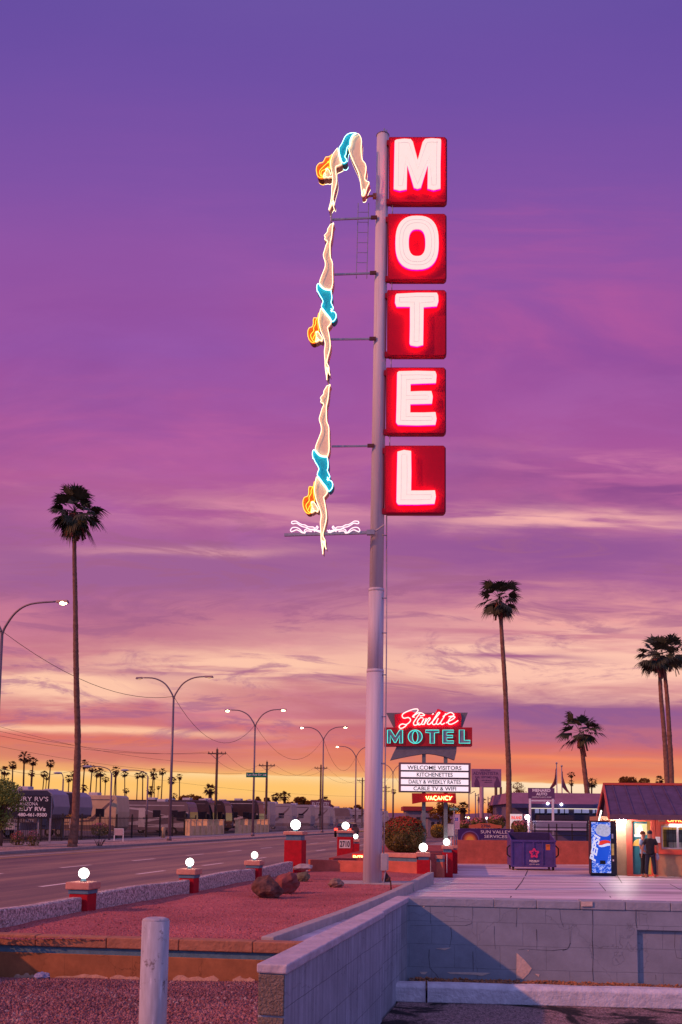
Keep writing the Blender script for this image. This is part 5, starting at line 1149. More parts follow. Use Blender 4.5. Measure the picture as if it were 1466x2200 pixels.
for Y, lit, lb, H in ((52,True,'nearest tall double street lamp at the left edge, glowing beside the palm',11.5),(76,False,'double street lamp with faint lamps, between the palm and the green street sign',11.0),(97,True,'double street lamp that carries the green street sign',10.8),(126,True,'double street lamp midway between green sign and tall pole',11.8),(147,True,'double street lamp just left of the tall sign pole',10.9),(181,True,'double street lamp seen just right of the tall sign pole',10.2),(222,True,'farthest double street lamp, behind the marquee',10)):
    ls.append(dlamp(Y, lit, lb, H, 3.15 if Y == 52 else 2.55))
m_wire = mat('cable_black', (.03,.02,.025), .7, 0)
def wire(a, b, sag, r_, label, n=14, cat='cable'):
    a, b = Vector(a), Vector(b); g = MB(); g.sm = True; m = (a+b)/2; g.tube([a.lerp(b, i/n) - Vector((0,0,sag*4*(i/n)*(1-i/n))) - m for i in range(n+1)], r_, 4, caps=False)
    o = g.build('overhead_cable', m_wire); o.location = m; return tag(o, label, cat, 'cables along the road')
nm_ = ['first', 'second', 'third', 'fourth', 'fifth', 'sixth']
for i, (a, b) in enumerate(zip(ls, ls[1:])):
    if i == 1: wire(a, b, 2.6, .017, 'cable sagging between the unlit street lamp and the green sign lamp'); continue
    wire(a, b, 1.2 if i == 0 else 3.0, .017, f'cable hanging from the {["palm side lamp","","green sign lamp","middle lamp","lamp left of the tall pole","lamp right of the tall pole"][i]} to the next lamp')
wire(at(-300,1290,40), ls[0], .8, .02, 'cable entering from the left edge to the nearest street lamp')
def upole(x, ytop, Y, label, H=None, arms=1):
    t = at(x, ytop, Y); r = root('utility_pole', (t.x, t.y, .2), 0, label, 'utility pole', 'wooden utility poles behind the trailers'); H = t.z-.2
    g = MB(); g.sm = True; g.tube([(0,0,-.2),(0,0,H)], [.17,.12], 10); g.build('shaft', m_wood, r)
    for k in range(arms):
        g = MB(); zz_ = H-.55-k*.9; g.box(-1.0,1.0,-.16,-.05,zz_,zz_+.12); c_ = g.build('crossarm', m_wood, r); g = MB(); g.sm = True
        for xx in (-.9,-.5,.5,.9): g.tube([(xx,-.1,zz_+.12),(xx,-.1,zz_+.27),(xx,-.1,zz_+.3)], [.035,.05,.02], 7)
        g.tube([(0,-.1,H),(0,-.1,H+.2)], [.05,.02], 7); g.build('insulator', mat('insulator_glass', (.10,.06,.07), .3, 0), c_)
        g = MB(); g.tube([(-.7,-.1,zz_),(0,-.1,zz_-.55),(.7,-.1,zz_)], .025, 5); g.build('brace', m_steel, c_)
    return t
ut = [upole(467,1610,108,'nearest wooden utility pole, left of the green street sign'), upole(574,1637,122,'second wooden utility pole, right behind the green street sign'), upole(690,1644,154,'third wooden utility pole, beside the middle street lamp',arms=1), upole(779,1672,190,'wooden utility pole at the left edge of the tall sign pole'), upole(830,1688,236,'wooden utility pole between the tall sign pole and the marquee', arms=2)]
prev = at(-260,1500,70)
for i, (a, b) in enumerate(zip([prev]+ut, ut)):
    for k, dx in enumerate((-.9,.9)):
        wire(a+Vector((dx,0,-.3)), b+Vector((dx,0,-.3)), 1.4, .012, ['upper','lower'][k] + ' power line ' + ['arriving from the left','between the first two wooden poles','between second and third wooden poles','between third and fourth wooden poles','to the last wooden pole'][i])
for i, (xa, ya, xb, yb, Y) in enumerate(((-30,1598,520,1662,120),(-30,1640,180,1648,90),(200,1655,800,1712,160),(-20,1556,470,1640,108))):
    a = at(xa,ya,Y*.8); b = at(xb,yb,Y*1.1); wire(a, b, .8, .012, ['low telephone line over the trailers','short service wire at the left edge','long thin line over the caravans','thin line sloping down to the first wooden pole'][i])
def cobra(x, y, xh, Y, label):
    t = at(x, y, Y); h_ = at(xh, y-5, Y); r = root('cobra_lamp', (t.x, Y, .3), 0, label, 'street lamp', 'small cobra head lamps at the trailer lot'); H = t.z-.3; dx = h_.x-t.x
    g = MB(); g.sm = True; g.tube([(0,0,0),(0,0,H)], [.09,.06], 8); g.build('pole', m_lp, r); g = MB(); g.sm = True; g.tube(cr([(0,0,H-.1),(dx*.12,0,H+.3),(dx*.5,0,H+.5),(dx,0,H+.5)], 4), .035, 6); g.build('arm', m_lp, r)
    g = MB(); g.sm = True; g.ball((dx,0,H+.5), .3, 12, 8, (1.25,.6,.32)); g.build('lamp_head', mat('lamp_head_grey', (.35,.36,.42), .4, .1), r)
cobra(240,1662,188,75,'cobra head lamp right of the tall verge palm, arm to the left'); cobra(136,1674,124,84,'cobra head lamp left of the tall verge palm'); cobra(318,1668,268,86,'cobra head lamp above the swirl striped motorhome')
# green street name sign
m_green = mat('sign_green', (.01,.20,.11), .4, .05); m_white = mat('sign_white', (.75,.72,.72), .5, .03)
f = Fr(552,1665.5,96.7,-.03); r = root('street_name_sign', f.o, -.03, 'green street name sign reading Lyn Rae on the third street lamp', 'street sign'); a = f.L(530,1660.2); b = f.L(575,1671)
g = MB(); g.box(a[0],b[0],-.3,-.26,b[1],a[1]); s_ = g.build('sign_plate', m_green, r, bevel=.01); text('Lyn Rae Dr', (b[0]-a[0])*.68, (a[1]-b[1])*.55, ((a[0]*.6+b[0]*.4),-.302,(a[1]+b[1])/2), m_white, s_, ex=.01, bold=.01)
cx = a[0]+(b[0]-a[0])*.88; cz_ = (a[1]+b[1])/2; g = MB(); g.prism([(cx-.18,cz_-.03),(cx+.03,cz_-.03),(cx+.03,cz_-.1),(cx+.17,cz_),(cx+.03,cz_+.1),(cx+.03,cz_+.03),(cx-.18,cz_+.03)], -.31, -.302); g.build('arrow', m_white, s_)
g = MB(); g.box(-.1,.1,-.27,-.02,-.1,.1); g.build('bracket', m_steel, r)
f = Fr(977,1738.5,44,-.03); r = root('street_name_sign', (f.o.x,f.o.y,0), -.03, 'small green street name sign right of the marquee posts', 'street sign'); zo = f.o.z; a = f.L(966,1735.5); b = f.L(985,1741.5)
g = MB(); g.box(a[0],b[0],-.03,0,b[1]+zo,a[1]+zo); s_ = g.build('sign_plate', m_green, r); text('Lyn Rae', (b[0]-a[0])*.8, (a[1]-b[1])*.6, ((a[0]+b[0])/2,-.032,(a[1]+b[1])/2+zo), m_white, s_, bold=.01); g = MB(); g.tube([(-.02,.02,0),(-.02,.02,zo+.1)], .03, 8); g.build('post', m_steel, r)

# ------------------------------------------------------------------ trailer lot
m_glass = mat('dark_glass', (.015,.015,.025), .12, 0, spec=.8); m_tyre = mat('tyre', (.015,.013,.013), .85, .1); m_hub = mat('wheel_hub', (.3,.28,.28), .35, .1, metal=.7)
def rv(l, s, L, H, style, body, stripe, label, text_=None, z=.26, yaw=None, grp='caravans and motorhomes on the dealer lot', w_=2.5):
    p = S(l, s, z); r = root('motorhome' if style == 'A' else 'caravan', p, SYAW if yaw is None else yaw, label, 'motorhome' if style == 'A' else 'caravan', grp)
    # local: nose at x=0 pointing +x (towards the road), side facing the lens at y=0
    if style == 'A': P = [(-L,.5),(-.3,.42),(.0,.6),(.08,1.3),(.03,2.3),(-.16,H-.22),(-.4,H),(-L,H)]
    elif style == 'F': P = [(-L,.7),(-2.7,.7),(-2.6,1.55),(-.5,1.6),(-.05,1.9),(.08,2.5),(-.1,H-.35),(-.55,H),(-L,H)]
    else: P = [(-L,.55),(-.3,.55),(0,.9),(.06,2.2),(-.08,H-.15),(-.25,H),(-L,H)]
    g = MB(); g.prism(P, 0, w_); b = g.build('body', body, r, bevel=.035)
    g = MB(); g.box(-L+.1,-.5 if style != 'F' else -2.7,-.014,0,H-.42,H-.34); g.box(-L+.1,-.3 if style != 'F' else -2.7,-.014,0,.95,1.03); g.build('trim_strip', stripe, b)
    if style == 'F': g = MB(); g.prism([(-2.62,1.58),(-.5,1.63),(-.07,1.93),(.05,2.5),(-.12,H-.4),(-.56,H-.08),(-2.9,H-.08)], -.012, w_+.012); g.build('nose_cap', stripe, b)
    elif style == 'A':
        for Pp in ([(-L+.1,1.0),(-L*.55,1.25),(-.1,2.3),(-.1,2.1),(-L*.5,1.05),(-L+.1,.8)], [(-L*.8,2.9),(-L*.45,2.6),(-1.2,1.6),(-L*.4,2.35),(-L*.8,2.75)], [(-L*.45,.75),(-L*.2,1.1),(-.2,1.3),(-.2,.75)]): g = MB(); g.prism(Pp, -.012, 0); g.build('side_stripe', stripe, b)
        g = MB(); g.prism([(.10,1.30),(.055,2.3),(-.08,H-.5),(-.3,H-.5),(-.3,1.30)], .15, w_-.15); g.prism([(-.25,1.35),(-1.3,1.45),(-1.3,2.3),(-.35,2.4)], -.02, .0); g.build('windscreen', m_glass, r)
        [MB().ball((.02,y_,.95), .13, 10, 6, (.6,1,1)).build('headlight', m_hub, r) for y_ in (.35, w_-.35)]
        g = MB(); g.box(-.35,-.2,-.28,-.05,1.7,2.2); g.build('mirror', m_black, r)
    if style == 'T':
        g = MB(); g.prism([(-L+.05,.62),(-.2,.62),(-.05,.95),(-L+.05,1.0)], -.012, 0); g.prism([(-L*.7,1.1),(-2.2,1.35),(-.6,2.9),(-.3,H-.3),(-.9,2.9),(-2.6,1.5)], -.012, 0); g.build('side_stripe', stripe, b)
        g = MB(); g.prism([(.0,1.5),(.055,2.1),(-.05,2.9),(-.12,2.9),(-.12,1.5)], .5, w_-.5); g.build('front_window', m_glass, r)
    for k, xw in enumerate(([-1.5,-L*.30,-L*.6,-L*.85] if style != 'F' else [-L*.5,-L*.8])):
        g = MB(); g.box(xw-.5,xw+.3,-.03,.0,1.75,2.45); wn_ = g.build('window', m_glass, r, bevel=.02)
    g = MB(); xd = -L*.45 if style != 'F' else -3.4; g.box(xd-.36,xd+.34,-.022,0,.75,2.65); dd = g.build('door', mat('rv_door', (.42,.38,.38), .5, .1), r, bevel=.01); g = MB(); g.box(xd+.2,xd+.28,-.05,-.022,1.55,1.72); g.build('handle', m_black, dd)
    for xw in ([-1.6,-L+2.2] if style == 'A' else [-L*.6,-L*.6-.95]):
        g = MB(); g.sm = True; g.cyl((xw,-.02,.4),(xw,.24,.4),.4,.4,18); wh = g.build('wheel', m_tyre, r); g = MB(); g.sm = True; g.cyl((xw,-.035,.4),(xw,.0,.4),.2,.2,12); g.build('hub', m_hub, wh)
    for xr_ in (-L*.3,-L*.7): g = MB(); g.box(xr_-.45,xr_+.45,.8,1.6,H-.01,H+.26); g.build('roof_unit', mat('roof_unit_white', (.45,.42,.46), .5, .1), r, bevel=.05)
    if style == 'F': [MB().box(-1.4,-1.3,y_,y_+.1,0,1.6).build('landing_leg', m_steel, r) for y_ in (.3, w_-.4)]
    if text_:
        tx, cx, cz_, tw, th, mt = text_; text(tx, tw, th, (cx, -.014, cz_), mt, r, ex=.008, bold=.01)
    return r
m_wbody = mat('caravan_white', (.27,.25,.29), .35, .12, .8); m_cbody = mat('caravan_gold_lit', (.55,.40,.26), .4, .12, .8); m_bbody = mat('motorhome_brown', (.05,.03,.035), .3, .2, .8); m_tan = mat('motorhome_tan', (.15,.11,.12), .3, .15, .8); m_dblue = mat('dark_blue_cap', (.035,.03,.06), .3, .2, 1); m_swirl = mat('pale_swirl', (.40,.36,.38), .3, .1); m_silver = mat('silver_lettering', (.5,.48,.5), .4, 0); m_gold = mat('gold_lettering', (.5,.30,.06), .4, 0)  # cream body colour holds the gold evening light on a white caravan
def lrv(Y, s): return (Y-.2093*s)/.9779
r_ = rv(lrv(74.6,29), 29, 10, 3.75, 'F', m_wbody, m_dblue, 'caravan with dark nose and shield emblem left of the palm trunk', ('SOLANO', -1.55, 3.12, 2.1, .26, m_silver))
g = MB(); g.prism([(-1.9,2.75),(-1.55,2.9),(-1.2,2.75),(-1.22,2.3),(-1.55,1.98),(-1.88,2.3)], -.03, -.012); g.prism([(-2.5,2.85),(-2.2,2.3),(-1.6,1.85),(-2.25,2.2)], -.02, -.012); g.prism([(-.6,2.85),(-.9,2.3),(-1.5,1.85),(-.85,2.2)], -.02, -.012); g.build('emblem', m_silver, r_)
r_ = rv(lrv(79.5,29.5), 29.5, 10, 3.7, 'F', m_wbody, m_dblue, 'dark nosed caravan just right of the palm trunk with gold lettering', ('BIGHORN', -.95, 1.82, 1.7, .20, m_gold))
r_ = rv(lrv(86,29.2), 29.2, 9, 3.6, 'T', m_cbody, m_tan, 'white caravan with gold evening light in its body colour, behind the small framed sign')
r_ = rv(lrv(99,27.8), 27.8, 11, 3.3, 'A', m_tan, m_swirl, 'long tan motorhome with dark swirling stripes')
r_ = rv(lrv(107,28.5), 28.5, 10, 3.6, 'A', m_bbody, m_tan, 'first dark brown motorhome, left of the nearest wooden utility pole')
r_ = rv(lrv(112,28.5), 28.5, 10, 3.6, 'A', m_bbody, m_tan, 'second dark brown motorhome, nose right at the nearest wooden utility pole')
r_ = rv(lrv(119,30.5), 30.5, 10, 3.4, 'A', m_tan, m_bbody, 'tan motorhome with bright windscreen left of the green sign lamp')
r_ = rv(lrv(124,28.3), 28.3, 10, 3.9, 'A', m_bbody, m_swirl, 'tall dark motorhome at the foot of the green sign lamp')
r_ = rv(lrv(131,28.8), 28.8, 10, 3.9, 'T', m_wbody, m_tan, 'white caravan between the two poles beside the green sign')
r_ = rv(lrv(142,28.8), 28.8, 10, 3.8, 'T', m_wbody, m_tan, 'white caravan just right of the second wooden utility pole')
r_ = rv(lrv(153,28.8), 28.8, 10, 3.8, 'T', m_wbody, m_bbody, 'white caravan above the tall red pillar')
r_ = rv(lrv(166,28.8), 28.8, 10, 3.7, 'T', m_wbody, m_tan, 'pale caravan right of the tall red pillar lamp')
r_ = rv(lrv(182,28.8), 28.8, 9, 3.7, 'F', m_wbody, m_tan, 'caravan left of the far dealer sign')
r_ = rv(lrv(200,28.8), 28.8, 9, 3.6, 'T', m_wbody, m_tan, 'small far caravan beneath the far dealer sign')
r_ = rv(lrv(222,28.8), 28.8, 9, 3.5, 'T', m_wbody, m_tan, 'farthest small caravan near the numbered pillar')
# banner
f = Fr(50,1732,64,-.06); r = root('dealer_banner', (f.o.x, f.o.y, .3), -.06, 'black banner on posts advertising luxury RVs and a phone number', 'banner'); zo = f.o.z-.3; a = f.L(-14,1708); b = f.L(108,1757)
ban = MB(); ban.box(a[0],b[0],-.03,0,b[1]+zo,a[1]+zo); bo = ban.build('banner_sheet', mat('banner_black', (.018,.014,.03), .5, .1), r)
def bt(s, x0, x1, y0, y1, bd=.0, m=None): p0 = f.L(x0,y0); p1 = f.L(x1,y1); text(s, p1[0]-p0[0], p0[1]-p1[1], ((p0[0]+p1[0])/2, -.032, (p0[1]+p1[1])/2+zo), m or m_white, bo, ex=.006, bold=bd)
bt("LUXURY RV'S", 7, 104, 1711, 1722, 0); bt('OF ARIZONA', 29, 82, 1723.5, 1731, 0); bt('WE BUY RVs', 14, 98, 1733, 1743, .03); bt('480-461-9500', 39, 101, 1746.5, 1755, .03)
g = MB(); 
for x in (a[0], b[0]-.05): g.box(x,x+.1,.01,.09,0,a[1]+zo+.05)
g.build('post', m_steel, r); 
f = Fr(50,1763,66,-.06); a = f.L(24,1758); b = f.L(78,1768.5); g = MB(); g.box(a[0],b[0],0,.02,b[1],a[1]); o = g.build('small_banner', mat('banner_grey', (.10,.08,.10), .6, .1), None); o.location = f.o; tag(o, 'small dark banner hung on the fence below the big banner', 'banner'); text('THE ELITE', (b[0]-a[0])*.8, .16, ((a[0]+b[0])/2,-.004,(a[1]+b[1])/2), m_silver, o)
# small framed sign
f = Fr(255,1785,72,-.03); r = root('framed_sign', (f.o.x,f.o.y,.3), -.03, 'small white framed notice on two legs before the lit caravan', 'sign'); s_ = 72/FPX
g = MB(); g.box(-10*s_,10*s_,0,.05,13*s_+.0,26*s_-.0); sg_ = g.build('board', mat('sign_board_pink', (.5,.36,.36), .6, .1), r); text('NO PARKING', 16*s_, .10, (0,-.006,21*s_), m_red, sg_) if False else None
for x in (-10*s_, 9*s_): g = MB(); g.box(x,x+.06,.0,.06,0,27*s_); g.build('leg', m_white, r)
g = MB(); g.box(-10*s_,10*s_+.0,-.01,.06,26*s_,27.5*s_); g.build('top_rail', m_white, r)
p = S(lrv(84,24.5),24.5,.3); g = MB(); g.sm = True; g.tube([(0,0,0),(0,0,.85),(0,0,.92)], [.16,.16,.1], 14); o = g.build('yellow_bollard', mat('faded_yellow', (.5,.34,.18), .7, .15), None); o.location = (at(351,1795,84).x, 84, .3); tag(o, 'faded yellow bollard beside the swirl striped motorhome', 'bollard')
# fence
r = root('lot_fence', S(25,26.6,.3), SYAW, 'dark steel picket fence along the trailer lot', 'fence'); 
for seg in range(6):
    g = MB(); y0 = seg*11.5
    for k in range(46): g.box(-.012,.012,y0+k*.25-.01,y0+k*.25+.01,.05,1.75)
    g.box(-.02,.02,y0,y0+11.5,.15,.2); g.box(-.02,.02,y0,y0+11.5,1.6,1.65); g.build('fence_panel', m_black, r)
for k in range(24): g = MB(); g.box(-.05,.05,k*3-.05,k*3+.05,0,1.95); g.build('fence_post', m_black, r)
r = root('lot_fence', S(118,26.6,.3), SYAW, 'thin wire fence beyond the pier walls of the trailer lot', 'fence'); g = MB()
for k in range(240): g.box(-.015,.015,k*.5-.015,k*.5+.015,.05,2.1)
g.box(-.02,.02,0,120,2.05,2.1); g.box(-.02,.02,0,120,.3,.34); g.build('fence_panel', m_steel, r)
m_yblk = mat('yellow_lit_block', (.75,.50,.26), .85, .2, 2, bump=.4)  # yellow light on the pier walls is put into the block colour
for l0, l1, lb in ((91,101,'left low pier wall with yellow light in its colour, at the nearest wooden utility pole'),(106,118,'right low pier wall with yellow light in its colour, beside the green sign lamp')):
    r = root('pier_wall', S(l0,26.2,.3), SYAW, lb, 'wall', 'low cream walls with piers at the trailer lot'); g = MB(); g.box(-.1,.1,0,l1-l0,0,.95); g.build('wall_face', m_yblk, r)
    for k in range(int((l1-l0)/1.6)+1): g = MB(); g.box(-.22,.22,k*1.6-.22,k*1.6+.22,0,1.45); g.box(-.26,.26,k*1.6-.26,k*1.6+.26,1.45,1.55); g.build('pier', m_yblk, r)
# far dealer sign building
f = Fr(688,1740,235,-.02); r = root('dealer_building', (f.o.x,f.o.y,.2), -.02, 'far brown building with a large dealer sign board on its roof', 'building'); zo = f.o.z-.2; a = f.L(663,1732); b = f.L(714,1762); c = f.L(666,1718); g = MB(); g.box(a[0],b[0],0,12,0,a[1]+zo); g.build('wall', mat('far_brown_wall', (.16,.08,.09), .8, .1), r)
a2 = f.L(668,1719); b2 = f.L(711,1737); g = MB(); g.box(a2[0],b2[0],-.3,.3,b2[1]+zo,a2[1]+zo); sb = g.build('sign_board', mat('far_sign_maroon', (.14,.04,.07), .6, .1), r); text('RV COUNTRY', (b2[0]-a2[0])*.85, .9, ((a2[0]+b2[0])/2,-.31,a2[1]+zo-.9), m_silver, sb, bold=.03); g = MB(); g.box(a2[0]+.2,b2[0]-.2,-.34,-.3,b2[1]+zo+.15,b2[1]+zo+.5); g.build('stripe', m_silver, sb)
g = MB(); g.prism([(a[0]-.5,a[1]+zo),(b[0]+.5,a[1]+zo),((a[0]+b[0])/2,a2[1]+zo+.5)], 2, 10); g.build('roof', mat('far_roof', (.10,.05,.06), .8, .1), r)
# low far roofs beyond the road end
for i, (x0,x1,yt,Y,c_,lb) in enumerate(((872,925,1733,120,(.30,.03,.03),'red roofed low building seen between pole and marquee post'),(920,965,1747,110,(.20,.18,.24),'pale low building between the marquee posts'),(730,790,1752,320,(.14,.08,.1),'long low far shed beside the tall pole'))):
    f = Fr((x0+x1)/2,yt,Y,-.03); r = root('low_building', (f.o.x,f.o.y,0), -.03, lb, 'building'); a = f.L(x0,yt); b = f.L(x1,yt); H = f.o.z
    g = MB(); g.box(a[0],b[0],0,8,0,H-.5); g.build('wall', mat('low_wall_'+'abc'[i], (.2,.16,.2), .8, .2), r); g = MB(); g.box(a[0]-.3,b[0]+.3,-.4,8.4,H-.5,H); g.build('roof', mat('low_roof_'+'abc'[i], c_, .7, .2), r)
    for k in range(3): g = MB(); w0 = a[0]+(b[0]-a[0])*(.15+.28*k); g.box(w0,w0+(b[0]-a[0])*.15,-.04,0,H*.3,H*.65); g.build('window', m_glass, r)
# hills on the horizon
def hill(pts, Y, m, label):
    g = MB(); top = [at(x, y, Y) for x, y in pts]; 
    P = [(p.x, p.z) for p in top]; P = P + [(P[-1][0], -2), (P[0][0], -2)]
    n = len(top); vs = []
    for p in top: vs += [(p.x, Y-400, -3), (p.x, Y-120, p.z*.62), (p.x, Y, p.z), (p.x+60, Y+500, -3)]
    g.add(vs, [(i*4+k, (i+1)*4+k, (i+1)*4+k+1, i*4+k+1) for i in range(n-1) for k in range(3)]); g.s = [True]*len(g.f)
    tag(g.build('hills', m), label, None, None, 'structure')
rn = random.Random(11); pp = []
for x in range(-200, 640, 14):
    base = 1752 - 46*math.exp(-((x-110)/190)**2) - 20*math.exp(-((x-360)/60)**2) - 6; pp.append((x, base + 3.5*noise.noise((x*.02,0,0))+2*noise.noise((x*.07,3,0))))
hill(pp, 3800, mat('haze_tinted_hill', (.22,.10,.15), .9, .1, .01), 'mauve desert hills low on the left horizon')  # haze is put into the mauve hill colour
pp = [(x, 1754 - 5 - 4*abs(noise.noise((x*.01,8,0)))) for x in range(500, 1700, 20)]
hill(pp, 4200, mat('haze_tinted_hill', (.22,.10,.15), .9, .1, .01), 'faint far ridge on the right horizon')
# cars with their tail lamps on
m_tail = glow('tail_lamp', (1.0,.03,.02), 7.0)
def car(x, Y, s, label, body, lit=True):
    p = S(lrv(Y,s), s, .2); r = root('parked_car' if not lit else 'car', p, SYAW, label, 'car'); w_ = .88
    # local: y forward along the road
    prof = [(-2.2,.45),(-2.25,.75),(-2.15,1.0),(-1.6,1.06),(-1.1,1.42),(.5,1.45),(1.2,1.05),(2.1,.88),(2.25,.6),(2.2,.4)]
    g = MB(); vs = [( -w_, y, z) for y, z in prof] + [(w_, y, z) for y, z in prof]; n = len(prof); g.add(vs, [tuple(range(n)), tuple(range(2*n-1,n-1,-1))] + [(i, i+n, (i+1)%n+n, (i+1)%n) for i in range(n)]); g.f = [f_[::-1] for f_ in g.f]; g.build('body', body, r, bevel=.06)
    g = MB(); g.quad((-w_+.14,-1.58,1.09),(w_-.14,-1.58,1.09),(w_-.2,-1.14,1.41),(-w_+.2,-1.14,1.41)); g.v = [(a_, b_-.03, c_+.02) for a_, b_, c_ in g.v]; g.build('rear_window', m_glass, r)
    for sg in (-1,1):
        g = MB(); g.box(sg*w_-.012*(sg>0)-.003,sg*w_+.012,-1.1,.9,1.05,1.36) if False else g.prism([(-1.3,1.08),(-1.0,1.36),(.45,1.38),(.95,1.08)], -.01, .01); g.v = [((sg*(w_+.004))+b_, a_, c_) for a_, b_, c_ in g.v]; g.build('side_window', m_glass, r)
        g = MB(); x0 = sg*.52; g.box(min(x0,sg*.86),max(x0,sg*.86),-2.275,-2.2,.70,.90); g.build('tail_lamp', m_tail if lit else m_red, r)
        for yw_ in (-1.35,1.4): g = MB(); g.sm = True; g.cyl((sg*w_-.12,yw_,.32),(sg*w_+.02,yw_,.32),.32,.32,18); q_ = g.build('wheel', m_tyre, r); g = MB(); g.sm = True; g.cyl((sg*(w_+.0),yw_,.32),(sg*(w_+.03),yw_,.32),.18,.18,10); g.build('rim', m_hub, q_)
car(922, 88, 4.6, 'dark car with red tail lamps seen past the round bush', mat('car_dark', (.05,.03,.04), .3, .05, coat=.6))
car(700, 104, 13.5, 'added sedan with glowing tail lamps, standing in for light trails beyond the tall red pillars', mat('car_maroon', (.10,.02,.02), .3, .05, coat=.6))  # car added so its lamps stand in for red light trails
# ------------------------------------------------------------------ back wall of the forecourt, sign, dumpster
r = wallseg('yard_wall', 975, 1856, 1275, 1858, -2.19, 1.16, 'long low terracotta stucco wall behind the dumpster', False, t=.25, mt=m_orange2)
f = Fr(1044,1792,48.2,-.03); r = root('services_sign', f.o, -.03, 'purple Sun Valley Services sign with a sun emblem standing on the terracotta wall', 'sign')
a = f.L(984,1780); b = f.L(1104,1806); m_pur = mat('sign_purple', (.055,.02,.12), .5, .06)
g = MB(); g.box(a[0],b[0],-.06,.06,b[1],a[1]); sg = g.build('sign_board', m_pur, r, bevel=.01)
def ft(s, x0, x1, y0, y1, m, bd=0, sp=1.0, dy=-.062, par=None, dz=0): p0 = f.L(x0,y0); p1 = f.L(x1,y1); return text(s, p1[0]-p0[0], p0[1]-p1[1], ((p0[0]+p1[0])/2, dy, (p0[1]+p1[1])/2+dz), m, par or sg, ex=.006, bold=bd, sp=sp)
m_cream = mat('cream_lettering', (.85,.78,.76), .5, 0); ft('SUN VALLEY', 1033, 1097, 1784, 1791.5, m_cream); ft('SERVICES', 1041, 1090, 1794, 1801, m_cream)
p0 = f.L(1034,1803); p1 = f.L(1097,1804); g = MB(); g.box(p0[0],p1[0],-.066,-.06,p1[1],p0[1]); g.build('underline', m_cream, sg)
cx, cz_ = f.L(1010,1805); R0 = f.L(1030,1805)[0]-cx
g = MB(); g.prism([(cx+R0*math.cos(t), cz_-.0+R0*math.sin(t)) for t in [math.pi*i/24 for i in range(25)]], -.068, -.06); g.build('emblem_ring', mat('mauve_ring', (.16,.10,.26), .5, 0), sg)
star = []
for i in range(33):
    t = math.pi*i/32; k = (.80 if i % 2 else .50); star.append((cx+R0*k*math.cos(t+.06*(1 if i%2 else 0)), cz_+R0*k*math.sin(t)))
g = MB(); g.prism([(cx+R0*.87*math.cos(t), cz_+R0*.87*math.sin(t)) for t in [math.pi*i/24 for i in range(25)]], -.072, -.068); g.build('emblem_disc', mat('maroon_disc', (.14,.02,.06), .5, 0), sg)
g = MB(); g.prism(star, -.078, -.072); g.build('sun_rays', mat('sun_orange', (.72,.20,.05), .5, 0), sg); g = MB(); g.prism([(cx+R0*.40*math.cos(t), cz_+R0*.40*math.sin(t)) for t in [math.pi*i/16 for i in range(17)]], -.083, -.078); g.build('sun_disc', mat('sun_gold', (.80,.42,.06), .5, 0), sg)
P = [f.L(x,y) for x, y in ((1008,1779.5),(1008,1772.5),(1022,1771.5),(1030,1769),(1056,1769.5),(1066,1772.5),(1078,1773.5),(1078,1779.5))]; g = MB(); g.prism(P, -.05,.05); nb_ = g.build('number_board', mat('orange_board', (.55,.14,.06), .6, .08), r); ft('2706', 1033, 1054, 1771.5, 1778, mat('navy_ink', (.03,.02,.09), .5, 0), .01, dy=-.052, par=nb_)
# accessible parking sign and utility cabinet
f = Fr(981,1805,46.5,-.02); r = root('parking_sign', (f.o.x,f.o.y,0), -.02, 'pale accessible parking sign on a thin post left of the purple sign', 'sign'); zo = f.o.z
a = f.L(974.5,1750); b = f.L(988,1782); g = MB(); g.box(a[0],b[0],-.02,0,b[1]+zo,a[1]+zo); sg = g.build('sign_plate', mat('pink_plate', (.62,.42,.50), .5, .05), r); a2 = f.L(978.3,1757); b2 = f.L(984,1764); g = MB(); g.box(a2[0],b2[0],-.026,-.02,b2[1]+zo,a2[1]+zo); ic = g.build('wheelchair_panel', mat('sign_blue', (.02,.06,.45), .5, 0), sg)
cx = (a2[0]+b2[0])/2; cz_ = (a2[1]+b2[1])/2+zo; g = MB(); g.ring([(cx+.035*math.cos(t), cz_-.02+.035*math.sin(t)) for t in [6.283*i/16 for i in range(16)]], [(cx+.022*math.cos(t), cz_-.02+.022*math.sin(t)) for t in [6.283*i/16 for i in range(16)]], -.03, -.026); g.box(cx-.012,cx,-.03,-.026,cz_-.01,cz_+.045); g.ball((cx-.006,-.028,cz_+.058),.012,8,6); g.build('wheelchair_symbol', m_white, ic)
for k in range(5): g = MB(); zc_ = b[1]+zo+.08+k*.055; g.box(a[0]+.05,b[0]-.05,-.022,-.02,zc_,zc_+.016); g.build('small_print', mat('faint_print', (.35,.22,.3), .6, 0), sg)
g = MB(); g.tube([(0,.02,0),(0,.02,zo+a[1])], .025, 8); g.build('post', m_steel, r)
f = Fr(968.5,1785,37,-.02); r = root('control_cabinet', (f.o.x,f.o.y,zt), -.02, 'pale metal cabinet on a thin post beside the marquee post', 'cabinet'); zo = f.o.z-zt; a = f.L(961.5,1771); b = f.L(976.5,1796.5); g = MB(); g.box(a[0],b[0],0,.14,b[1]+zo,a[1]+zo); g.build('cabinet_case', mat('pale_enamel', (.50,.48,.47), .5, .1), r, bevel=.01); g = MB(); g.sm = True; g.tube([(.02,.07,-.2),(.02,.07,b[1]+zo)], .022, 8); g.build('post', m_white, r)
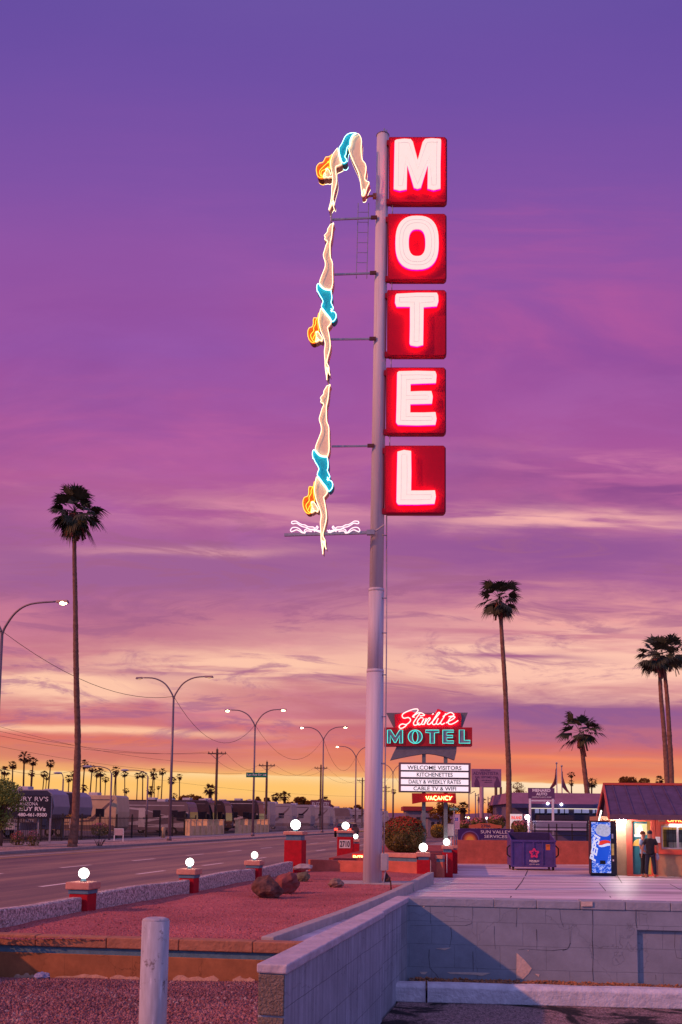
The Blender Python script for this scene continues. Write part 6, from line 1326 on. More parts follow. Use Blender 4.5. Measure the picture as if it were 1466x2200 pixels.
# dumpster
D = Fr(1147,1867,43.6,-.04); D.o.z = zp(43.6); dr = root('dumpster', D.o, -.04, 'large purple steel dumpster with a pink star emblem before the terracotta wall', 'dumpster')
m_dp = mat('dumpster_purple', (.085,.055,.25), .5, .2, 3, bump=.25, bscale=6, coat=.2); m_dpi = mat('dumpster_inside', (.05,.035,.12), .8, .2)
s_ = 43.6/FPX; wl_ = 47*s_; zb0 = 9*s_; zt0 = 63*s_; ztb = 79*s_
g = MB(); g.prism([(-wl_*.97,zb0),(wl_*.97,zb0),(wl_,zt0),(-wl_,zt0)], -.03, 0); g.hexa([(-wl_*.97,.0,zb0),(wl_*.97,.0,zb0),(wl_*.97,1.35,zb0+.1),(-wl_*.97,1.35,zb0+.1)], [(-wl_*.97,.0,zb0+.05),(wl_*.97,.0,zb0+.05),(wl_*.97,1.35,zb0+.15),(-wl_*.97,1.35,zb0+.15)])
g.hexa([(-wl_,1.32,zb0),(wl_,1.32,zb0),(wl_,1.38,zb0),(-wl_,1.38,zb0)], [(-wl_,1.32,ztb),(wl_,1.32,ztb),(wl_,1.38,ztb),(-wl_,1.38,ztb)])
for sg in (-1,1):
    x0, x1 = sorted((sg*wl_, sg*(wl_-.04))); g.hexa([(x0,0,zb0),(x1,0,zb0),(x1,1.35,zb0),(x0,1.35,zb0)], [(x0,0,zt0),(x1,0,zt0),(x1,1.35,ztb),(x0,1.35,ztb)])
g.build('bin_body', m_dp, dr, bevel=.01)
g = MB()
for u in (-.98,-.46,-.0,.40,.95): g.box(wl_*u-.035,wl_*u+.035,-.075,-.03,zb0,zt0)
g.box(-wl_-.02,wl_+.02,-.09,.02,zt0-.07,zt0+.02); g.box(-wl_-.02,wl_+.02,-.06,.0,zb0-.04,zb0+.05); g.build('rib', m_dp, dr, bevel=.008)
g = MB(); g.box(-wl_,wl_,1.27,1.31,zt0,ztb-.01); g.build('open_lid', m_dpi, dr)
for sg in (-1,1):
    g = MB(); x = sg*(wl_+.02); g.tube([(x,.2,zt0-.22),(x+sg*.13,.2,zt0-.34),(x+sg*.13,.2,zt0-.62),(x,.2,zt0-.74)], .03, 8); g.build('lifting_arm', m_black, dr)
    for yy_ in (.15,1.2):
        g = MB(); g.sm = True; g.cyl((sg*wl_*.90-.03,yy_,.085),(sg*wl_*.90+.03,yy_,.085),.085,.085,14); g.box(sg*wl_*.90-.05,sg*wl_*.90+.05,yy_-.05,yy_+.05,.1,zb0); g.build('wheel', m_tyre, dr)
m_pink = mat('pink_emblem', (.75,.05,.20), .5, 0); cz_ = 36*s_; outer = []; inner = []
for i in range(60):
    t = 2*math.pi*i/60 + math.pi/2; k = .185*(1+.22*math.cos(5*(t-math.pi/2))); outer.append((.02+k*math.cos(t), cz_+k*math.sin(t))); k2 = .085*(1+.42*math.cos(5*(t-math.pi/2)+math.pi*.0)); inner.append((.02+k2*math.cos(t), cz_+k2*math.sin(t)))
g = MB(); g.ring(outer, inner, -.084, -.078); g.build('star_emblem', m_pink, dr)
text('REPUBLIC', .42, .075, (.02,-.08,20*s_), m_cream, dr, bold=.03); text('SERVICES', .26, .035, (.02,-.08,17.3*s_), m_cream, dr); text('602-237-2078', .42, .045, (.02,-.08,12.8*s_), m_cream, dr)
g = MB(); g.box(26*s_,35*s_,-.036,-.031,43*s_,55*s_); lb_ = g.build('sticker', mat('orange_sticker', (.70,.20,.05), .5, .05), dr); text('CAUTION', .14, .03, (30.5*s_,-.038,52*s_), m_black, lb_)
# ------------------------------------------------------------------ motel office
HY = 40.3; HYAW = -.20; fo = Fr(1330,1880,HY,HYAW); fo.o.z = zp(HY); ho = root('motel_office', fo.o, HYAW, 'motel office with purple shingled gable roof, teal door and lit window', 'building')
def H_(x, y, dy=0): return fo.L(x, y, dy)
m_tanw = mat('tan_stucco', (.42,.24,.15), .85, .12, 3, bump=.35, bscale=25); m_trim = mat('red_orange_trim', (.55,.09,.06), .55, .08, 4); m_roof = mat('purple_roofing', (.095,.06,.13), .8, .25, 2, bump=.4, bscale=10)
xl = H_(1288,1800)[0]; xr_ = xl+14; zt_w = 2.35
xd0, xd1 = H_(1358,1800)[0], H_(1400,1800)[0]; zd = H_(1380,1765)[1]; xw0, xw1 = H_(1422,1800)[0], H_(1500,1800)[0]; zw0, zw1 = H_(1440,1824)[1], H_(1440,1775)[1]
g = MB(); g.box(xl,xd0,0,.2,-.1,zt_w); g.box(xd0,xd1,0,.2,zd,zt_w); g.box(xd1,xw0,0,.2,-.1,zt_w); g.box(xw0,xw1,0,.2,-.1,zw0); g.box(xw0,xw1,0,.2,zw1,zt_w); g.box(xw1,xr_,0,.2,-.1,zt_w)
g.box(xl,xl+.2,.2,8,-.1,zt_w); g.build('wall', m_tanw, ho)
g = MB(); g.box(xl+.21,xr_,1.9,2.0,-.05,zt_w); g.box(xl+.21,xr_,.21,1.9,zt_w-.1,zt_w-.02); g.box(xd1+.3,xw1+.3,.21,1.9,-.05,.05); g.build('inner_wall', mat('glowing_wood', (.5,.25,.08), .7, .2, 2, emit=(1.0,.50,.14), es=.35), ho)  # room light is put into the wood as emission, no lamp inside
# roof: apex pixels 1298,1687 ; eave 1309,1752
Lr = 14; ye, yr = -1.25, 3.2; xa = H_(1310,1750,ye)[0]; ze = H_(1310,1751,ye)[1]; zr_ = H_(1298.5,1687,yr)[1]; xb = H_(1298.5,1687,yr)[0]
yb = yr*2-ye
g = MB(); th = .12
g.hexa([(xa,ye,ze-th),(xa+Lr,ye,ze-th),(xb+Lr,yr,zr_-th),(xb,yr,zr_-th)], [(xa,ye,ze),(xa+Lr,ye,ze),(xb+Lr,yr,zr_),(xb,yr,zr_)])
g.hexa([(xb,yr,zr_-th),(xb+Lr,yr,zr_-th),(xa+Lr,yb,ze-th),(xa,yb,ze-th)], [(xb,yr,zr_),(xb+Lr,yr,zr_),(xa+Lr,yb,ze),(xa,yb,ze)])
rf = g.build('roof', m_roof, ho)
g = MB(); n = 26
for k in range(n):
    t = k/n; x0 = xa+.4+k*.52; g.hexa([(x0,ye-.01,ze),(x0+.05,ye-.01,ze),(x0+.05,yr,zr_),(x0,yr,zr_)], [(x0,ye-.01,ze+.035),(x0+.05,ye-.01,ze+.035),(x0+.05,yr,zr_+.035),(x0,yr,zr_+.035)])
g.build('roof_rib', m_roof, rf)
g = MB(); g.hexa([(xa-.05,ye-.03,ze-.2),(xa+.01,ye-.03,ze-.2),(xb+.01,yr,zr_-.16),(xb-.05,yr,zr_-.16)], [(xa-.05,ye-.03,ze+.05),(xa+.01,ye-.03,ze+.05),(xb+.01,yr,zr_+.06),(xb-.05,yr,zr_+.06)])
g.hexa([(xb-.05,yr,zr_-.16),(xb+.01,yr,zr_-.16),(xa+.01,yb,ze-.2),(xa-.05,yb,ze-.2)], [(xb-.05,yr,zr_+.06),(xb+.01,yr,zr_+.06),(xa+.01,yb,ze+.05),(xa-.05,yb,ze+.05)])
g.box(xb-.05,xb+Lr,yr-.08,yr+.08,zr_+.0,zr_+.10); g.build('roof_trim', m_trim, rf)
g = MB(); g.box(xa,xa+Lr,ye-.05,ye-.005,ze-.18,ze+.02); g.build('eave_board', mat('eave_dark', (.12,.07,.11), .7, .1), rf)
g = MB(); P = [(ye+.6,zt_w),(yb-.6,zt_w),(yr,zr_-.2)]; g.add([(xa+.2,y,z) for y, z in P]+[(xa+.3,y,z) for y, z in P], [(0,1,2),(5,4,3),(0,3,4,1),(1,4,5,2),(2,5,3,0)]); g.build('gable_wall', mat('gable_purple', (.18,.10,.16), .8, .1), ho)
g = MB(); g.box(xa+.1,xa+Lr,ye+.1,2.5,ze-.14,ze-.125); g.build('soffit', m_trim, ho)
# door and its red frame
g = MB(); g.box(xd0-.22,xd0+.02,-.06,.1,0,zd+.12); g.box(xd1-.02,xd1+.16,-.06,.1,0,zd+.12); g.box(xd0-.22,xd1+.16,-.061,.1,zd,zd+.16); g.build('door_frame', m_trim, ho, bevel=.008)
m_teal = mat('teal_door', (.03,.15,.19), .5, .1, 4); g = MB(); g.box(xd0+.02,xd1-.14,.03,.08,.02,zd-.02); dr_ = g.build('door', m_teal, ho, bevel=.006)
a = H_(1364.5,1770); b = H_(1391,1794); g = MB(); g.box(a[0],b[0],.015,.032,b[1],a[1]); pn = g.build('door_pane', mat('lit_pane', (.6,.4,.2), .3, .3, 3, emit=(1.0,.66,.30), es=.55), dr_)
g = MB(); g.box(a[0]+.08,b[0]-.15,.008,.016,b[1]+.02,b[1]+.28); g.box(a[0]+.15,b[0]-.2,.006,.016,a[1]-.2,a[1]-.06); g.build('poster', m_cream, pn)
g = MB(); a = H_(1364.5,1804); b = H_(1380,1818); cx = (a[0]+b[0])/2+.08; rr_ = .30; g.prism([(cx+rr_*math.cos(t), b[1]+rr_*.95*math.sin(t)) for t in [math.pi*i/14 for i in range(15)]], .015, .032); g.build('door_panel', mat('amber_panel', (.6,.32,.08), .5, .1, emit=(1,.5,.1), es=.3), dr_)
g = MB(); g.box(a[0]-.02,b[0]+.12,.02,.032,b[1]+.36,b[1]+.46); g.build('notice', m_cream, dr_); g = MB(); g.ball((xd1-.24,.0,1.0),.04,10,8); g.build('handle', m_hub, dr_)
g = MB(); g.box(xd0-.2,xd1+.2,-.25,.1,-.02,.05); g.build('door_step', m_trim, ho)
# red fascia right of the door, window frame and sill
g = MB(); g.box(xd1+.165,xw1+4,-.05,-.002,zw1+.06,zt_w-.05); g.box(xd1+.165,xw0-.02,-.05,-.002,zw0-.2,zw1+.06); g.box(xw0-.02,xw1+.1,-.07,-.002,zw0-.22,zw0-.04); g.build('window_surround', m_trim, ho)
g = MB(); fw_ = .05
for x0,x1,z0,z1 in ((xw0,xw1,zw0,zw0+fw_),(xw0,xw1,zw1-fw_,zw1),(xw0,xw0+fw_,zw0+fw_,zw1-fw_),(xw1-fw_,xw1,zw0+fw_,zw1-fw_),(H_(1457,1800)[0]-.04,H_(1457,1800)[0]+.04,zw0+fw_,zw1-fw_)): g.box(x0,x1,.02,.1,z0,z1)
wf = g.build('window', mat('white_frame', (.55,.5,.52), .5, .05), ho)
gm = bpy.data.materials.new('window_glass'); gm.use_nodes = True; nb = gm.node_tree.nodes['Principled BSDF']; nb.inputs['Base Color'].default_value = (.9,.9,.9,1); nb.inputs['Roughness'].default_value = .02; nb.inputs['Transmission Weight'].default_value = 1.0; nb.inputs['IOR'].default_value = 1.05
g = MB(); g.box(xw0+fw_,xw1-fw_,.05,.056,zw0+fw_,zw1-fw_); g.build('pane', gm, wf)
g = MB()
for x in (1437, 1447): xx = H_(x,1800)[0]; g.box(xx-.008,xx+.008,.03,.045,zw0+fw_,zw1-fw_)
for y in (1790, 1807): z_ = H_(1440,y)[1]; g.box(xw0+fw_,xw1-fw_,.03,.045,z_-.008,z_+.008)
g.build('grille', m_black, wf)
g = MB(); g.box(xw0+.25,xw0+1.0,.5,1.6,.05,zw1-.15); g.build('curtain', mat('blue_shade', (.10,.12,.17), .7, .2), ho); g = MB(); g.box(xw0+.3,xw0+.8,.3,.45,zw0+.05,zw0+.25); g.box(xw0+.1,xw0+1.6,.25,.75,-.0,zw0+.05); g.build('counter', mat('counter_white', (.5,.5,.45), .5, .1), ho)
# tube light over the window
g = MB(); g.sm = True; g.tube([(H_(1438,1773)[0],-.12,H_(1438,1773.5)[1]),(H_(1510,1773)[0],-.12,H_(1438,1773.5)[1])], .045, 10); o = g.build('tube_light', glow('tube_white', (1.0,.95,.97), 7.0), None); o.location = fo.o; o.rotation_euler = (0,0,HYAW); tag(o, 'white fluorescent tube above the office window', 'tube light')
# OFFICE neon
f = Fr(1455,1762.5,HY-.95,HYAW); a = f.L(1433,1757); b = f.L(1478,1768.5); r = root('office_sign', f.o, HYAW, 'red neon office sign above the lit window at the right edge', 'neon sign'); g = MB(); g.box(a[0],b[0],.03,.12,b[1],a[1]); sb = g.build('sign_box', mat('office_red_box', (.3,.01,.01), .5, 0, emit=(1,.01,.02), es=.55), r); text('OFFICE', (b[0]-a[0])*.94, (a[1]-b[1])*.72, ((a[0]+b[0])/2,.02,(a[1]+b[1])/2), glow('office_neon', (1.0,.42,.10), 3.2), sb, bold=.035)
# wall lamp
p = H_(1335.5,1764,-.5); r = root('wall_lamp', fo.o + fo.ux*p[0] - fo.n*.5 + Vector((0,0,p[1])), HYAW, 'glaring white lamp on the corner column of the motel office', 'wall lamp'); g = MB(); g.sm = True; g.ball((0,0,0), .18, 24, 14, (1,1,1)); g.build('bulb', glow('glaring_lamp', (1.0,.93,.86), 120.0), r); g = MB(); g.box(-.04,.04,.1,.5,-.02,.06); g.build('lamp_arm', m_steel, r)
f = Fr(1133,1756,58,0); r = root('flood_lamp', (f.o.x,f.o.y,0), 0, 'white flood lamp on a pole behind the dumpster', 'flood lamp'); g = MB(); g.sm = True; g.ball((0,-.1,f.o.z), .13, 14, 10); g.build('bulb', glow('flood_white', (1.0,.95,.95), 25.0), r); g = MB(); g.sm = True; g.tube([(.1,.05,0),(.1,.05,f.o.z+.15)], .07, 8); g.box(-.15,.2,-.02,.15,f.o.z-.12,f.o.z+.16); g.build('pole', m_lav, r)
# notice, wall vent
g = MB(); a = H_(1408.5,1798); b = H_(1419,1811); g.box(a[0],b[0],-.064,-.052,b[1],a[1]); g.build('notice', m_cream, ho); g = MB(); a = H_(1415,1757); b = H_(1430,1766); g.box(a[0],b[0],-.12,-.052,b[1],a[1]); g.build('wall_box', m_tanw, ho)
# string of white lights at the gable
g = MB(); g.sm = True
for i in range(22):
    t = i/21; q = H_(1292.5-5*t+math.sin(i*2)*.7,1742+21*t,-.3); g.ball((q[0],-.3,q[1]), .022, 6, 4)
o = g.build('fairy_lights', glow('fairy_white', (1,.8,.75), 4.0), None); o.location = fo.o; o.rotation_euler = (0,0,HYAW); tag(o, 'short string of tiny white lights hanging at the gable corner', 'string lights')
# vending machine
f = Fr(1297,1879,HY-.75,HYAW); f.o.z = zp(HY-.75); r = root('vending_machine', f.o, HYAW, 'blue drinks vending machine with a can picture beside the office column', 'vending machine'); a = f.L(1268,1879); b = f.L(1324.5,1764.5); Hm = b[1]
g = MB(); g.box(a[0],b[0],0,.78,.06,Hm); g.box(a[0]+.05,b[0]-.05,.05,.7,0,.06); g.build('cabinet', mat('machine_dark', (.03,.025,.035), .4, .1), r, bevel=.015)
x0, x1 = f.L(1271.5,1800)[0], f.L(1312.5,1800)[0]
def splash(m, nt, b_, t):
    L = nt.links; n = nt.nodes.new('ShaderNodeTexNoise'); n.inputs['Scale'].default_value = 5; n.inputs['Detail'].default_value = 7; n.inputs['Roughness'].default_value = .7; n.inputs['Distortion'].default_value = 2.2; L.new(t.outputs['Object'], n.inputs[0])
    rr = nt.nodes.new('ShaderNodeValToRGB'); L.new(n.outputs[0], rr.inputs[0]); e = rr.color_ramp.elements; e[0].position = .42; e[0].color = (.01,.07,.5,1); e[1].position = .57; e[1].color = (.6,.66,.95,1); q = e.new(.50); q.color = (.03,.18,.75,1)
    L.new(rr.outputs[0], b_.inputs['Base Color']); L.new(rr.outputs[0], b_.inputs['Emission Color']); b_.inputs['Emission Strength'].default_value = .6
g = MB(); g.box(x0,x1,-.03,.0,.13,Hm-.05); pn = g.build('lit_front', mat('splash_panel', (.1,.2,.7), .2, 0, fn=splash), r, bevel=.01)
def vm(x, y): return f.L(1240+x/6.487, 1640+y/6.487, 0)
m_blue = mat('lit_blue', (.01,.08,.55), .3, 0, emit=(.01,.09,.62), es=.6); m_wht = mat('lit_white', (.7,.7,.75), .3, 0, emit=(.85,.85,.95), es=.6); m_rd = mat('lit_red', (.7,.04,.02), .3, 0, emit=(.9,.05,.02), es=.6)
def rotrect(cx, cy, w_, h_, an, n=20, e=5):
    return [(cx+u*math.cos(an)-v*math.sin(an), cy+u*math.sin(an)+v*math.cos(an)) for u, v in [(w_*math.copysign(abs(math.cos(t))**(2/e), math.cos(t)), h_*math.copysign(abs(math.sin(t))**(2/e), math.sin(t))) for t in [2*math.pi*i/n for i in range(n)]]]
def clip(P, xm): return [(min(x, xm), y) for x, y in P]
g = MB(); g.prism([vm(*p) for p in clip(rotrect(350,1130,118,270,.14), 466)], -.036, -.03); g.build('can_picture', m_blue, pn)
g = MB(); g.prism([vm(*p) for p in clip(rotrect(368,935,105,85,.22,e=2.6), 466)], -.040, -.036); g.build('can_top', mat('lit_silver', (.4,.42,.5), .3, .5, 12, emit=(.5,.5,.62), es=.6), pn)
ball = sq(392,1148,96,78,32,2.0); red = [p for p in ball if p[1] <= 1130]; 
g = MB(); g.prism([vm(*p) for p in clip(ball, 466)], -.044, -.040); g.build('ball_blue', m_blue, pn)
g = MB(); g.prism([vm(*p) for p in [(298,1125),(315,1092),(350,1076),(400,1070),(440,1078),(466,1092),(466,1118),(430,1112),(390,1122),(345,1140),(305,1140)]], -.048, -.044); g.build('ball_red', m_rd, pn)
g = MB(); g.prism([vm(*p) for p in [(303,1143),(345,1143),(390,1126),(430,1116),(466,1122),(466,1148),(430,1150),(380,1166),(340,1170),(305,1160)]], -.050, -.044); g.build('ball_white', m_wht, pn)
tx = text('PEPSI', 1.06, .25, (0,0,0), m_wht, pn, ex=.006, bold=.04, shear=.25); c_ = vm(252,1180); tx.location = (c_[0], -.046, c_[1]); tx.rotation_euler = (0, R(-78), 0)
a = vm(318,1350); b = vm(402,1408); g = MB(); g.box(a[0],b[0],-.035,-.028,b[1],a[1]); g.box(a[0]+.01,b[0]-.01,-.038,-.034,b[1]+.015,a[1]-.015); g.build('dispensing_slot', m_black, pn)
g = MB()
for k in range(9): a = vm(484,1125+k*18); b = vm(518,1137+k*18); g.box(a[0],b[0],-.02,.0,b[1],a[1])
g.build('button', mat('amber_button', (.5,.35,.12), .5, 0, emit=(1,.6,.2), es=.3), r); a = vm(498,1342); b = vm(518,1368); g = MB(); g.box(a[0],b[0],-.02,0,b[1],a[1]); a = vm(484,985); b = vm(508,1050); g.box(a[0],b[0],-.02,0,b[1],a[1]); g.build('coin_slot', m_cream, r)
g = MB(); a = vm(185,790); b = vm(548,802); g.box(a[0]-.02,b[0],-.02,.02,Hm-.01,Hm+.02); g.box(a[0]-.03,a[0]-.005,-.02,.02,.1,Hm); g.build('orange_edge', m_trim, r)

# ------------------------------------------------------------------ people
def skin(name, nodes, edges, m, parent, sub=1):
    names = list(nodes); me = bpy.data.meshes.new(name); me.from_pydata([nodes[k][0] for k in names], [(names.index(a), names.index(b)) for a, b in edges], []); o = bpy.data.objects.new(name, me); col.objects.link(o); o.parent = parent
    md = o.modifiers.new('skin', 'SKIN'); md.use_smooth_shade = True
    for i, k in enumerate(names):
        rr = nodes[k][1]; me.skin_vertices[0].data[i].radius = rr if isinstance(rr, tuple) else (rr, rr); me.skin_vertices[0].data[i].use_root = (i == 0)
    s = o.modifiers.new('sub', 'SUBSURF'); s.levels = sub; s.render_levels = sub; me.materials.append(m); return o
def chain(*a): return list(zip(a, a[1:]))
def person(label, loc, yaw, shirt, trouser, shoe, skinm, hair, arms, capm=None, h=1.76, hold=None):
    r = root('person', loc, yaw, label, 'person'); k = h/1.76
    def V_(x, y, z): return (x*k, y*k, z*k)
    # faces -y; feet apart
    Bn = {'pel':(V_(0,0,.95),(.14,.10)),'sp':(V_(0,.0,1.15),(.13,.09)),'ch':(V_(0,.01,1.34),(.155,.10)),'nk':(V_(0,.015,1.49),.058),'hd0':(V_(0,-.005,1.58),(.068,.078)),'hd1':(V_(0,-.005,1.66),(.076,.092)),'hd2':(V_(0,.0,1.73),(.055,.065))}
    E = chain('pel','sp','ch','nk','hd0','hd1','hd2')
    for s, sn in ((-1,'l'),(1,'r')):
        sh, el, wr, hd = arms[sn]
        Bn['sh'+sn] = (V_(s*.17,.01,1.42),.06); Bn['el'+sn] = (V_(*el),.042); Bn['wr'+sn] = (V_(*wr),.028); Bn['pm'+sn] = (V_(*hd),(.040,.022))
        E += chain('ch','sh'+sn,'el'+sn,'wr'+sn,'pm'+sn)
        d = (Vector(hd)-Vector(wr)).normalized(); sd = Vector((0,1,0)) if abs(d.y) < .8 else Vector((1,0,0)); cu = Vector((-s,0,0))
        for j in range(4):
            o = Vector(hd) + d*.02 + sd*(j-1.5)*.021; q1 = o + d*(.042+.004*(1-abs(j-1.2))); q2 = q1 + (d*.8+cu*.5).normalized()*.032
            Bn[f'f{sn}{j}a'] = (V_(*o),.0095); Bn[f'f{sn}{j}b'] = (V_(*q1),.0085); Bn[f'f{sn}{j}c'] = (V_(*q2),.007); E += chain('pm'+sn, f'f{sn}{j}a', f'f{sn}{j}b', f'f{sn}{j}c')
        o = Vector(hd) - d*.015 - sd*.036; q1 = o - sd*.02 + d*.035 + cu*.01; Bn['t'+sn+'a'] = (V_(*o),.011); Bn['t'+sn+'b'] = (V_(*q1),.009); E += chain('pm'+sn,'t'+sn+'a','t'+sn+'b')
        Bn['hp'+sn] = (V_(s*.09,0,.90),.085); Bn['kn'+sn] = (V_(s*.13,-.02,.50),.058); Bn['an'+sn] = (V_(s*.155,.02,.09),.04); Bn['toe'+sn] = (V_(s*.17,-.12,.035),(.042,.028)); E += chain('pel','hp'+sn,'kn'+sn,'an'+sn,'toe'+sn)
    skin('body', Bn, E, skinm, r)
    # face
    g = MB(); g.sm = True; g.ball(V_(0,-.100,1.635), .014, 8, 6, (1,1.2,1.7)); g.build('nose', skinm, r); g = MB(); g.sm = True
    for s in (-1,1): g.ball(V_(s*.032,-.088,1.665), .010, 8, 6)
    g.build('eye', m_black, r); g = MB(); g.box(-.026,.026,-.096,-.088,1.592*k,1.598*k); g.build('mouth', mat('lip_tone', (.3,.10,.09), .6, 0), r); g = MB(); g.sm = True
    for s in (-1,1): g.ball(V_(s*.082,.0,1.64), .024, 8, 6, (.4,.7,1.2))
    g.build('ear', skinm, r)
    T = {'pel':(V_(0,0,.80),(.19,.145)),'p2':(V_(0,0,.95),(.185,.142)),'sp':(V_(0,0,1.14),(.170,.128)),'ch':(V_(0,.01,1.33),(.195,.135)),'cl':(V_(0,.012,1.475),(.095,.085))}; E2 = chain('pel','p2','sp','ch','cl')
    for s, sn in ((-1,'l'),(1,'r')):
        el = arms[sn][1]; m_ = Vector((s*.185,.01,1.41)).lerp(Vector(el), .72); T['s'+sn] = (V_(s*.175,.01,1.40),.082); T['m'+sn] = (V_(*m_),.070); E2 += chain('ch','s'+sn,'m'+sn)
    skin('shirt', T, E2, shirt, r)
    P_ = {'pel':(V_(0,0,.95),(.168,.125))}; E3 = []
    for s, sn in ((-1,'l'),(1,'r')):
        P_['hp'+sn] = (V_(s*.09,0,.86),.105); P_['kn'+sn] = (V_(s*.13,-.02,.50),.082); P_['an'+sn] = (V_(s*.155,.02,.11),.066); E3 += chain('pel','hp'+sn,'kn'+sn,'an'+sn)
    skin('trousers', P_, E3, trouser, r)
    for s in (-1,1):
        skin('shoe', {'a':(V_(s*.155,.05,.045),(.045,.04)),'b':(V_(s*.162,-.03,.045),(.048,.042)),'c':(V_(s*.172,-.14,.03),(.046,.028))}, chain('a','b','c'), shoe, r)
    g = MB(); g.sm = True; g.ball(V_(0,.012,1.688), .095*k, 18, 10, (.94,1.08,.92)); g.v = [v for v in g.v]; 
    o = g.build('cap' if capm else 'hair', capm or hair, r)
    for v in o.data.vertices:
        if v.co.z < 1.655*k: v.co.z = 1.655*k + (v.co.z-1.655*k)*(.5 if v.co.y > 0 else .0)
    if capm: g = MB(); g.prism([(-.07,0),(.07,0),(.05,.012),(-.05,.012)], -.20, -.06); g.v = [(x,y,z+1.672*k) for x,y,z in g.v]; g.build('brim', capm, o)
    if hold:
        g = MB(); g.sm = True; c_ = Vector(arms['r'][3]); g.ball((0,0,0), .075, 12, 8, (.6,.9,1.3)); rn = random.Random(1); g.v = [tuple(Vector(v)*rn.uniform(.85,1.12)+c_*k+Vector((.03,0,-.09))) for v in g.v]; g2 = g.build('held_bag', hold, None); g2.location = r.location; g2.rotation_euler = r.rotation_euler; tag(g2, 'small pale crumpled bag in the hand of the man in black', 'bag')
    return r
sk = mat('skin_warm', (.38,.18,.12), .6, .1, 6); pA = at(1399,1884,38.6)
person('man in black t-shirt and dark cap seen from behind at the office door', (pA.x, pA.y, zp(pA.y)), math.pi-.15, mat('black_tshirt', (.022,.02,.025), .85, .2, 8), mat('dark_jeans', (.02,.025,.05), .85, .3, 8), mat('tan_shoe', (.35,.24,.14), .7, .1), sk, m_black,
  {'l':(None,(-.27,.03,1.12),(-.27,-.05,.88),(-.265,-.06,.80)),'r':(None,(.28,.05,1.12),(.30,-.02,.90),(.31,-.03,.82))}, capm=mat('dark_cap', (.02,.022,.04), .8, .2), hold=None, h=1.80)
g = MB(); g.sm = True; rn = random.Random(1); g.ball((0,0,0), .10, 12, 8, (.7,.7,1.3)); g.v = [tuple(Vector(v)*rn.uniform(.8,1.15)) for v in g.v]; o = g.build('plastic_bag', mat('pale_plastic', (.45,.42,.50), .4, .2, 20), None); o.location = at(1413,1842,pA.y-.03); tag(o, 'small pale crumpled bag in the right hand of the man in black', 'bag')
pB = at(1384,1879,39.25)
person('man in light blue shirt standing in the office doorway, half hidden by the other man', (pB.x, pB.y, zp(pB.y)), .9, mat('light_blue_shirt', (.20,.34,.52), .8, .15, 8), mat('black_trousers', (.02,.018,.022), .85, .2), mat('brown_shoe', (.16,.07,.05), .6, .1), sk, mat('brown_hair', (.10,.04,.02), .8, .2),
  {'l':(None,(-.26,.02,1.13),(-.22,-.16,.98),(-.19,-.23,.97)),'r':(None,(.27,.02,1.13),(.25,-.06,.90),(.245,-.08,.82))}, h=1.77)

# ------------------------------------------------------------------ behind the forecourt: shop building, signs, billboard
f = Fr(1200,1790,66,-.03); f.o.z = 0.0; r = root('auto_shop', f.o, -.03, 'long auto shop with purple mansard roof and a row of lit windows behind the dumpster', 'building')
def G_(x, y): return f.L(x, y)
x0, x1 = G_(1100,1750)[0], G_(1330,1750)[0]; zr0, zr1 = G_(1200,1728)[1], G_(1200,1704)[1]
g = MB(); g.box(x0,x1,0,10,0,zr0); g.build('wall', mat('shop_wall', (.13,.11,.20), .8, .15, 1), r)
g = MB(); g.hexa([(x0-.3,-.8,zr0),(x1,-.8,zr0),(x1,10,zr0),(x0-.3,10,zr0)], [(x0-.1,.1,zr1),(x1,.1,zr1),(x1,10,zr1),(x0-.1,10,zr1)]); g.build('roof', mat('mansard_purple', (.26,.12,.20), .8, .15, 2, bump=.3, bscale=4), r)
g = MB(); g.box(x0-.3,x1,-.85,-.8,zr0-.28,zr0); g.build('fascia', mat('fascia_navy', (.05,.05,.14), .6, .1), r); g = MB(); a = G_(1138,1735.5); g.box(a[0],x1,-.1,0,a[1]-.06,a[1]+.06); g.build('light_strip', glow('shop_strip', (.95,.75,.60), 1.1), r)
m_sw = mat('shop_window', (.2,.2,.4), .3, .6, 3, emit=(.42,.40,.75), es=.45)
for a_, b_ in ((1150,1170),(1176,1198),(1204,1222),(1234,1266),(1274,1286)): p0 = G_(a_,1738); p1 = G_(b_,1749); g = MB(); g.box(p0[0],p1[0],-.04,0,p1[1],p0[1]); w__ = g.build('window', m_sw, r); g = MB(); g.box((p0[0]+p1[0])/2-.03,(p0[0]+p1[0])/2+.03,-.06,-.04,p1[1],p0[1]); g.box(p0[0],p1[0],-.07,-.04,p1[1]-.05,p1[1]+.05); g.build('frame', m_black, w__)
p0 = G_(1150,1751); p1 = G_(1300,1763); g = MB(); g.box(p0[0],p1[0],-1.6,-.05,p1[1],p0[1]); g.build('awning', mat('dark_awning', (.04,.035,.06), .8, .1), r)
for x, y, e_ in ((1172,1727,9),(1201,1729,7),(1287,1730,5)): p0 = G_(x,y); g = MB(); g.sm = True; g.ball((p0[0],-.95,p0[1]), .09, 10, 6); g.build('eave_lamp', glow('eave_white', (.9,.85,1.0), 9), r)
f = Fr(1206,1785,58,-.02); f.o.z = 0.02; r = root('box_trailer', f.o, -.02, 'long pale box trailer parked behind the terracotta wall', 'trailer'); a = f.L(1146,1764); b = f.L(1262,1785); g = MB(); g.box(a[0],b[0],0,2.3,b[1],a[1]); g.build('body', mat('trailer_grey', (.20,.18,.25), .5, .15, 1), r, bevel=.03); g = MB(); g.box(a[0],b[0],-.02,0,a[1]-.06,a[1]+.02); g.box(a[0],b[0],-.02,0,b[1],b[1]+.08); g.build('rail', mat('trailer_rail', (.42,.38,.45), .5, 0), r)
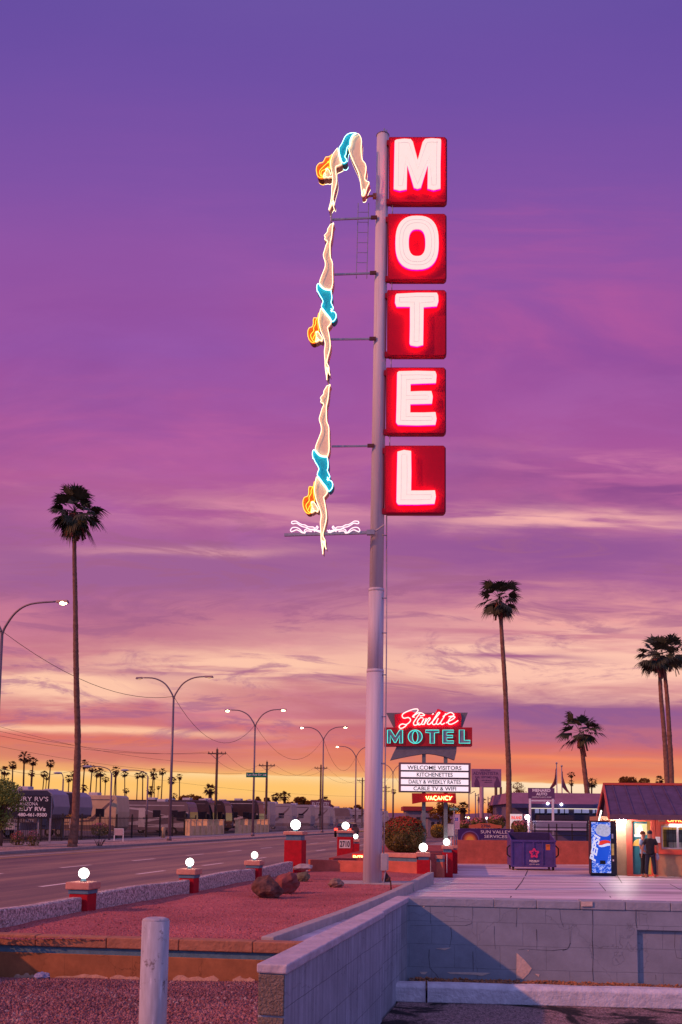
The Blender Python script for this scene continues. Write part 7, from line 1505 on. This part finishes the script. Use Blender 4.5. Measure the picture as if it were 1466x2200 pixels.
for x in (1180,1190): g = MB(); g.sm = True; p0 = f.L(x,1790); g.cyl((p0[0],-.0,.4),(p0[0],.25,.4),.4,.4,16); g.build('wheel', m_tyre, r)
f = Fr(1210,1800,51,-.02); f.o.z = 0; r = root('yard_fence', f.o, -.02, 'thin dark wire fence on posts behind the terracotta wall', 'fence'); g = MB(); x0 = f.L(1148,1800)[0]; x1 = f.L(1272,1800)[0]
for y in (1778, 1786, 1795): z_ = f.L(1200,y)[1]; g.tube([(x0,0,z_),(x1,0,z_)], .02, 6)
g.build('fence_wire', m_black, r)
for x in (1150,1180,1197,1230,1262): xx = f.L(x,1800)[0]; zz2 = f.L(x,1770)[1]; g = MB(); g.tube([(xx,0,0),(xx,0,zz2)], .03, 6); g.build('fence_post', m_black, r)
# auto shop sign
f = Fr(1163,1705,60,-.02); zo = f.o.z; r = root('auto_sign', (f.o.x,f.o.y,0), -.02, 'purple auto shop sign on two posts above the dumpster', 'sign'); a = f.L(1135,1693); b = f.L(1192,1716.5); m_ps = mat('plum_sign', (.14,.06,.14), .5, .08)
g = MB(); g.box(a[0],b[0],-.06,.06,b[1]+zo,a[1]+zo); sg = g.build('sign_board', m_ps, r, bevel=.01)
def st(s, x0, x1, y0, y1, m, bd): p0 = f.L(x0,y0); p1 = f.L(x1,y1); text(s, p1[0]-p0[0], p0[1]-p1[1], ((p0[0]+p1[0])/2,-.062,(p0[1]+p1[1])/2+zo), m, sg, ex=.01, bold=bd)
st('MENARD', 1144, 1183, 1695, 1702, m_cream, .04); st('AUTO', 1152, 1176, 1703, 1709.5, m_cream, .04); st('COMPLETE AUTO SHOP', 1143, 1185, 1711.5, 1714.5, m_cream, .02)
for x in (1139,1188): xx = f.L(x,1700)[0]; g = MB(); g.box(xx-.06,xx+.06,-.05,.05,0,b[1]+zo); g.build('post', m_white, r)
g = MB(); g.box(f.L(1139,1720)[0],f.L(1192,1720)[0],-.03,.03,f.L(1139,1720)[1]+zo-.05,f.L(1139,1720)[1]+zo+.03); g.build('crossbar', m_white, r)
f = Fr(1111,1754,60,-.02); zo = f.o.z; r = root('shop_sign', (f.o.x,f.o.y,0), -.02, 'lit white sign with red letters left of the dumpster', 'sign'); a = f.L(1098,1749); b = f.L(1123,1775); g = MB(); g.box(a[0],b[0],0,.3,0.0,a[1]+zo); sg = g.build('sign_board', mat('lit_sign_white', (.7,.68,.66), .5, .1, emit=(.9,.85,.8), es=.35), r); text('INLAND', (b[0]-a[0])*.9, .20, ((a[0]+b[0])/2,-.01,a[1]+zo-.22), m_rd, sg, bold=.03); text('VAULT', (b[0]-a[0])*.75, .12, ((a[0]+b[0])/2,-.01,a[1]+zo-.46), mat('olive_text', (.3,.25,.05), .5, 0), sg); g = MB(); g.box(a[0]+.02,b[0]-.02,-.01,0,.3,a[1]+zo-.6); g.build('poster', mat('yellow_poster', (.45,.40,.08), .5, .3, emit=(.6,.5,.1), es=.2), sg)
# billboard
f = Fr(1045,1672,75,-.02); zo = f.o.z; r = root('billboard', (f.o.x,f.o.y,0), -.02, 'mauve church billboard on posts right of the marquee', 'billboard'); a = f.L(1013,1652); b = f.L(1077.5,1692.5)
g = MB(); g.box(a[0],b[0],-.1,.1,b[1]+zo,a[1]+zo); sg = g.build('board', mat('mauve_board', (.34,.17,.27), .6, .06), r, bevel=.02); m_pl = mat('plum_ink', (.14,.055,.13), .5, 0)
def bb(s, x0, x1, y0, y1): p0 = f.L(x0,y0); p1 = f.L(x1,y1); text(s, p1[0]-p0[0], p0[1]-p1[1], ((p0[0]+p1[0])/2,-.102,(p0[1]+p1[1])/2+zo), m_pl, sg, ex=.01, bold=.005)
bb('IGLESIA', 1033, 1054, 1653, 1657); bb('ADVENTISTA', 1016.5, 1071, 1658, 1665.5); bb('DEL SEPTIMO DIA', 1021, 1070, 1667.5, 1672.5); bb('BIENVENIDOS', 1035, 1057, 1676, 1678); bb('SERVICIOS', 1041, 1057, 1680, 1682)
for P in ([(1020,1692),(1019,1684),(1021,1676),(1024,1671),(1027,1675),(1030,1682),(1031,1692)], [(1062,1692),(1062,1683),(1065,1677),(1067,1671),(1070,1671),(1072,1677),(1075,1683),(1074,1692)]):
    g = MB(); g.prism([(x, z+zo) for x, z in [f.L(*p) for p in P]], -.108, -.1); g.build('painted_figure', m_pl, sg)
for x, w_ in ((1035,.16),(1066,.11),(1076.5,.09)): xx = f.L(x,1700)[0]; g = MB(); g.sm = True; g.tube([(xx,0,0),(xx,0,b[1]+zo+.05)], w_, 10); g.build('post', mat('pink_steel', (.40,.24,.28), .6, .1) if x == 1035 else m_wood, r)
# flags on poles
for i, (x, xa_, yt, lb) in enumerate(((1197,1180,1642,'flag hanging on the left flagpole behind the auto shop'),(1208,1216,1648,'flag hanging on the right flagpole behind the auto shop'))):
    f = Fr(x,1700,110,0); zo = f.o.z; r = root('flagpole', (f.o.x,f.o.y,0), 0, lb, 'flagpole', 'two flagpoles behind the auto shop'); g = MB(); g.sm = True; zt2 = f.L(x,yt)[1]+zo; g.tube([(0,0,0),(0,0,zt2)], [.09,.05], 8); g.ball((0,0,zt2+.1),.12,8,6); g.build('pole', m_steel, r)
    g = MB(); n = 8; P = []; sg_ = -1 if i == 0 else 1
    for j in range(n+1):
        t = j/n; z_ = zt2-.3-t*1.9; P.append([(0,0,z_), (sg_*(.1+.45*t*t),.12*math.sin(j),z_-.25-.3*t), (sg_*(.12+.9*t*t),.15*math.cos(j),z_-.4-.4*t)])
    for j in range(n):
        for q in range(2): g.quad(P[j][q], P[j][q+1], P[j+1][q+1], P[j+1][q])
    o = g.build('flag', mat('flag_cloth', (.35,.08,.05), .8, .5, 1.2, c2=(.10,.05,.12)), r); md = o.modifiers.new('s','SOLIDIFY'); md.thickness = .02
# small lights in the far street
for i, (x, y, Y, c_, lb) in enumerate(((1007,1757,120,(1,.62,.2),'warm far street light seen under the billboard'),(1000,1756,130,(1,.9,.8),'white far street light seen under the billboard'),(1046,1758,110,(1,.8,.8),'small pale light behind the arched number board'))):
    p = at(x,y,Y); r = root('far_light', (p.x,p.y,0), 0, lb, 'lamp post'); g = MB(); g.sm = True; g.ball((0,0,p.z), .1, 10, 6); g.build('bulb', glow('far_glow_'+'abc'[i], c_, 12), r); g = MB(); g.tube([(0,.1,0),(0,.1,p.z)], .06, 6); g.build('post', m_steel, r)
for i, x in enumerate((1008,1022,1028,1049,1055)):
    t = at(x, 1700+i*4, 150+i*12); g = MB(); g.sm = True; g.tube([(0,0,0),(0,0,t.z)], [.12,.08], 6); g.tube([(0,0,t.z-.5),(.9,0,t.z)], .05, 5); o = g.build('far_lamp_post', m_lp, None); o.location = (t.x,t.y,0); tag(o, ['slim far post left of the billboard pole','first slim post between the billboard poles','second slim post between the billboard poles','slim post close to the tall leaning palm','slim post just left of the tall leaning palm'][i], 'lamp post', 'slim posts beyond the billboard')
